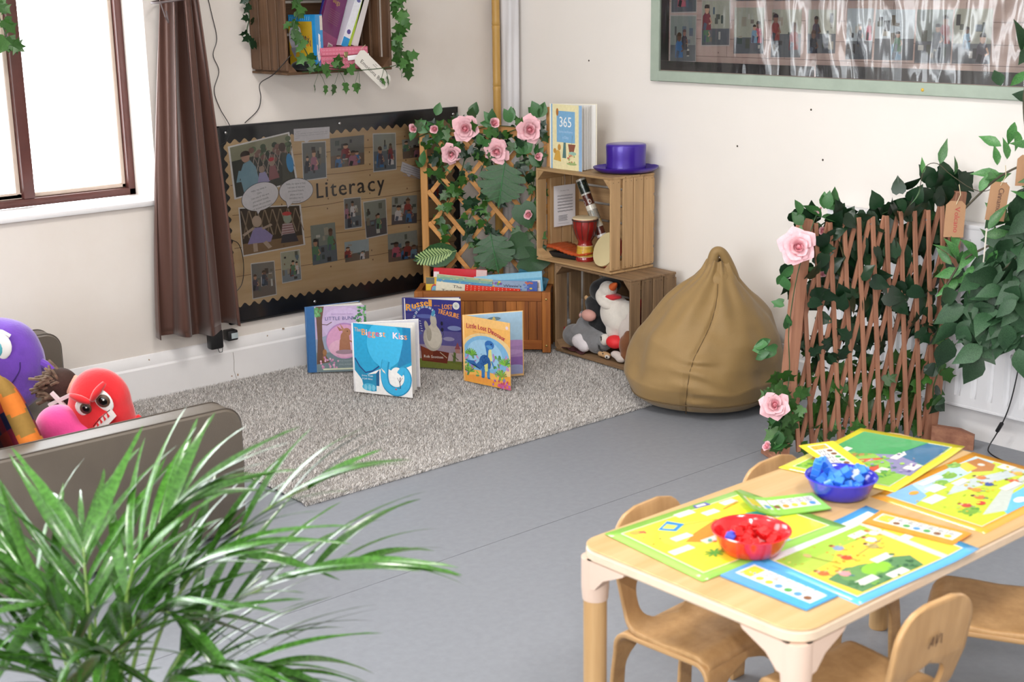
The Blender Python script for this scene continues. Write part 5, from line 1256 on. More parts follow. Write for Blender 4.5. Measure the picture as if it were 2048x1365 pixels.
# ---------------------------------------------------------------- bean bag
M_bean = mat('khaki_canvas', '#8f7244', .62, var=.08, vscale=5, bump=.35, bscale=450, sheen=.15)
bb = thing('bean_bag', (-.325, -1.45, .003), 'khaki brown teardrop bean bag with a carry loop beside the crates', 'bean bag')
DT = Vector((-.66, -.75, 0))  # towards the room
seam_a = math.radians(203)
def seam_at(v): return math.radians(203)+.55*v**1.3
def f_bean(u, v):
    a = u*2*PI; z = v
    # silhouette
    prof = [(0, .0), (.03, .225), (.09, .268), (.20, .288), (.34, .282), (.48, .256), (.62, .212), (.74, .162), (.83, .115), (.91, .072), (.96, .05), (1.0, .036)]
    for i in range(len(prof)-1):
        if prof[i][0] <= v <= prof[i+1][0]:
            t = (v-prof[i][0])/(prof[i+1][0]-prof[i][0]); r = prof[i][1]*(1-t)+prof[i+1][1]*t; break
    zz = .53*v if v > .03 else .50*v*.5
    if v <= .03: zz = .0+v*.25
    c, s = math.cos(a), math.sin(a)
    d = a-seam_at(v)-.03*math.sin(v*11); d = (d+PI) % (2*PI)-PI
    # gathers that fan out of the seam
    pl = math.exp(-(d/.38)**2)*math.exp(-((v-.30)/.24)**2)
    wr = .011*pl*math.sin(v*62+d*5+3*mnoise.noise((d*2, v*6, 1)))*(1 if d > 0 else .55)*(.5+mnoise.noise((d*3, v*9, 4)))-.012*math.exp(-(d/.035)**2)*min(1, v*12)*(v < .9)
    n = mnoise.noise((c*1.3, s*1.3, v*2.2)); n2 = mnoise.noise((c*3+5, s*3, v*5))
    r = r*(1+.10*n*(v > .02))+.010*n2*min(1, v*8)+wr
    r += .016*math.exp(-((d+.55)/.25)**2)*math.exp(-((v-.72)/.2)**2)
    lean = .045*max(0, v-.4)**1.3*2.2
    # flattened a little where it leans on the wall
    x = r*c; y = r*s
    if x > .27: x = .27+(x-.27)*.2
    return Vector((x+.02*v, y-lean*.6, zz+.012*n2*(v > .1)))
solidify(G().grid(f_bean, 150, 90, wrap=True).build('cover', M_bean, bb, sharp=180), .002, -1)
# gathered neck and the carry loop
g = G(); D_ = Vector((.75, -.66, 0)); T_ = Vector((.02, -.045, 0))
P = curve_pts([T_+D_*-.035+Vector((0, 0, .465)), T_+D_*-.030+Vector((0, 0, .52)), T_+D_*-.012+Vector((-.01, 0, .562)), T_+D_*.014+Vector((-.01, 0, .556)), T_+D_*.034+Vector((0, 0, .50)), T_+D_*.050+Vector((0, 0, .44))], 30)
g.tube(P, [.030-.012*math.sin(i/30*PI) for i in range(31)], 12, flat=.9)
g.build('carry_loop', M_bean, bb, sharp=180)
blob('neck', [((.015, -.045, .455), (.070, .066, .05)), ((.02, -.045, .49), (.040, .04, .035))], M_bean, bb, vox=.007)
g = G(); g.tube([f_bean(((seam_at(v)+.03*math.sin(v*11))/(2*PI)) % 1, v)+Vector((-.81, -.58, 0))*.002 for v in [.03+i*.87/50 for i in range(51)]], .0016, 5)
g.build('seam', mat('seam_thread', '#5f4a2c', .8), bb)
g = G(); g.tube([f_bean(i/60, .10)+Vector((math.cos(2*PI*i/60), math.sin(2*PI*i/60), 0))*.001 for i in range(61)], .0022, 5); g.build('base_piping', MATS['seam_thread'], bb)

# ---------------------------------------------------------------- radiator and cable on the right wall
M_rad = mat('radiator_white', '#e2e2e6', .35)
ra = thing('radiator', (-.035, -2.55, .121), 'white ribbed panel radiator behind the foliage on the right wall', 'radiator')
y0, y1, hR = -.75, .77, .60
g = G(); N = 26; vs = []
wR = (y1-y0)/N; dp = []
for i in range(N):
    a = y0+i*wR
    for k, d in ((0, 0), (.30, 0), (.42, .009), (.58, .009), (.70, 0)): dp.append((a+k*wR, d))
dp.append((y1, 0))
M_ = len(dp)
for y, d in dp: vs += [(-.034-0, y, .0), (-.034, y, .035), (-.034-.0+d, y, .055), (-.034+d, y, hR-.055), (-.034, y, hR-.035), (-.034, y, hR)]
g.add(vs, [(6*i+j, 6*i+6+j, 6*i+7+j, 6*i+1+j) for i in range(M_-1) for j in range(5)])
g.build('ribbed_panel', M_rad, ra, sharp=25)
G().box(-.022, .030, y0, y1, .004, hR-.004, .006).build('body', M_rad, ra)
G().box(-.036, .030, y0-.002, y1+.002, hR-.004, hR+.012, .004).build('top_grille', M_rad, ra)
G().box(-.036, -.022, y0, y1, -.004, .006, .002).build('bottom_edge', M_rad, ra)
for y in (y1-.03,): G().tube([(.0, y, .01), (.0, y, -.10)], .008, 8).build('pipe_tail', M_rad, ra)
G().box(-.046, -.036, -.02, .03, .20, .212, .002).build('badge_bar', M_metal, ra)
cb = thing('cable', (-.09, -2.56, .0), 'thin black cable with inline switch running down past the radiator to the floor', 'cable')
g = G(); P = curve_pts([(.0, -.02, .60), (.015, .0, .40), (.005, .01, .26), (.01, .03, .16), (.015, .055, .09), (.02, .075, .05), (.0, .085, .012), (-.03, .06, .003), (-.07, -.02, .003), (-.10, -.14, .003), (-.16, -.40, .003)], 60)
g.tube(P, .0022, 6); g.build('flex', M_black, cb)
G().box(-.006, .006, -.006, .006, -.02, .02, .003).build('inline_switch', M_black, cb)
_s = [c for c in cb.children if c.name.startswith('inline')][0]; _s.location = (.018, .062, .082); _s.rotation_euler = (.45, 0, 0)

# ---------------------------------------------------------------- expanding trellis on the right with its planted garlands
W_rd = wood('red_stained_wood', '#8a5c48', '#b07e64', axis=2, rnd=.12, rough=.5); W_rdx = wood('red_stained_wood_across', '#865846', '#aa785e', axis=0, rnd=.1, rough=.5)
A0 = Vector((-.685, -2.075, 0)); B0 = Vector((-.152, -2.297, 0)); EX = (B0-A0); LT = EX.length; TA = math.atan2(EX.y, EX.x)
et = thing('expanding_trellis', tuple(A0), 'reddish brown expanding lattice fence standing before the radiator on wooden feet', 'trellis', rz=TA)
SH = .070  # the whole frame leans along itself
def TL(x, z, y=0.): return Vector((x+SH*z, y, z))
for x, hh in ((.012, .79), (LT-.012, .845)):
    G().bar(TL(x, .0), TL(x, hh), .042, .036, up=(0, 1, 0), bev=.003).build('post', W_rd, et)
    g = G()
    if x < .1: G().box(x-.018, x+.018, -.07, .10, 0, .016, .002).build('foot', W_rdx, et)
bk_ = G(); vs = [(0, 0), (.135, 0), (.135, .05), (.09, .066), (.0, .07)]
_d = Matrix.Rotation(-TA, 3, 'Z') @ Vector((.40, -.92, 0)); _n = Vector((-_d.y, _d.x, 0)); _o = Vector((LT-.012, -.022, 0))
bk_.add([_o+_d*x+_n*-.012+Vector((0, 0, z)) for x, z in vs]+[_o+_d*x+_n*.012+Vector((0, 0, z)) for x, z in vs], [tuple(range(5)), tuple(range(5, 10))[::-1]]+[(i, 5+i, 5+(i+1) % 5, (i+1) % 5) for i in range(5)])
bk_.build('foot_block', W_rdx, et, smooth=False)
NC = 10; pitch = (LT-.07)/NC; zt, zb = .775, .03; run = pitch*2.05*((zt-zb)/.745)
_sb = {}
def eslat(xa, za, xb, zb_, y):
    o = G().bar(TL(xa, za, y), TL(xb, zb_, y), .0145, .008, up=(0, 1, 0), bev=.001).build('slat', W_rd, et)
    for k in range(2): pass
full = 2.45*pitch
for i in range(-3, NC+4):
    # slats that lean to the right going down
    for sgn, y in ((1, -.006), (-1, .004)):
        xt = .035+i*pitch+(.25*pitch if sgn > 0 else .25*pitch+.0); xb = xt+sgn*full
        lo_t, hi_t = 0., 1.
        xa, xz = .03, LT-.03
        # clip to the posts
        def at(t): return xt+(xb-xt)*t
        ts = sorted([(xa-xt)/(xb-xt), (xz-xt)/(xb-xt)])
        t0, t1 = max(0, ts[0]), min(1, ts[1])
        if t1-t0 < .06: continue
        topz = zt-.004*((i*7) % 3)+(.03*max(0, i)/NC)
        eslat(at(t0), topz+(zb-topz)*t0, at(t1), topz+(zb-topz)*t1, y)
rv = G().lathe([(0, -.011), (.003, -.0105), (.003, .006), (0, .0065)], 8, M=Matrix.Rotation(PI/2, 4, 'X')).mesh('rivet', M_metal)
for i in range(0, NC+1, 1):
    for k, z in enumerate((.76, .53, .30, .10)): put('rivet', rv, et, TL(.045+i*pitch+(k % 2)*pitch*.5, z, -.002)) if i % 2 == k % 2 else None
Mt = Matrix.Translation(A0) @ Matrix.Rotation(TA, 4, 'Z')
def EP(x, z, d=.0): return Mt @ TL(x, z, -d)
FE = Matrix.Rotation(TA, 3, 'Z') @ Vector((0, -1, 0))
R = random.Random(77); GI = 'ivy garlands threaded through the expanding trellis'
for j, (lab, pts, n, mm) in enumerate([
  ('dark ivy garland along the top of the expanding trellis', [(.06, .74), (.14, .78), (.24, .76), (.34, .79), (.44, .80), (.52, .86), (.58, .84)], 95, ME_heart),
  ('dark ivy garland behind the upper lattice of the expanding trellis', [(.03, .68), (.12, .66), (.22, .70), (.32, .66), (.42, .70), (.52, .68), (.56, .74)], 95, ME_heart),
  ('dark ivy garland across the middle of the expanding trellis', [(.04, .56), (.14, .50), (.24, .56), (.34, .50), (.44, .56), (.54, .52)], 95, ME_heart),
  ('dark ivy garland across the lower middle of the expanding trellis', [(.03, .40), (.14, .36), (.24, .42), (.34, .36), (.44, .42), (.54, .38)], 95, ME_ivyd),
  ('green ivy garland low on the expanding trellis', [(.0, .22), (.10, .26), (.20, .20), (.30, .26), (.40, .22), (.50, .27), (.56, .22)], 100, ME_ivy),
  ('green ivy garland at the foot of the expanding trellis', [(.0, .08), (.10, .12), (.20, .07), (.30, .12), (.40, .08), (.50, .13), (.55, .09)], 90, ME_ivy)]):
    P_ = [EP(x, z, -.035) for x, z in pts]
    garland('ivy_garland', lab, GI, tuple(P_[0]), P_, mm, n, .064 if j < 3 else .052, FE, R, spread=.042)
# front runner that reaches over the right post
P_ = [EP(.50, .60, .03), EP(.55, .50, .035), EP(.53, .40, .03), EP(.56, .30, .03), EP(.54, .20, .03), EP(.56, .12, .03)]
garland('ivy_garland', 'ivy garland hanging down the right post of the expanding trellis', GI, tuple(P_[-1]), P_, [ME_ivy, ME_heart], 26, .050, FE, R, spread=.03)
P_ = [EP(-.03, .30, .03), EP(-.02, .22, .03), EP(.0, .15, .03), EP(.0, .06, .03)]
garland('ivy_garland', 'ivy garland round the foot of the left post of the expanding trellis', GI, tuple(P_[-1]), P_, ME_ivy, 34, .052, FE, R, spread=.035)
def local_rose_garland(label, base, pts, blooms, sprigs):
    t = thing('rose_garland', tuple(base), label, 'garland', 'rose garlands'); B = Vector(base)
    G().tube([p-B for p in curve_pts(pts, 40)], .0018, 5).build('vine', M_vine, t)
    for q, d, s, full in blooms:
        rose(t, q-B, d, s, R, full)
        for k in range(6 if full else 3):
            a = R.uniform(0, 2*PI); add_leaf(t, ME_rosel, q-B-Vector(d).normalized()*.012, Vector((math.cos(a)*.75, -math.cos(a)*.6, math.sin(a))), d, .062, R, .12)
    for q, d, n in sprigs:
        for k in range(n): add_leaf(t, ME_rosel, q-B+Vector((R.gauss(0, .012), R.gauss(0, .012), R.gauss(0, .012))), d, (-.6, -.7, .3), .052, R, .35)
    return t
cam_d = Vector((-.78, -.6, .22))
local_rose_garland('garland of pink roses climbing the left post of the expanding trellis', EP(-.02, .05, .05),
  [EP(-.02, .03, .05), EP(-.03, .12, .05), EP(-.015, .3, .045), EP(-.03, .45, .04), EP(-.02, .62, .04), EP(.0, .72, .045), EP(.03, .80, .03), EP(.06, .78, -.01)],
  [(EP(-.035, .715, .055), cam_d, .120, True), (EP(-.065, .215, .06), cam_d+Vector((0, 0, .1)), .098, True), (EP(-.065, .075, .055), Vector((-.7, .2, .5)), .065, False), (EP(.075, .80, -.02), Vector((-.2, .3, .8)), .06, False), (EP(.10, .74, -.03), cam_d, .06, False), (EP(.12, .60, -.04), cam_d, .045, False), (EP(.50, .74, -.03), cam_d, .045, False)],
  [(EP(-.01, .80, .03), (-.3, .2, .9), 3), (EP(-.06, .62, .04), (-.2, .1, -1), 3), (EP(-.05, .53, .03), (-.7, .5, -.2), 2), (EP(-.08, .40, .04), (-.7, .6, -.3), 6), (EP(-.03, .44, .04), (-.3, .1, .8), 2), (EP(.10, .82, .0), (-.1, .1, .8), 5), (EP(-.03, .15, .05), (-.2, .2, -.9), 3)])

# ---------------------------------------------------------------- big foliage at the right edge with its hanging tags
FX = -.36
hf = thing('hanging_foliage', (-.30, -2.66, .38), 'mass of artificial dark green leaves hanging before the radiator at the right edge', 'foliage')
hf['kind'] = 'thing'; B = Vector((-.30, -2.66, .38)); R = random.Random(90)
M_stem = mat('brown_stem', '#4a4434', .7)
stems = [[(-.25, -2.80, 1.02), (-.27, -2.74, .92), (-.30, -2.66, .82), (-.33, -2.58, .74), (-.36, -2.50, .68), (-.38, -2.46, .60)],
 [(-.25, -2.80, 1.0), (-.30, -2.72, .80), (-.34, -2.62, .66), (-.36, -2.56, .56), (-.36, -2.54, .48)],
 [(-.22, -2.80, .95), (-.28, -2.70, .74), (-.34, -2.64, .58), (-.38, -2.60, .50), (-.38, -2.60, .42)],
 [(-.22, -2.84, .9), (-.30, -2.76, .70), (-.36, -2.70, .58), (-.38, -2.68, .48)],
 [(-.25, -2.80, 1.02), (-.26, -2.72, 1.02), (-.28, -2.64, .98), (-.30, -2.56, .93), (-.33, -2.50, .86), (-.36, -2.46, .80)],
 [(-.20, -2.66, 1.42), (-.21, -2.61, 1.30), (-.22, -2.58, 1.20), (-.23, -2.59, 1.10), (-.26, -2.64, .98)],
 [(-.24, -2.80, 1.05), (-.28, -2.70, .90), (-.30, -2.64, .76), (-.30, -2.58, .66), (-.28, -2.52, .60)],
 [(-.24, -2.80, 1.0), (-.30, -2.74, .84), (-.30, -2.72, .70), (-.32, -2.72, .60)]]
sp = thing('pointed_foliage', (-.30, -2.66, .70), 'spray of smaller pointed green leaves around the card tags at the right edge', 'foliage')
B2 = Vector((-.30, -2.66, .70)); sp['kind'] = 'thing'
g = G(); g2 = G(); paths = []
for k, st in enumerate(stems):
    P = curve_pts(st, 24); paths.append(P)
    (g2 if k in (0, 4, 5) else g).tube([p-(B2 if k in (0, 4, 5) else B) for p in P], .0035, 5)
# the bunch hangs from the ceiling on a cord beside the frame
g.tube([Vector(p)-B for p in ((-.15, -2.86, 2.70), (-.18, -2.84, 1.9), (-.23, -2.82, 1.2), (-.24, -2.80, 1.0))], .003, 5)
g.build('stem', M_stem, hf); g2.build('stem', M_stem, sp)
cnt = [36, 70, 70, 58, 9, 26, 50, 50]
for P, n, k in zip(paths, cnt, range(9)):
    q_ = k in (0, 4, 5)
    for i in range(n):
        t = (.05 if k in (4, 5) else .2)+.79*R.random(); q = P[min(24, int(t*24))]
        d = Vector((R.gauss(-.3, .4), R.gauss(.25, .5), R.gauss(-.75, .4)))
        if q_: d = Vector((R.gauss(-.2, .4), R.gauss(.3, .5), R.gauss(.2, .6)))
        add_leaf(sp if q_ else hf, ME_point if q_ and not (k == 5 and i % 2) else ME_broad, q-(B2 if q_ else B)+Vector((R.gauss(0, .03), R.gauss(0, .03), R.gauss(0, .03))), d, (-.6, -.6, .5), .078 if q_ else .090, R, .15)
# thin twig reaching up left over the trellis
tw = thing('twig', (-.36, -2.50, .82), 'thin twig with a few pointed leaves arching above the trellis corner', 'twig'); B = Vector((-.36, -2.50, .82))
P = curve_pts([(-.32, -2.60, .92), (-.35, -2.53, .89), (-.37, -2.45, .93), (-.38, -2.40, .965), (-.39, -2.365, .95), (-.39, -2.35, .88)], 20)
G().tube([p-B for p in P], .0012, 4).build('stem', M_stem, tw)
for q, d in (((-.38, -2.41, .965), (0, -.15, 1)), ((-.37, -2.455, .935), (0, -.22, 1)), ((-.39, -2.358, .93), (0, .1, .8)), ((-.39, -2.352, .89), (0, .05, -.9)), ((-.35, -2.53, .89), (0, -.3, .8)), ((-.33, -2.57, .97), (0, .2, 1)), ((-.33, -2.60, .99), (0, .05, 1))):
    add_leaf(tw, ME_point, Vector(q)-B, d, (-.7, -.6, .2), .066, R, .06)
def htag(label, loc, rot, w_, h_, txt, col, ang=-PI/2):
    t = thing('gift_tag', loc, label, 'tag', 'brown card tags in the foliage'); t.rotation_euler = rot
    c = .012; q = [(-w_/2, -h_), (w_/2, -h_), (w_/2, -c), (w_/2-c, 0), (-w_/2+c, 0), (-w_/2, -c)]
    g = G(); g.add([(x, -.001, z) for x, z in q]+[(x, .001, z) for x, z in q], [tuple(range(6)), tuple(range(6, 12))[::-1]]+[(i, 6+i, 6+(i+1) % 6, (i+1) % 6) for i in range(6)])
    g.build('card', mat('kraft_card', '#ad8462', .7, var=.06, vscale=20), t, smooth=False)
    p = Print(lambda u, v: (-w_/2+w_*u, -.0013, -h_+h_*v), (0, -1, 0), .0001)
    # lettering runs down the tag: a fixed metric sheet
    p2 = Print(lambda u, v: (u, -.0013, v), (0, -1, 0), .0001); p2.text(txt, -.002, -.018, .022, col, ang=ang, fit=h_*.72, bold=.015)
    p2.build('lettering', PR, t)
    g = G(); g.tube([(0, -.003, -.01), (.01, -.004, .02), (.004, .0, .05)], .0012, 4); g.build('string', MATS['string'], t)
rzt = math.radians(-48)
htag('brown card tag lettered Volcano hanging over the trellis end', (-.40, -2.485, .862), (0, .02, rzt), .058, .110, 'Volcano', '#b04a44')
htag('brown card tag with dark writing behind the leaves, right of the Volcano tag', (-.355, -2.60, .925), (0, .10, rzt), .055, .115, 'Cinnamon', '#5a3c30')
htag('brown card tag at the right edge above the other two tags', (-.35, -2.672, 1.01), (0, .02, rzt), .05, .09, 'Sun', '#5a3c30')
st_ = G().tube(curve_pts([(-.39, -2.585, .79), (-.40, -2.59, .76), (-.405, -2.592, .72), (-.40, -2.588, .69)], 12), .0022, 5).build('string_end', mat('white_string', '#d8d0c4', .8)); tag(st_, 'loose end of pale string knotted in the foliage below the tags', 'string')
# dark potted edge leaves below at the very right
# ---------------------------------------------------------------- table
M_bir = wood('birch_top', '#bd9866', '#cfae80', axis=0, rnd=.02, rough=.35, scale=10, bump=.05)
M_birl = wood('birch_leg', '#bd9462', '#d2ac7c', axis=2, rnd=.05, rough=.4, scale=10)
M_edge = mat('table_edge', '#dcc6ae', .45, var=.06, vscale=30)
M_plas = mat('pinkish_plastic', '#d9bfae', .4)
TZ = .485; tx0, tx1, ty0, ty1 = -2.432, -1.428, -3.487, -2.962
tb = thing('table', ((tx0+tx1)/2, (ty0+ty1)/2, 0), 'low birch nursery table with rounded corners and pinkish plastic leg brackets', 'table')
hx, hy = (tx1-tx0)/2, (ty1-ty0)/2
def rrect(hx, hy, r, n=8):
    pts = []
    for cx, cy, a0 in ((hx-r, hy-r, 0), (-hx+r, hy-r, PI/2), (-hx+r, -hy+r, PI), (hx-r, -hy+r, 1.5*PI)):
        for i in range(n+1): a = a0+PI/2*i/n; pts.append((cx+r*math.cos(a), cy+r*math.sin(a)))
    return pts
def slab(z0, z1, hx, hy, r, b=.004):
    A = rrect(hx, hy, r); I = rrect(hx-b, hy-b, r-b); n = len(A); g = G()
    vs = [(x, y, z0) for x, y in I]+[(x, y, z0+b) for x, y in A]+[(x, y, z1-b) for x, y in A]+[(x, y, z1) for x, y in I]
    fs = [tuple(range(n))[::-1], tuple(range(3*n, 4*n))]
    for k in range(3): fs += [(k*n+i, k*n+(i+1) % n, (k+1)*n+(i+1) % n, (k+1)*n+i) for i in range(n)]
    return g.add(vs, fs)
slab(TZ-.004, TZ, hx-.001, hy-.001, .048, .0015).build('top_veneer', M_bir, tb, sharp=30)
slab(TZ-.026, TZ-.0042, hx, hy, .05, .004).build('top_board', M_edge, tb, sharp=30)
for sx in (-1, 1):
    for sy in (-1, 1):
        cx, cy = sx*(hx-.027), sy*(hy-.027); zt_ = TZ-.0265
        g = G(); g.lathe([(.0, zt_), (.0265, zt_), (.0265, zt_-.06), (.0245, zt_-.085), (.0, zt_-.085)], 24, c=(cx, cy, 0))
        for dx, dy in ((-sx, 0), (0, -sy)):
            n_ = Vector((dy, dx, 0)).normalized()*.011; d_ = Vector((dx, dy, 0)); o_ = Vector((cx, cy, 0))+Vector((sx if dx == 0 else 0, sy if dy == 0 else 0, 0))*.0135
            pr_ = [(0, zt_), (.10, zt_), (.095, zt_-.006), (.045, zt_-.030), (.022, zt_-.055), (0, zt_-.06)]
            vs = [o_+d_*a-n_+Vector((0, 0, z)) for a, z in pr_]+[o_+d_*a+n_+Vector((0, 0, z)) for a, z in pr_]
            g.add(vs, [tuple(range(6)), tuple(range(6, 12))[::-1]]+[(i, 6+i, 6+(i+1) % 6, (i+1) % 6) for i in range(6)])
        g.build('corner_bracket', M_plas, tb, sharp=35)
        G().lathe([(0, zt_-.0852), (.0225, zt_-.0852), (.0225, .004), (.021, 0), (0, 0)], 24, c=(cx, cy, 0)).build('leg', M_birl, tb, sharp=40)

# ---------------------------------------------------------------- bent plywood chairs
M_ply = wood('plywood_seat', '#ae875a', '#c79f70', axis=1, rnd=.05, rough=.33, scale=10, bump=.04)
M_plyz = wood('plywood_back', '#ae875a', '#c79f70', axis=2, rnd=.05, rough=.33, scale=10, bump=.04)
def arcp(cx, cz, r, a0, a1, n=7): return [(cx+r*math.cos(a0+(a1-a0)*i/n), cz+r*math.sin(a0+(a1-a0)*i/n)) for i in range(n+1)]
def sheet(path, inner, outer, thick, name, m, parent, nu=10, camber=0.):
    L = [0]
    for a, b in zip(path, path[1:]): L.append(L[-1]+math.dist(a, b))
    bm = bmesh.new(); rows = []
    for (y, z), s in zip(path, L):
        i, o = inner(s, L[-1]), outer(s, L[-1]); row = []
        xs = [-o+(o-i)*k/nu for k in range(nu+1)]+[i+(o-i)*k/nu for k in range(nu+1)]
        row = [bm.verts.new((x, y, z-camber*(1-(x/.12)**2)*(1 if z > .2 and z < .28 else 0))) for x in xs]; rows.append(row)
    W_ = nu+1
    for r0, r1 in zip(rows, rows[1:]):
        for k in list(range(nu))+list(range(W_, W_+nu)):
            bm.faces.new((r0[k], r0[k+1], r1[k+1], r1[k]))
    bmesh.ops.remove_doubles(bm, verts=bm.verts[:], dist=.0004)
    bmesh.ops.recalc_face_normals(bm, faces=bm.faces[:])
    me = bpy.data.meshes.new(name); bm.to_mesh(me); bm.free(); me.materials.append(m); me.shade_smooth()
    o = put(name, me, parent); solidify(o, thick, 0); md = o.modifiers.new('edge', 'BEVEL'); md.width = .0016; md.segments = 1; md.limit_method = 'ANGLE'; md.angle_limit = 1.0
    return o
def make_chair(label, x, y, rz, mark=False, sleeve=None):
    t = thing('chair', (x, y, 0), label, 'chair', 'bent plywood chairs round the table', rz)
    zs = .248
    # lower shell: rear legs - seat - front legs in one bent sheet
    leg = lambda s: [(s*.150, .0), (s*.146, .08), (s*.140, .16), (s*.134, .205)]
    path = [(y_, z_) for y_, z_ in leg(-1)]+arcp(-.100, zs-.034, .034, PI, PI/2, 6)+[(-.06, zs), (0, zs), (.06, zs)]+arcp(.100, zs-.034, .034, PI/2, 0, 6)+leg(1)[::-1]
    p2 = []
    for a, b in zip(path, path[1:]):
        n = max(1, int(math.dist(a, b)/.012)); p2 += [(a[0]+(b[0]-a[0])*i/n, a[1]+(b[1]-a[1])*i/n) for i in range(n)]
    p2.append(path[-1]); Ls = .205*1.02
    def inner(s, T):
        d = min(s, T-s)  # distance from the foot
        if d > Ls+.01: return 0
        tt = (Ls+.01-d)/.06
        return .088 if tt >= 1 else .088*math.sqrt(1-(1-tt)**2)
    sheet(p2, inner, lambda s, T: .122+.006*(1-min(1, min(s, T-s)/.2)), .011, 'seat_and_legs', M_ply, t)
    # upper shell: seat surface sweeping up into the backrest
    path = arcp(.098, zs-.022, .034, .35, PI/2, 4)+[(.06, zs+.0118), (.0, zs+.008), (-.05, zs+.010)]+[(a, b) for a, b in arcp(-.075, zs+.065, .054, -PI/2, -PI+.28, 7)]+[(-.148, .36), (-.158, .42), (-.166, .483)]
    p2 = []
    for a, b in zip(path, path[1:]):
        n = max(1, int(math.dist(a, b)/.008)); p2 += [(a[0]+(b[0]-a[0])*i/n, a[1]+(b[1]-a[1])*i/n) for i in range(n)]
    p2.append(path[-1])
    def inner2(s, T):
        a0, a1 = T-.255, T-.13
        if not a0 < s < a1: return 0
        k = (s-a0)/(a1-a0)
        return .066*min(1, math.sqrt(max(0, 1-abs(k*2-1)**3)))
    def outer2(s, T):
        d = T-s; o = .120 if d > .26 else (.104 if d < .2 else .104+.016*(d-.2)/.06)
        if d < .07: o = min(o, .034+.070*math.sqrt(max(0, 1-((.07-d)/.07)**2)))
        if s < .02: o = .112
        return o
    sheet(p2, inner2, outer2, .0105, 'seat_and_back', M_plyz, t)
    if mark:
        p = Print(lambda u, v: (.026-.052*u, -.1655-.006+.0*v, .395+.034*v), (0, -1, 0), .0002)
        p2_ = Print(lambda u, v: (-.017+.034*u, -.1620-.010*v*.6, .395+.026*v), (0, -1, 0), .0003)
        for a, b in (((.0, 0), (.18, .9)), ((.18, .9), (.30, .1)), ((.42, .95), (.55, .2)), ((.55, .2), (.70, .95)), ((.82, .9), (1, .05)), ((.05, .35), (.25, .4)), ((.52, .0), (.60, .35))): p2_.line([a, b], .09, '#5a3a22')
        p2_.build('burnt_mark', PR, t)
    if sleeve:
        sx, sy = sleeve; g = G(); g.box(sx*.088-.004, sx*.128+.004, sy*.150-.010, sy*.150+.010, 0, .07, .003) if sx > 0 else g.box(sx*.128-.004, sx*.088+.004, sy*.150-.010, sy*.150+.010, 0, .07, .003)
        g.build('foot_sleeve', mat('frosted_sleeve', '#e0d6cc', .3), t)
    return t
make_chair('plywood chair tucked under the near left corner of the table', -2.160, -3.040, math.radians(184)).scale = (1.07, .85, 1)
make_chair('plywood chair beyond the table behind the blue bowl, only its back top showing', -1.775, -3.045, math.radians(182)).scale = (1.07, .85, 1)
make_chair('plywood chair with a burnt mark on its back, frontmost at the bottom edge', -2.138, -3.395, math.radians(-4), mark=True)
make_chair('plywood chair at the right edge of the photo beyond the marked chair', -1.665, -3.40, math.radians(27), sleeve=(1, 1))

# ---------------------------------------------------------------- laminated picture mats and word strips
def mat_sheet(name, label, quad, z, border, draw, curl=None, cat='mat', group='laminated picture mats', inset=.06):
    """quad = (ll, lr, ur, ul) on the table; curl(u, v) lifts the sheet"""
    c = Vector((sum(q[0] for q in quad)/4, sum(q[1] for q in quad)/4, z)); t = thing(name, tuple(c), label, cat, group)
    cl = curl or (lambda u, v: 0)
    def fn(u, v):
        a, b, cc, d = quad
        x = (a[0]*(1-u)+b[0]*u)*(1-v)+(d[0]*(1-u)+cc[0]*u)*v; y = (a[1]*(1-u)+b[1]*u)*(1-v)+(d[1]*(1-u)+cc[1]*u)*v
        return Vector((x-c.x, y-c.y, cl(u, v)))
    o = G().grid(fn, 14, 10).build('sheet', mat('laminate_'+border.strip('#'), border, .2, coat=.3), t, sharp=180); solidify(o, .0006, -1)
    p = Print(lambda u, v: fn(u, v)+Vector((0, 0, .0012)), (0, 0, 1), .00005, 0.); draw(p); p.build('picture', PG, t)
    return t
def base(p, c, m=.06, mv=.08, n=14, edge='#e8e8d0'):
    for i, (cc, k) in enumerate(((edge, 0), (c, .008))):
        u0, u1, v0, v1 = m+k, 1-m-k, mv+k, 1-mv-k
        for j in range(8): p.rect(u0, v0+(v1-v0)*j/8, u1, v0+(v1-v0)*(j+1)/8, cc, n); p.k -= 1
        p.k += 1
def label_(p, u, v, a=.07, b=.035, c='#eceadf', ang=0.):
    ca, sa = math.cos(ang), math.sin(ang)
    p.poly([(u+x*ca-y*sa, v+x*sa+y*ca) for x, y in ((-a, -b), (a, -b), (a, b), (-a, b))], c)
def scat(p, R, cols, n, u0, u1, v0, v1, s0, s1):
    for i in range(n): p.oval(R.uniform(u0, u1), R.uniform(v0, v1), R.uniform(s0, s1), R.uniform(s0, s1)*.8, R.choice(cols), 8, rot=R.uniform(0, 3))
def figure(p, R, u, v, s, c):
    p.oval(u, v, s, s*1.3, c, 10); p.oval(u-s*.2, v+s*1.6, s*.55, s*.7, R.choice(['#e8b088', '#c88a60', '#f0c8a0']), 8); p.oval(u-s*.2, v+s*1.95, s*.5, s*.45, R.choice(['#8a4a24', '#4a3020', '#c07a30']), 8); p.line([(u, v-s), (u+s*.6, v-s*2)], s*.3, R.choice(['#6a5a4a', '#3a5a9a', '#c86a30'])); p.line([(u+s*.5, v+s*.4), (u+s*1.5, v+s*.2)], s*.22, '#e8b088')
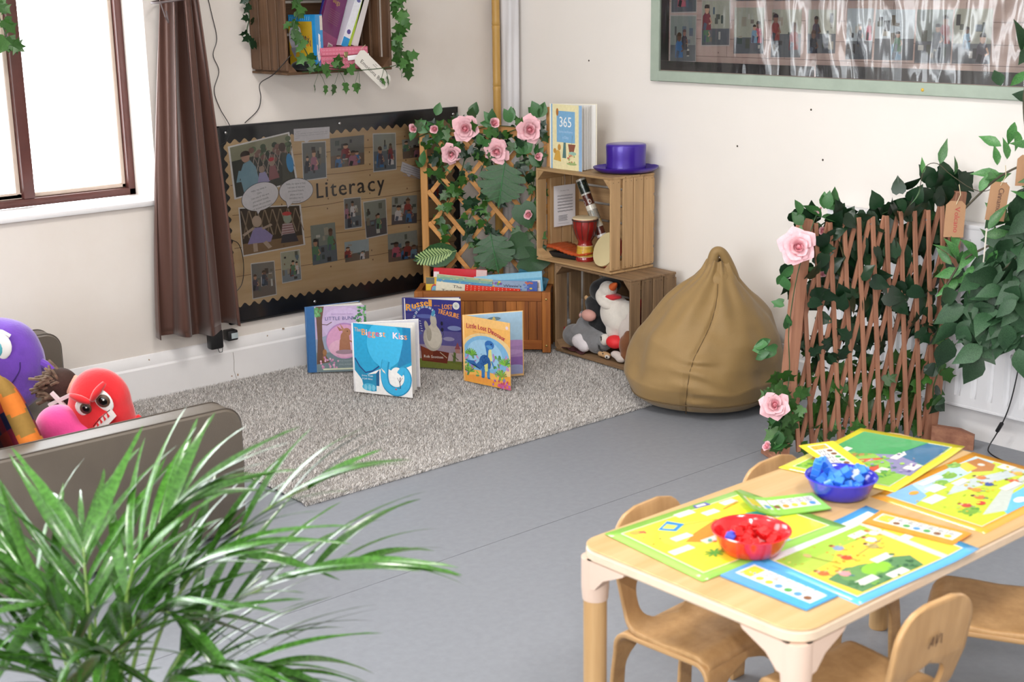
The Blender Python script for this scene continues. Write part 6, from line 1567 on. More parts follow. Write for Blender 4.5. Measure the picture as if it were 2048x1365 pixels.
def d_green(p):
    R = random.Random(31); base(p, '#ece63c'); p.oval(.52, .52, .24, .12, '#f2d83c'); p.oval(.35, .6, .2, .2, '#d8e04a')
    p.poly([(.24, .52), (.30, .45), (.50, .50), (.62, .66), (.56, .68), (.36, .60)], '#ec8a2c'); p.line([(.30, .78), (.58, .68)], .008, '#8a3c28'); p.poly([(.24, .80), (.30, .70), (.40, .76), (.36, .88)], '#2f86d0'); p.poly([(.27, .80), (.31, .74), (.36, .77), (.33, .84)], '#cfd860')
    p.oval(.13, .86, .035, .04, '#f0a63c'); p.oval(.16, .84, .02, .025, '#d86a3a'); scat(p, R, ['#c8501e', '#e08a2c', '#8a5a2a'], 8, .1, .22, .6, .9, .006, .014)
    label_(p, .50, .90, .06); label_(p, .27, .60, .06); label_(p, .36, .44, .05); label_(p, .16, .44, .07); label_(p, .62, .80, .05); label_(p, .88, .45, .06); label_(p, .80, .86, .05)
    p.poly([(.44, .08), (.66, .08), (.66, .34), (.44, .34)], '#b6d8ea'); p.rect(.50, .26, .60, .42, '#f4dc30'); p.oval(.55, .17, .06, .06, '#d8dce8', 10); 
    for k in range(9): a = k*.7; p.line([(.55, .17), (.55+.05*math.cos(a), .17+.05*math.sin(a))], .006, '#7c86a8')
    for k in range(9): a = k*.7; p.line([(.26, .26), (.26+.06*math.cos(a), .26+.06*math.sin(a))], .016, '#5fae3c')
    p.poly([(.60, .92), (.70, .90), (.70, .96), (.61, .97)], '#6a62b0'); p.poly([(.62, .93), (.68, .92), (.68, .95), (.62, .955)], '#e8e8f0')
    p.poly([(.74, .62), (.90, .56), (.94, .50), (.88, .50), (.74, .50)], '#3ea8cc'); p.poly([(.88, .56), (.94, .60), (.93, .52)], '#b8763c'); p.line([(.70, .78), (.84, .82)], .02, '#e0a03c')
    scat(p, R, ['#8ad0d8', '#e8ecec', '#d85a4a', '#5fae8c'], 14, .32, .52, .30, .46, .008, .018)
def d_blue(p):
    R = random.Random(32); base(p, '#f2cf45'); p.rect(.07, .82, .93, .92, '#e6eaf0', 14); p.rect(.07, .66, .93, .82, '#a5cf48', 14); p.poly([(.07, .66), (.45, .68), (.30, .55), (.07, .52)], '#b4d050')
    p.poly([(.12, .10), (.62, .10), (.66, .26), (.52, .36), (.40, .34), (.28, .42), (.10, .38)], '#5b8a5a'); p.oval(.30, .30, .14, .10, '#6a9a58'); p.oval(.40, .28, .10, .08, '#8cc83c')
    label_(p, .25, .20, .07); label_(p, .44, .14, .07); label_(p, .52, .36, .07); label_(p, .86, .46, .06); label_(p, .66, .72, .06); label_(p, .5, .88, .12, .03); label_(p, .80, .86, .10, .03)
    for u, v, c in ((.14, .46, '#e2703a'), (.38, .52, '#d8502e'), (.44, .66, '#8aa0c0'), (.66, .60, '#e8ece8'), (.60, .52, '#b8a868'), (.22, .36, '#e89aa0'), (.74, .66, '#e8e4d8')): figure(p, R, u, v, .032, c)
    p.line([(.30, .48), (.26, .60), (.24, .70)], .006, '#6a4a2a'); p.oval(.24, .72, .02, .035, '#c8b070'); p.line([(.46, .50), (.72, .56)], .006, '#9a8450')
    scat(p, R, ['#c89a3a', '#b8b038', '#e8dc6a', '#d8762e', '#70a848'], 40, .1, .92, .4, .8, .005, .014); scat(p, R, ['#4a7a4c', '#7ab050', '#3c6a48'], 24, .1, .62, .1, .36, .008, .022)
def d_orange(p):
    R = random.Random(33); base(p, '#c8d83c'); p.rect(.07, .74, .93, .92, '#b9d6ec', 14); p.poly([(.07, .92), (.30, .92), (.22, .70), (.07, .66)], '#88bce8'); p.poly([(.30, .08), (.93, .08), (.93, .30), (.50, .26), (.34, .16)], '#6fc0ea'); p.poly([(.30, .60), (.93, .42), (.93, .54), (.50, .70)], '#c4cfd2'); p.poly([(.34, .12), (.2, .20), (.6, .38), (.93, .42), (.93, .34), (.62, .30)], '#c8cfc8')
    p.poly([(.70, .74), (.82, .90), (.92, .88), (.90, .70), (.80, .64)], '#b8763a'); p.poly([(.68, .76), (.74, .92), (.82, .90), (.78, .76)], '#e8c83c'); p.oval(.84, .78, .02, .03, '#d8d8d0')
    for u, v, s in ((.56, .82, .06), (.44, .78, .05), (.72, .92, .05), (.20, .30, .06)): p.oval(u, v, s, s*.9, '#7aae3c', 10); scat(p, R, ['#5a9a3c', '#98c050'], 6, u-s, u+s, v-s, v+s, .01, .02)
    p.poly([(.72, .22), (.86, .26), (.92, .22), (.84, .14), (.74, .16)], '#3fa85c')
    for u, v, c in ((.25, .38, '#c84a3a'), (.48, .50, '#e8963a'), (.60, .50, '#2a4a9a'), (.66, .62, '#e07a3a'), (.40, .40, '#e2803c'), (.74, .40, '#d86a4a'), (.86, .46, '#e8b03c')): figure(p, R, u, v, .03, c)
    p.oval(.20, .80, .035, .03, '#f0a840'); p.oval(.33, .33, .03, .035, '#d83a3a')
    label_(p, .20, .62, .07, .05); label_(p, .34, .74, .06, .05, '#e8e4e4'); label_(p, .52, .68, .06); label_(p, .66, .36, .08); label_(p, .62, .12, .07); label_(p, .84, .12, .07); label_(p, .90, .60, .04, .06); label_(p, .42, .86, .10, .03, '#dfe8ee')
    p.oval(.52, .16, .05, .04, '#eef0f0'); scat(p, R, ['#d0dc48', '#a8c83c', '#e0c03c', '#b0c850'], 40, .08, .92, .3, .7, .006, .02)
def d_yellow(p):
    R = random.Random(34); base(p, '#8ec44a'); p.poly([(.94, .92), (.94, .3), (.62, .4), (.5, .7), (.55, .92)], '#43a25e'); p.poly([(.30, .06), (.50, .08), (.66, .36), (.70, .6), (.60, .62), (.46, .34), (.30, .22)], '#8d87b4'); p.poly([(.52, .08), (.93, .10), (.93, .36), (.74, .44), (.60, .32)], '#2f6c96')
    p.poly([(.30, .92), (.40, .82), (.56, .66), (.70, .56), (.84, .56), (.80, .50), (.66, .48), (.50, .60), (.34, .74), (.24, .90)], '#b98a3c'); p.oval(.76, .52, .035, .035, '#e8c83c'); p.oval(.76, .52, .02, .02, '#f0dc80')
    p.poly([(.34, .60), (.42, .58), (.50, .48), (.56, .40), (.48, .44), (.40, .50), (.34, .54)], '#d8562c'); p.poly([(.40, .52), (.46, .46), (.44, .50)], '#eee8e0'); p.poly([(.22, .40), (.34, .42), (.40, .40), (.32, .34), (.26, .28), (.24, .34)], '#d8522c'); p.oval(.24, .42, .02, .02, '#2c2420', 8); p.poly([(.14, .62), (.20, .70), (.28, .66), (.24, .56), (.16, .56)], '#d8962c'); p.oval(.20, .66, .05, .025, '#e8c84a'); p.poly([(.32, .86), (.38, .90), (.40, .86)], '#c8582c')
    for k in range(6): p.oval(.72+.04*math.cos(k), .30+.05*math.sin(k), .035, .04, '#e9e9ec', 8)
    p.poly([(.60, .16), (.66, .10), (.76, .12), (.80, .20), (.70, .15)], '#e8ecf0'); p.oval(.64, .22, .03, .025, '#d89a4a')
    label_(p, .34, .78, .06); label_(p, .54, .80, .06); label_(p, .82, .56, .055); label_(p, .60, .36, .065); label_(p, .30, .30, .05, .04); label_(p, .46, .14, .06, .05)
    scat(p, R, ['#6ab040', '#a8d060', '#4c9a50', '#78b848'], 50, .08, .55, .2, .9, .01, .03); scat(p, R, ['#8a6ab0', '#6a5aa0', '#a89ac8'], 14, .3, .66, .1, .5, .01, .022)
def d_strip(c, seed):
    def d(p):
        R = random.Random(seed); p.rect(0, 0, 1, 1, c, 12); p.rect(.06, .28, .94, .82, '#e8ebe4' if seed != 2 else '#dfe8ee', 12)
        p.rect(.08, .34, .22, .78, R.choice(['#e8d84a', '#e8b83c']))
        scat(p, R, ['#e07a3a', '#8cc050', '#d8c83c', '#5a9ad0'], 8, .09, .21, .36, .76, .012, .022)
        for k in range(6):
            u = .25+k*.112; p.poly([(u, .54), (u+.10, .54), (u+.10, .80), (u, .80)], '#f2f1ec'); p.poly([(u, .54), (u+.010, .54), (u+.010, .80), (u, .80)], '#8a909a')
            for j in range(3): p.line([(u+.022, .59+j*.07), (u+.088-.02*(j % 2), .59+j*.07)], .034, R.choice(['#6a6e78', '#8a7a9a', '#54585f']))
            p.oval(u+.05, .42, .04, .09, R.choice(['#d8a03c', '#5aa858', '#8a5a3a', '#e8d04a', '#5a9ad0']), 8)
    return d
ZB = TZ+.0004
mat_sheet('picture_mat', 'blue bordered picture mat with a yellow picnic scene, nearest the table edge', ((-2.271, -3.484), (-1.916, -3.496), (-1.883, -3.226), (-2.249, -3.226)), ZB, '#5aaee6', d_blue, curl=lambda u, v: .004*max(0, u-.8)*5)
mat_sheet('picture_mat', 'green bordered yellow picture mat under the red bowl', ((-2.394, -3.245), (-1.997, -3.262), (-1.990, -2.992), (-2.364, -2.972)), ZB+.0022, '#93cc58', d_green)
mat_sheet('picture_mat', 'orange bordered picture mat with a park and pond at the right end of the table', ((-1.836, -3.460), (-1.437, -3.452), (-1.427, -3.188), (-1.826, -3.196)), ZB, '#f0a436', d_orange)
mat_sheet('picture_mat', 'yellow bordered picture mat with a woodland fox scene at the far end of the table', ((-1.773, -3.218), (-1.419, -3.163), (-1.475, -2.925), (-1.826, -2.962)), ZB+.0022, '#eade38', d_yellow, curl=lambda u, v: .003*max(0, u-.8)*5)
WG = 'laminated word strips'
mat_sheet('word_strip', 'blue word strip lying at the near table corner', ((-2.356, -3.440), (-2.270, -3.441), (-2.254, -3.250), (-2.353, -3.250)), ZB+.0022, '#55aeea', lambda p: None, cat='card', group=WG)
_t = [o for o in SC.objects if o.get('label') == 'blue word strip lying at the near table corner'][0]
def strip_print(t, quad, z, c, seed, curl=None, up=True):
    """prints along the long side; quad = start-bottom, end-bottom, end-top, start-top of the reading direction"""
    cx = t.location; cl = curl or (lambda u, v: 0)
    def fn(u, v):
        a, b, cc, d = quad
        return Vector(((a[0]*(1-u)+b[0]*u)*(1-v)+(d[0]*(1-u)+cc[0]*u)*v-cx.x, (a[1]*(1-u)+b[1]*u)*(1-v)+(d[1]*(1-u)+cc[1]*u)*v-cx.y, cl(u, v)+.0014))
    p = Print(fn, (0, 0, 1), .00005, 0.); d_strip(c, seed)(p); p.build('picture', PG, t)
strip_print(_t, ((-2.353, -3.250), (-2.356, -3.440), (-2.270, -3.441), (-2.254, -3.250)), 0, '#4aa6e8', 2)
_q = ((-1.965, -3.274), (-1.939, -3.454), (-1.861, -3.447), (-1.885, -3.262))
_t = mat_sheet('word_strip', 'orange word strip lying over the blue mat', _q, ZB+.0026, '#ef9a34', lambda p: None, cat='card', group=WG, curl=lambda u, v: .001); strip_print(_t, _q, 0, '#ef9a34', 3, curl=lambda u, v: .001)
_q = ((-2.112, -3.122), (-1.950, -3.192), (-1.905, -3.112), (-2.060, -3.035)); _cu = lambda u, v: .030*max(0, .45-u)**2*4+.0005
_t = mat_sheet('word_strip', 'green word strip with a curled up end between the bowls', _q, ZB+.0044, '#92cf52', lambda p: None, cat='card', group=WG, curl=_cu); strip_print(_t, _q, 0, '#92cf52', 4, curl=_cu)
_q = ((-1.722, -2.935), (-1.800, -3.100), (-1.722, -3.120), (-1.640, -2.968))
_q = (_q[3], _q[2], _q[1], _q[0]); _cu = lambda u, v: .012+.004*(1-u)
_t = mat_sheet('word_strip', 'yellow word strip lying behind the blue bowl', _q, ZB+.0044, '#efd62e', lambda p: None, cat='card', group=WG, curl=_cu); strip_print(_t, _q, 0, '#efd62e', 5, curl=_cu)

# ---------------------------------------------------------------- bowls of letter cubes
def bowl(name, label, x, y, z, c, c2):
    t = thing(name, (x, y, z), label, 'bowl', 'plastic bowls on the table')
    m = mat(name+c, c, .15, coat=.5, spec=.6, trans=.0)
    G().lathe([(r, z*.74) for r, z in [(0, .003), (.046, .003), (.052, .008), (.060, .028), (.066, .046), (.069, .056), (.0715, .0575), (.073, .056), (.0715, .0535), (.0685, .045), (.062, .026), (.054, .004), (.047, 0), (0, 0)]], 48).build('body', m, t, sharp=60)
    G().lathe([(.0715, .0430), (.0735, .0420), (.0735, .040), (.0715, .0392)], 48).build('rim', m, t, sharp=60)
    return t
BR = (-2.228, -3.216); BBL = (-1.860, -3.148)
bowl('bowl', 'translucent red plastic bowl of red cubes on the green bordered mat', BR[0], BR[1], ZB+.0045, '#d8121f', 0)
bowl('bowl', 'dark blue plastic bowl of light blue cubes near the table centre', BBL[0], BBL[1], ZB, '#2b2fc4', 0)
def cube_mesh(m):
    g = G(); s = .0085; g.box(-s, s, -s, s, -s, s, .0012); g.lathe([(.0048, s), (.0048, s+.004), (0, s+.004)], 12); return g.mesh('cube', m, sharp=40)
M_rc = mat('red_cube', '#d11a1c', .3, rnd=.1); M_bc = mat('blue_cube', '#3f86e4', .3, rnd=.08); M_dc = mat('indigo_cube', '#3848c8', .3)
ME_rc, ME_bc, ME_dc = cube_mesh(M_rc), cube_mesh(M_bc), cube_mesh(M_dc)
def rod_mesh(n, m):
    g = G(); s = .0085
    for i in range(n): g.box(-s, s, -s, s, -s+i*.0172, s+i*.0172-.0006, .001)
    g.lathe([(.0048, s+(n-1)*.0172), (.0048, s+(n-1)*.0172+.004), (0, s+(n-1)*.0172+.004)], 12)
    return g.mesh('cube_stick', m, sharp=40)
R = random.Random(50)
def letter(o, z, c='#1c2c6a'):
    ch = R.choice('abdefgijkmnoprstuvx'); p = Print(lambda u, v: (u, -.0087, v), (0, -1, 0), .0001); p.text(ch, 0, -.004+z, .011, c, 'c', bold=.03); p.build('letter', PR, o)
def fill(cx, cy, z0, me, label, group, n, lz, name='letter_cube'):
    pts = []
    for z, rr, k in lz:
        for i in range(k):
            for _ in range(60):
                a = R.uniform(0, 2*PI); r = rr*math.sqrt(R.random()); p = (cx+r*math.cos(a), cy+r*math.sin(a), z0+z+R.uniform(-.002, .002))
                if all(math.dist(p, q) > .0185 for q in pts): break
            pts.append(p)
            o = put(name, me, None, p, (R.uniform(0, 6), R.uniform(0, 6), R.uniform(0, 6))); tag(o, label, 'cube', group)
fill(BR[0], BR[1], ZB+.0045, ME_rc, 'small red letter cube lying in the red bowl', 'red letter cubes in the red bowl', 0, ((.012, .038, 12), (.026, .044, 15), (.036, .030, 5)))
o = put('letter_cube', ME_dc, None, (BR[0]-.048, BR[1]+.010, ZB+.040), (.4, .3, .6)); tag(o, 'single blue letter cube among the red ones in the red bowl', 'cube')
fill(BBL[0], BBL[1], ZB, ME_bc, 'small light blue letter cube lying in the blue bowl', 'loose light blue letter cubes in the blue bowl', 0, ((.012, .038, 12), (.026, .044, 14), (.036, .036, 4)))
ST = [('upright stick of two joined blue cubes at the left of the blue bowl', -.050, .018, 3, (.25, -.35, .4)), ('stick of joined blue cubes rising at the back of the blue bowl', -.012, .035, 3, (-.5, -.45, .6)), ('stick of blue cubes lying across the middle of the blue bowl', .015, .010, 3, (1.0, .6, .3)), ('pair of blue cubes raised at the right of the blue bowl', .040, .012, 2, (.3, .9, 1.2)), ('stick of blue cubes leaning at the front of the blue bowl', -.020, -.012, 3, (.9, -.3, 1.0))]
for lab, dx, dy, n, e in ST:
    r_ = Vector((.756, -.655, 0)); f_ = Vector((.655, .756, 0))
    o = thing('cube_stick', tuple(Vector((BBL[0], BBL[1], ZB+.034))+r_*dx+f_*dy), lab, 'cube', 'joined cube sticks in the blue bowl'); o.rotation_euler = e
    put('stick', rod_mesh(n, M_bc), o)
o = put('letter_cube', cube_mesh(mat('glare_cube', '#c9d4ee', .15, coat=.6)), None, (BBL[0]+.012, BBL[1]-.022, ZB+.046), (.9, .3, .9)); tag(o, 'letter cube coloured pale for glare, on top in the blue bowl', 'cube'); letter(o, 0)  # glare on this cube is put into its pale colour
# ---------------------------------------------------------------- child sofa with soft toys
M_lea = mat('taupe_leatherette', '#62594f', .42, var=.06, vscale=12, bump=.2, bscale=260, spec=.5)
M_leap = mat('leather_piping', '#4e463f', .5)
sx0, sx1, sy0, sy1 = -3.02, -2.255, -1.435, -.135
sf = thing('child_sofa', ((sx0+sx1)/2, (sy0+sy1)/2, 0), 'small taupe leatherette sofa with low rounded arms at the left', 'sofa')
cx_, cy_ = (sx0+sx1)/2, (sy0+sy1)/2
def arm(y0, y1, name):
    # side panel with a big rounded upper front corner
    X0, X1 = sx0-cx_, sx1-cx_; top = lambda x: .372+.03*max(0, (X1-.35-x))
    pts = [(X0, .012), (X1-.015, .012), (X1-.004, .06), (X1, .20), (X1, .32)]
    pts += [(X1-.055+.055*math.cos(a), .325+.055*math.sin(a)) for a in [i*PI/2/8 for i in range(9)]]
    pts += [(X1-.12-i*.1, .380) for i in range(6)]+[(X0, .380)]
    n = len(pts); g = G(); b = .014
    c = Vector((sum(p[0] for p in pts)/n, sum(p[1] for p in pts)/n))
    ins = [(p[0]+(c.x-p[0])*.035, p[1]+(c.y-p[1])*.07) for p in pts]
    ring = [[(x, y0, z) for x, z in ins], [(x, y0+b*.45, z+(0)) for x, z in [(p[0]*.35+q[0]*.65, p[1]*.35+q[1]*.65) for p, q in zip(ins, pts)]], [(x, y0+b*1.4, z) for x, z in pts], [(x, y1-b*1.4, z) for x, z in pts], [(x, y1-b*.45, z) for x, z in [(p[0]*.35+q[0]*.65, p[1]*.35+q[1]*.65) for p, q in zip(ins, pts)]], [(x, y1, z) for x, z in ins]]
    vs = [v for r in ring for v in r]
    fs = [tuple(range(n)), tuple(range(5*n, 6*n))[::-1]]
    for k in range(5): fs += [(k*n+i, (k+1)*n+i, (k+1)*n+(i+1) % n, k*n+(i+1) % n) for i in range(n)]
    g.add(vs, fs); o = g.build(name, M_lea, sf, sharp=50)
    for yy in (y0+.012, y1-.012):
        G().tube([(x, yy, z) for x, z in pts[3:]], .0025, 5).build('piping', M_leap, o)
    return o
arm(sy0-cy_, sy0-cy_+.105, 'armrest'); arm(sy1-cy_-.105, sy1-cy_, 'armrest')
G().box(sx0-cx_+.12, sx1-cx_-.01, sy0-cy_+.107, sy1-cy_-.107, .125, .205, .025).build('seat_cushion', M_lea, sf, sharp=60)
G().box(sx0-cx_+.01, sx1-cx_-.02, sy0-cy_+.107, sy1-cy_-.107, .045, .122, .006).build('base', M_lea, sf, sharp=60)
G().box(sx0-cx_-.0, sx0-cx_+.115, sy0-cy_+.107, sy1-cy_-.107, .10, .52, .03).build('backrest', M_lea, sf, sharp=60)
for x in (sx0-cx_+.12, sx1-cx_-.20):
    for y in (sy0-cy_+.16, sy1-cy_-.16): G().lathe([(0, 0), (.016, 0), (.020, .045), (0, .045)], 14, c=(x, y, 0)).build('foot', M_black, sf)
UP = Vector((0, 0, 1)); RT = Vector((.756, -.655, 0)); FW = Vector((-.655, -.756, .12)).normalized()
def at3(a, b, c): return RT*a+UP*b+FW*c
VR = Matrix((RT, -FW.cross(Vector((0, 0, 0))) if False else Vector((.655, .756, 0)), UP)).transposed()  # local x right, y away, z up
EV = VR.to_euler()
def toy(name, loc, label, roll=0.):
    t = thing(name, loc, label, 'soft toy'); t.rotation_euler = (VR @ Matrix.Rotation(roll, 3, 'Y')).to_euler(); return t
def eye(t, x, y, z, rx, rz, px, pz, pr, rot=0., iris=None, tilt=(0, 0)):
    g = G(); M = Euler((tilt[0], rot, tilt[1])).to_matrix(); g.ball((x, y, z), (rx, .008, rz), 24, 10, M); g.build('eye_white', M_eyew, t)
    if iris: G().ball((x+px*.8, y-.005, z+pz*.8), (pr*1.5, .006, pr*1.6), 20, 8, M).build('iris', mat('iris_'+iris.strip('#'), iris, .4), t)
    G().ball((x+px, y-.008, z+pz), (pr, .005, pr*1.1), 20, 8, M).build('pupil', M_eye, t)
    G().ball((x+px+pr*.3, y-.0125, z+pz+pr*.35), (pr*.22, .002, pr*.22), 8, 6).build('glint', M_eyew, t)
M_rpl = mat('red_plush', '#d3141f', .85, bump=.35, bscale=160, sheen=.5, var=.05, vscale=14)
M_ppl = mat('purple_plush', '#6a3cae', .9, bump=.6, bscale=130, sheen=.5, var=.15, vscale=18)
M_kpl = mat('hot_pink_plush', '#e2408e', .85, bump=.4, bscale=130, sheen=.6, var=.08, vscale=12)
rt = toy('red_monster_toy', (-2.478, -1.06, .205), 'round red plush toy with angry eyes and white teeth on the sofa', roll=-.18)
blob('body', [((0, 0, .115), (.098, .075, .11)), ((.008, 0, .155), (.090, .07, .10)), ((.010, 0, .06), (.098, .075, .06))], M_rpl, rt, vox=.006, smooth=10)
eye(rt, -.020, -.066, .160, .022, .027, .008, -.001, .011, rot=-.5, iris='#5a4030', tilt=(.1, 0)); eye(rt, .040, -.066, .172, .023, .038, .001, -.001, .013, rot=-.35, iris='#5a4030', tilt=(.1, .0))
g = G(); M = Euler((.0, -.20, 0)).to_matrix(); q = [(-.030, -.010), (-.002, .006), (.030, .016), (.034, -.008), (-.020, -.030)]
g.add([M @ Vector((x+.052, -.084, z+.112)) for x, z in q]+[M @ Vector((x+.052, -.062, z+.112)) for x, z in q], [tuple(range(5)), tuple(range(5, 10))[::-1]]+[(i, 5+i, 5+(i+1) % 5, (i+1) % 5) for i in range(5)]); g.build('mouth', mat('white_felt', '#e4dedc', .8), rt, smooth=False)
for k in range(4):
    x = .030+k*.013; g = G(); g.add([M @ Vector(v) for v in ((x, -.0855, .099+k*.004), (x+.008, -.0855, .103+k*.004), (x+.004, -.0855, .121+k*.004))], [(0, 1, 2)]); solidify(g.build('tooth_gap', M_rpl, rt, smooth=False), .001)
g = G().tube([M @ Vector((.020, -.085, .105)), M @ Vector((.05, -.086, .121)), M @ Vector((.085, -.084, .131))], .0012, 5); g.build('lip_line', M_eye, rt)
for a_, b__ in (((-.048, -.066, .205), (.008, -.082, .176)), ((.012, -.082, .180), (.058, -.068, .222))):
    G().tube(curve_pts([a_, tuple((Vector(a_)+Vector(b__))/2+Vector((0, -.006, .002))), b__], 8), [.006, .008, .0095, .0105, .011, .0105, .0095, .008, .006], 8).build('brow', M_rpl, rt, sharp=180)
blob('arm', [((-.098, -.01, .055), (.022, .018, .038), (0, .6, 0)), ((-.115, -.012, .028), (.016, .014, .02))], M_rpl, rt); blob('arm', [((.104, -.005, .07), (.014, .016, .03))], M_rpl, rt)
pt = toy('purple_monster_toy', (-2.555, -.47, .205), 'large fluffy purple plush toy with one big lashed eye on the sofa')
blob('body', [((0, 0, .165), (.14, .11, .15)), ((-.01, 0, .10), (.135, .11, .10)), ((.02, 0, .20), (.11, .10, .11))], M_ppl, pt, vox=.008, smooth=10)
eye(pt, .028, -.094, .245, .047, .047, -.010, -.006, .020, iris='#54a8b4')
G().tube([(-.02, -.090, .285), (.015, -.090, .293), (.045, -.084, .288), (.066, -.078, .272)], .008, 8).build('eyelid', mat('white_fluff', '#dcd6dc', .95, bump=1, bscale=200), pt)
G().tube(curve_pts([(-.06, -.108, .13), (.0, -.114, .10), (.05, -.104, .115), (.085, -.085, .16), (.09, -.080, .19)], 20), .0018, 5).build('smile', mat('dark_purple_thread', '#3c1f6a', .8), pt)
G().tube(curve_pts([(.13, -.01, .17), (.165, -.02, .15), (.18, -.02, .11), (.178, -.02, .085)], 14), [.014]*15, 8).build('arm', M_ppl, pt)
G().tube(curve_pts([(-.13, -.01, .17), (-.165, -.02, .15), (-.18, -.02, .11)], 14), [.014]*15, 8).build('arm', M_ppl, pt)
dl = toy('rag_doll', (-2.545, -.85, .245), 'cloth doll with brown yarn hair and a white bow lying on the sofa', roll=.15)
blob('head', [((.035, 0, .13), (.038, .036, .04)), ((.045, -.005, .115), (.026, .03, .03))], mat('doll_skin', '#d8a892', .8), dl)
g = G(); R = random.Random(61)
for i in range(90):
    a = R.uniform(.4, 5.2); b_ = R.uniform(-.8, .8); r = .052
    p0 = Vector((.005+r*.6*math.cos(a)*math.cos(b_)-.01, r*math.sin(b_)*.8-.005, .13+r*math.sin(a)*math.cos(b_)*.75)); d = Vector((-.6+R.gauss(0, .25), R.gauss(0, .2), R.gauss(-.1, .3)))
    g.tube([p0, p0+d*.022+Vector((0, -.006, .006)), p0+d*.05], .0045, 5)
g.build('hair', mat('brown_yarn', '#4a352a', .85, var=.3, vscale=60, color2='#8a7460', rnd=.1), dl)['kind'] = 'stuff'
blob('hair_cap', [((.0, .0, .14), (.052, .044, .046)), ((-.02, 0, .12), (.04, .04, .04)), ((.012, .0, .10), (.045, .042, .035))], mat('dark_brown_yarn', '#3a261f', .9, bump=1, bscale=90), dl)
g = G(); g.bar((-.015, -.052, .085), (.045, -.056, .125), .010, .012, up=(0, 1, 0)); g.bar((-.010, -.054, .125), (.035, -.056, .085), .010, .012, up=(0, 1, 0)); g.build('bow', mat('white_ribbon', '#e8e0e2', .6), dl)
blob('dress', [((.03, .01, .05), (.045, .035, .05)), ((.05, .0, .02), (.05, .04, .02))], mat('lilac_cloth', '#d8b8dc', .8), dl)
G().ball((.074, -.022, .13), .003, 8, 6).build('eye', M_eye, dl)
kp = toy('pink_plush_toy', (-2.60, -1.02, .205), 'rounded hot pink plush toy slumped between the doll and the patterned cushion', roll=.35)
blob('body', [((0, 0, .06), (.105, .075, .065)), ((-.04, 0, .085), (.07, .07, .065)), ((.06, 0, .035), (.06, .06, .035))], M_kpl, kp, vox=.007, smooth=10)
blob('patch', [((.045, -.055, .085), (.018, .012, .016))], mat('pale_pink_patch', '#e8b8c8', .8), kp)
# patterned cushion seen almost edge on
cs = thing('patterned_cushion', (-2.785, -1.16, .335), 'orange, maroon and navy block patterned cushion propped on the sofa', 'cushion')
cs.rotation_euler = (VR @ Euler((.25, -.42, -1.05)).to_matrix()).to_euler()
g = G(); N = 28
PALT = ['#a85a24', '#5a1826', '#161a3c', '#8e2c26', '#b87a34', '#6e1a2e']
def cpt(i, j, s):
    u, v = i/N*2-1, j/N*2-1; k = 1-.10*(1-abs(u)**2)*abs(v)**3*0
    b = (max(0, 1-u**4)*max(0, 1-v**4))**.6
    return Vector((u*.17*(1-.06*(1-v*v)*0-.05*v*v), s*.045*b, v*.17*(1-.05*u*u)))
for s in (-1, 1):
    for i in range(N):
        for j in range(N):
            a, b = i//4, j//4
            c = PALT[(a*3+b*5+(a*b) % 4) % 6] if not (i in (0, 1, N-2, N-1) or j in (0, 1, N-2, N-1)) else ('#c8702c' if (i+j)//5 % 2 else '#8a6a34')
            g.col(c); q = [cpt(i, j, s), cpt(i+1, j, s), cpt(i+1, j+1, s), cpt(i, j+1, s)]
            g.add(q if s < 0 else q[::-1], [(0, 1, 2, 3)])
me = g.mesh('cover', print_mat('print_cloth', .85, spec=.2), smooth=False)
at_ = me.color_attributes.new('Col', 'FLOAT_COLOR', 'CORNER'); arr = []
for f, c in zip(g.f, g.c): arr += [c[0], c[1], c[2], 1.]*len(f)
at_.data.foreach_set('color', arr)
bm = bmesh.new(); bm.from_mesh(me); bmesh.ops.remove_doubles(bm, verts=bm.verts[:], dist=.0003); bm.to_mesh(me); bm.free(); me.shade_smooth()
put('cover', me, cs)

# ---------------------------------------------------------------- foreground palm
M_palm = leaf_mat('palm_green', '#2a5018', '#47782c', rough=.25, rnd=.35)
M_palm.node_tree.nodes['Principled BSDF'].inputs['Coat Weight'].default_value = .25
M_rach = mat('palm_rachis', '#7a9a4a', .4)
BP = Vector((-3.285, -2.72, 0))
pm = thing('potted_palm', tuple(BP), 'potted areca palm with arching green fronds in the left foreground', 'plant')
G().lathe([(0, 0), (.10, 0), (.125, .22), (.130, .225), (.120, .225), (.115, .20), (0, .20)], 32).build('pot', mat('terracotta_pot', '#8a6a58', .6), pm, sharp=40)
G().lathe([(0, .195), (.116, .195)], 24).build('soil', mat('soil', '#33271e', .95, bump=1, bscale=90), pm)
def leaflet_mesh():
    g = G(); n = 10; vs = []
    for i in range(n+1):
        t = i/n; wv = .034*math.sin(min(1, t*1.15+.12)*PI*.93)**.7 if t < 1 else .001
        z = -.30*t**2.2; f = .35
        vs += [(-wv, t, z+wv*f), (0, t, z), (wv, t, z+wv*f)]
    fs = []
    for i in range(n):
        a = 3*i; b = a+3; fs += [(a, a+1, b+1, b), (a+1, a+2, b+2, b+1)]
    g.add(vs, fs); return g.mesh('leaflet', M_palm, sharp=180)
ME_lf = [leaflet_mesh()]
R = random.Random(101)
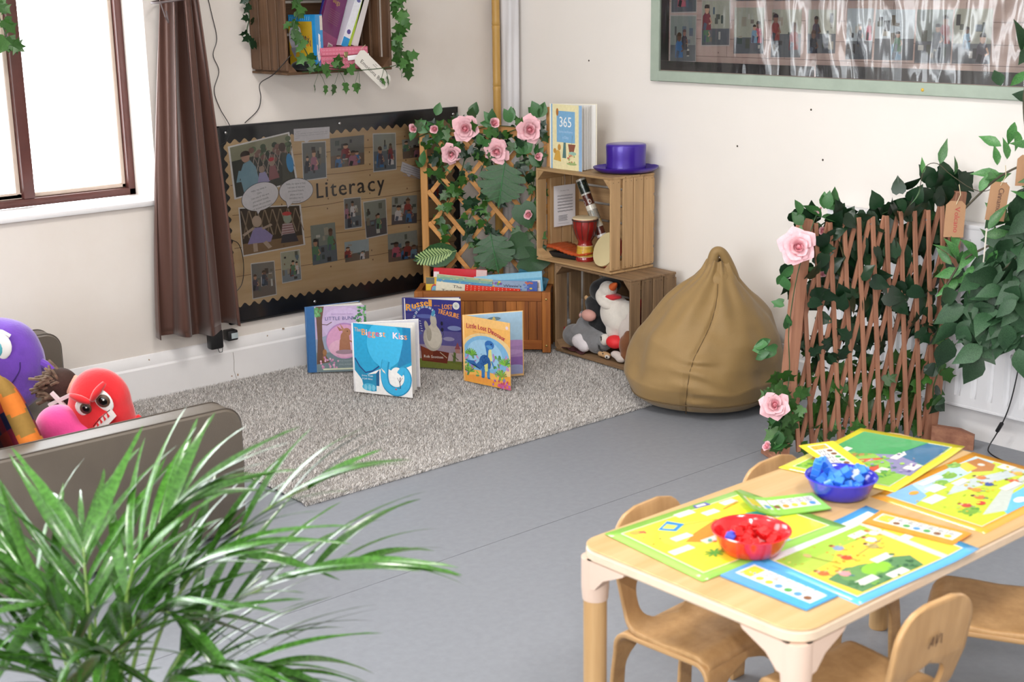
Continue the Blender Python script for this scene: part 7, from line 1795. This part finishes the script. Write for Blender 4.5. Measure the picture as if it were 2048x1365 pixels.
def frond(tip, mid_h, nl, ll, start=.33, side_bias=0., droop=1.):
    """rachis from the pot to the tip point (relative to the plant), rising to mid_h on its way"""
    tip = Vector(tip)-BP; b = Vector((R.uniform(-.04, .04), R.uniform(-.04, .04), .2))
    m = Vector((tip.x*.42, tip.y*.42, mid_h)); q = Vector((tip.x*.78, tip.y*.78, (mid_h+tip.z)/2+.05*abs(mid_h-tip.z)+.03))
    P = curve_pts([b, b*.4+m*.6*Vector((1, 1, 1)).length/1.7320508, m, q, tip], 30) if False else curve_pts([b, Vector((m.x*.55, m.y*.55, .2+(mid_h-.2)*.62)), m, q, tip], 30)
    o = G().tube(P, [.0045-.0035*i/30 for i in range(31)], 6).build('frond', M_rach, pm)
    for i in range(nl):
        t = start+(1-start)*(i//2+.5)/(nl/2); k = min(29, int(t*30)); a = P[k]+(P[k+1]-P[k])*(t*30-k)
        tg = (P[min(30, k+1)]-P[k]).normalized(); s = 1 if i % 2 else -1
        sd = tg.cross(UP).normalized()*s
        op = .85*(1-t)+.35
        d = (sd*op+tg*(1.15-op*.4)+UP*(.30+R.gauss(0, .10))).normalized()
        L = ll*(.62+.55*math.sin(min(1, (t-start)/(1-start)*.9+.12)*PI))*R.uniform(.88, 1.1)
        me = ME_lf[0]; e = aim(d, UP+sd*.25+Vector((R.gauss(0, .25), R.gauss(0, .25), 0)))
        put('leaflet', me, o, a, e, (.27*R.uniform(.8, 1.2), L, L*droop*R.uniform(.7, 1.2)))
    put('leaflet', ME_lf[0], o, P[-1], aim(P[-1]-P[-2], UP), (.15, ll*.7, ll*.6))
    return o
F_ = [((-2.93, -2.86, .70), .56, 14, .22), ((-2.88, -2.93, .56), .50, 20, .24), ((-3.06, -2.83, .60), .54, 16, .22), ((-3.03, -2.94, .40), .42, 18, .22),
      ((-3.10, -2.74, .68), .58, 20, .22), ((-3.24, -2.62, .62), .52, 18, .22), ((-3.36, -2.54, .58), .50, 18, .22), ((-3.47, -2.66, .56), .48, 18, .22),
      ((-3.18, -2.84, .52), .50, 20, .22), ((-3.10, -2.98, .44), .42, 18, .22), ((-3.30, -2.86, .48), .46, 20, .22), ((-3.20, -2.56, .48), .42, 18, .21), ((-3.42, -2.84, .46), .44, 18, .22), ((-3.36, -2.72, .56), .5, 18, .2)]
for f in F_: frond(*f)
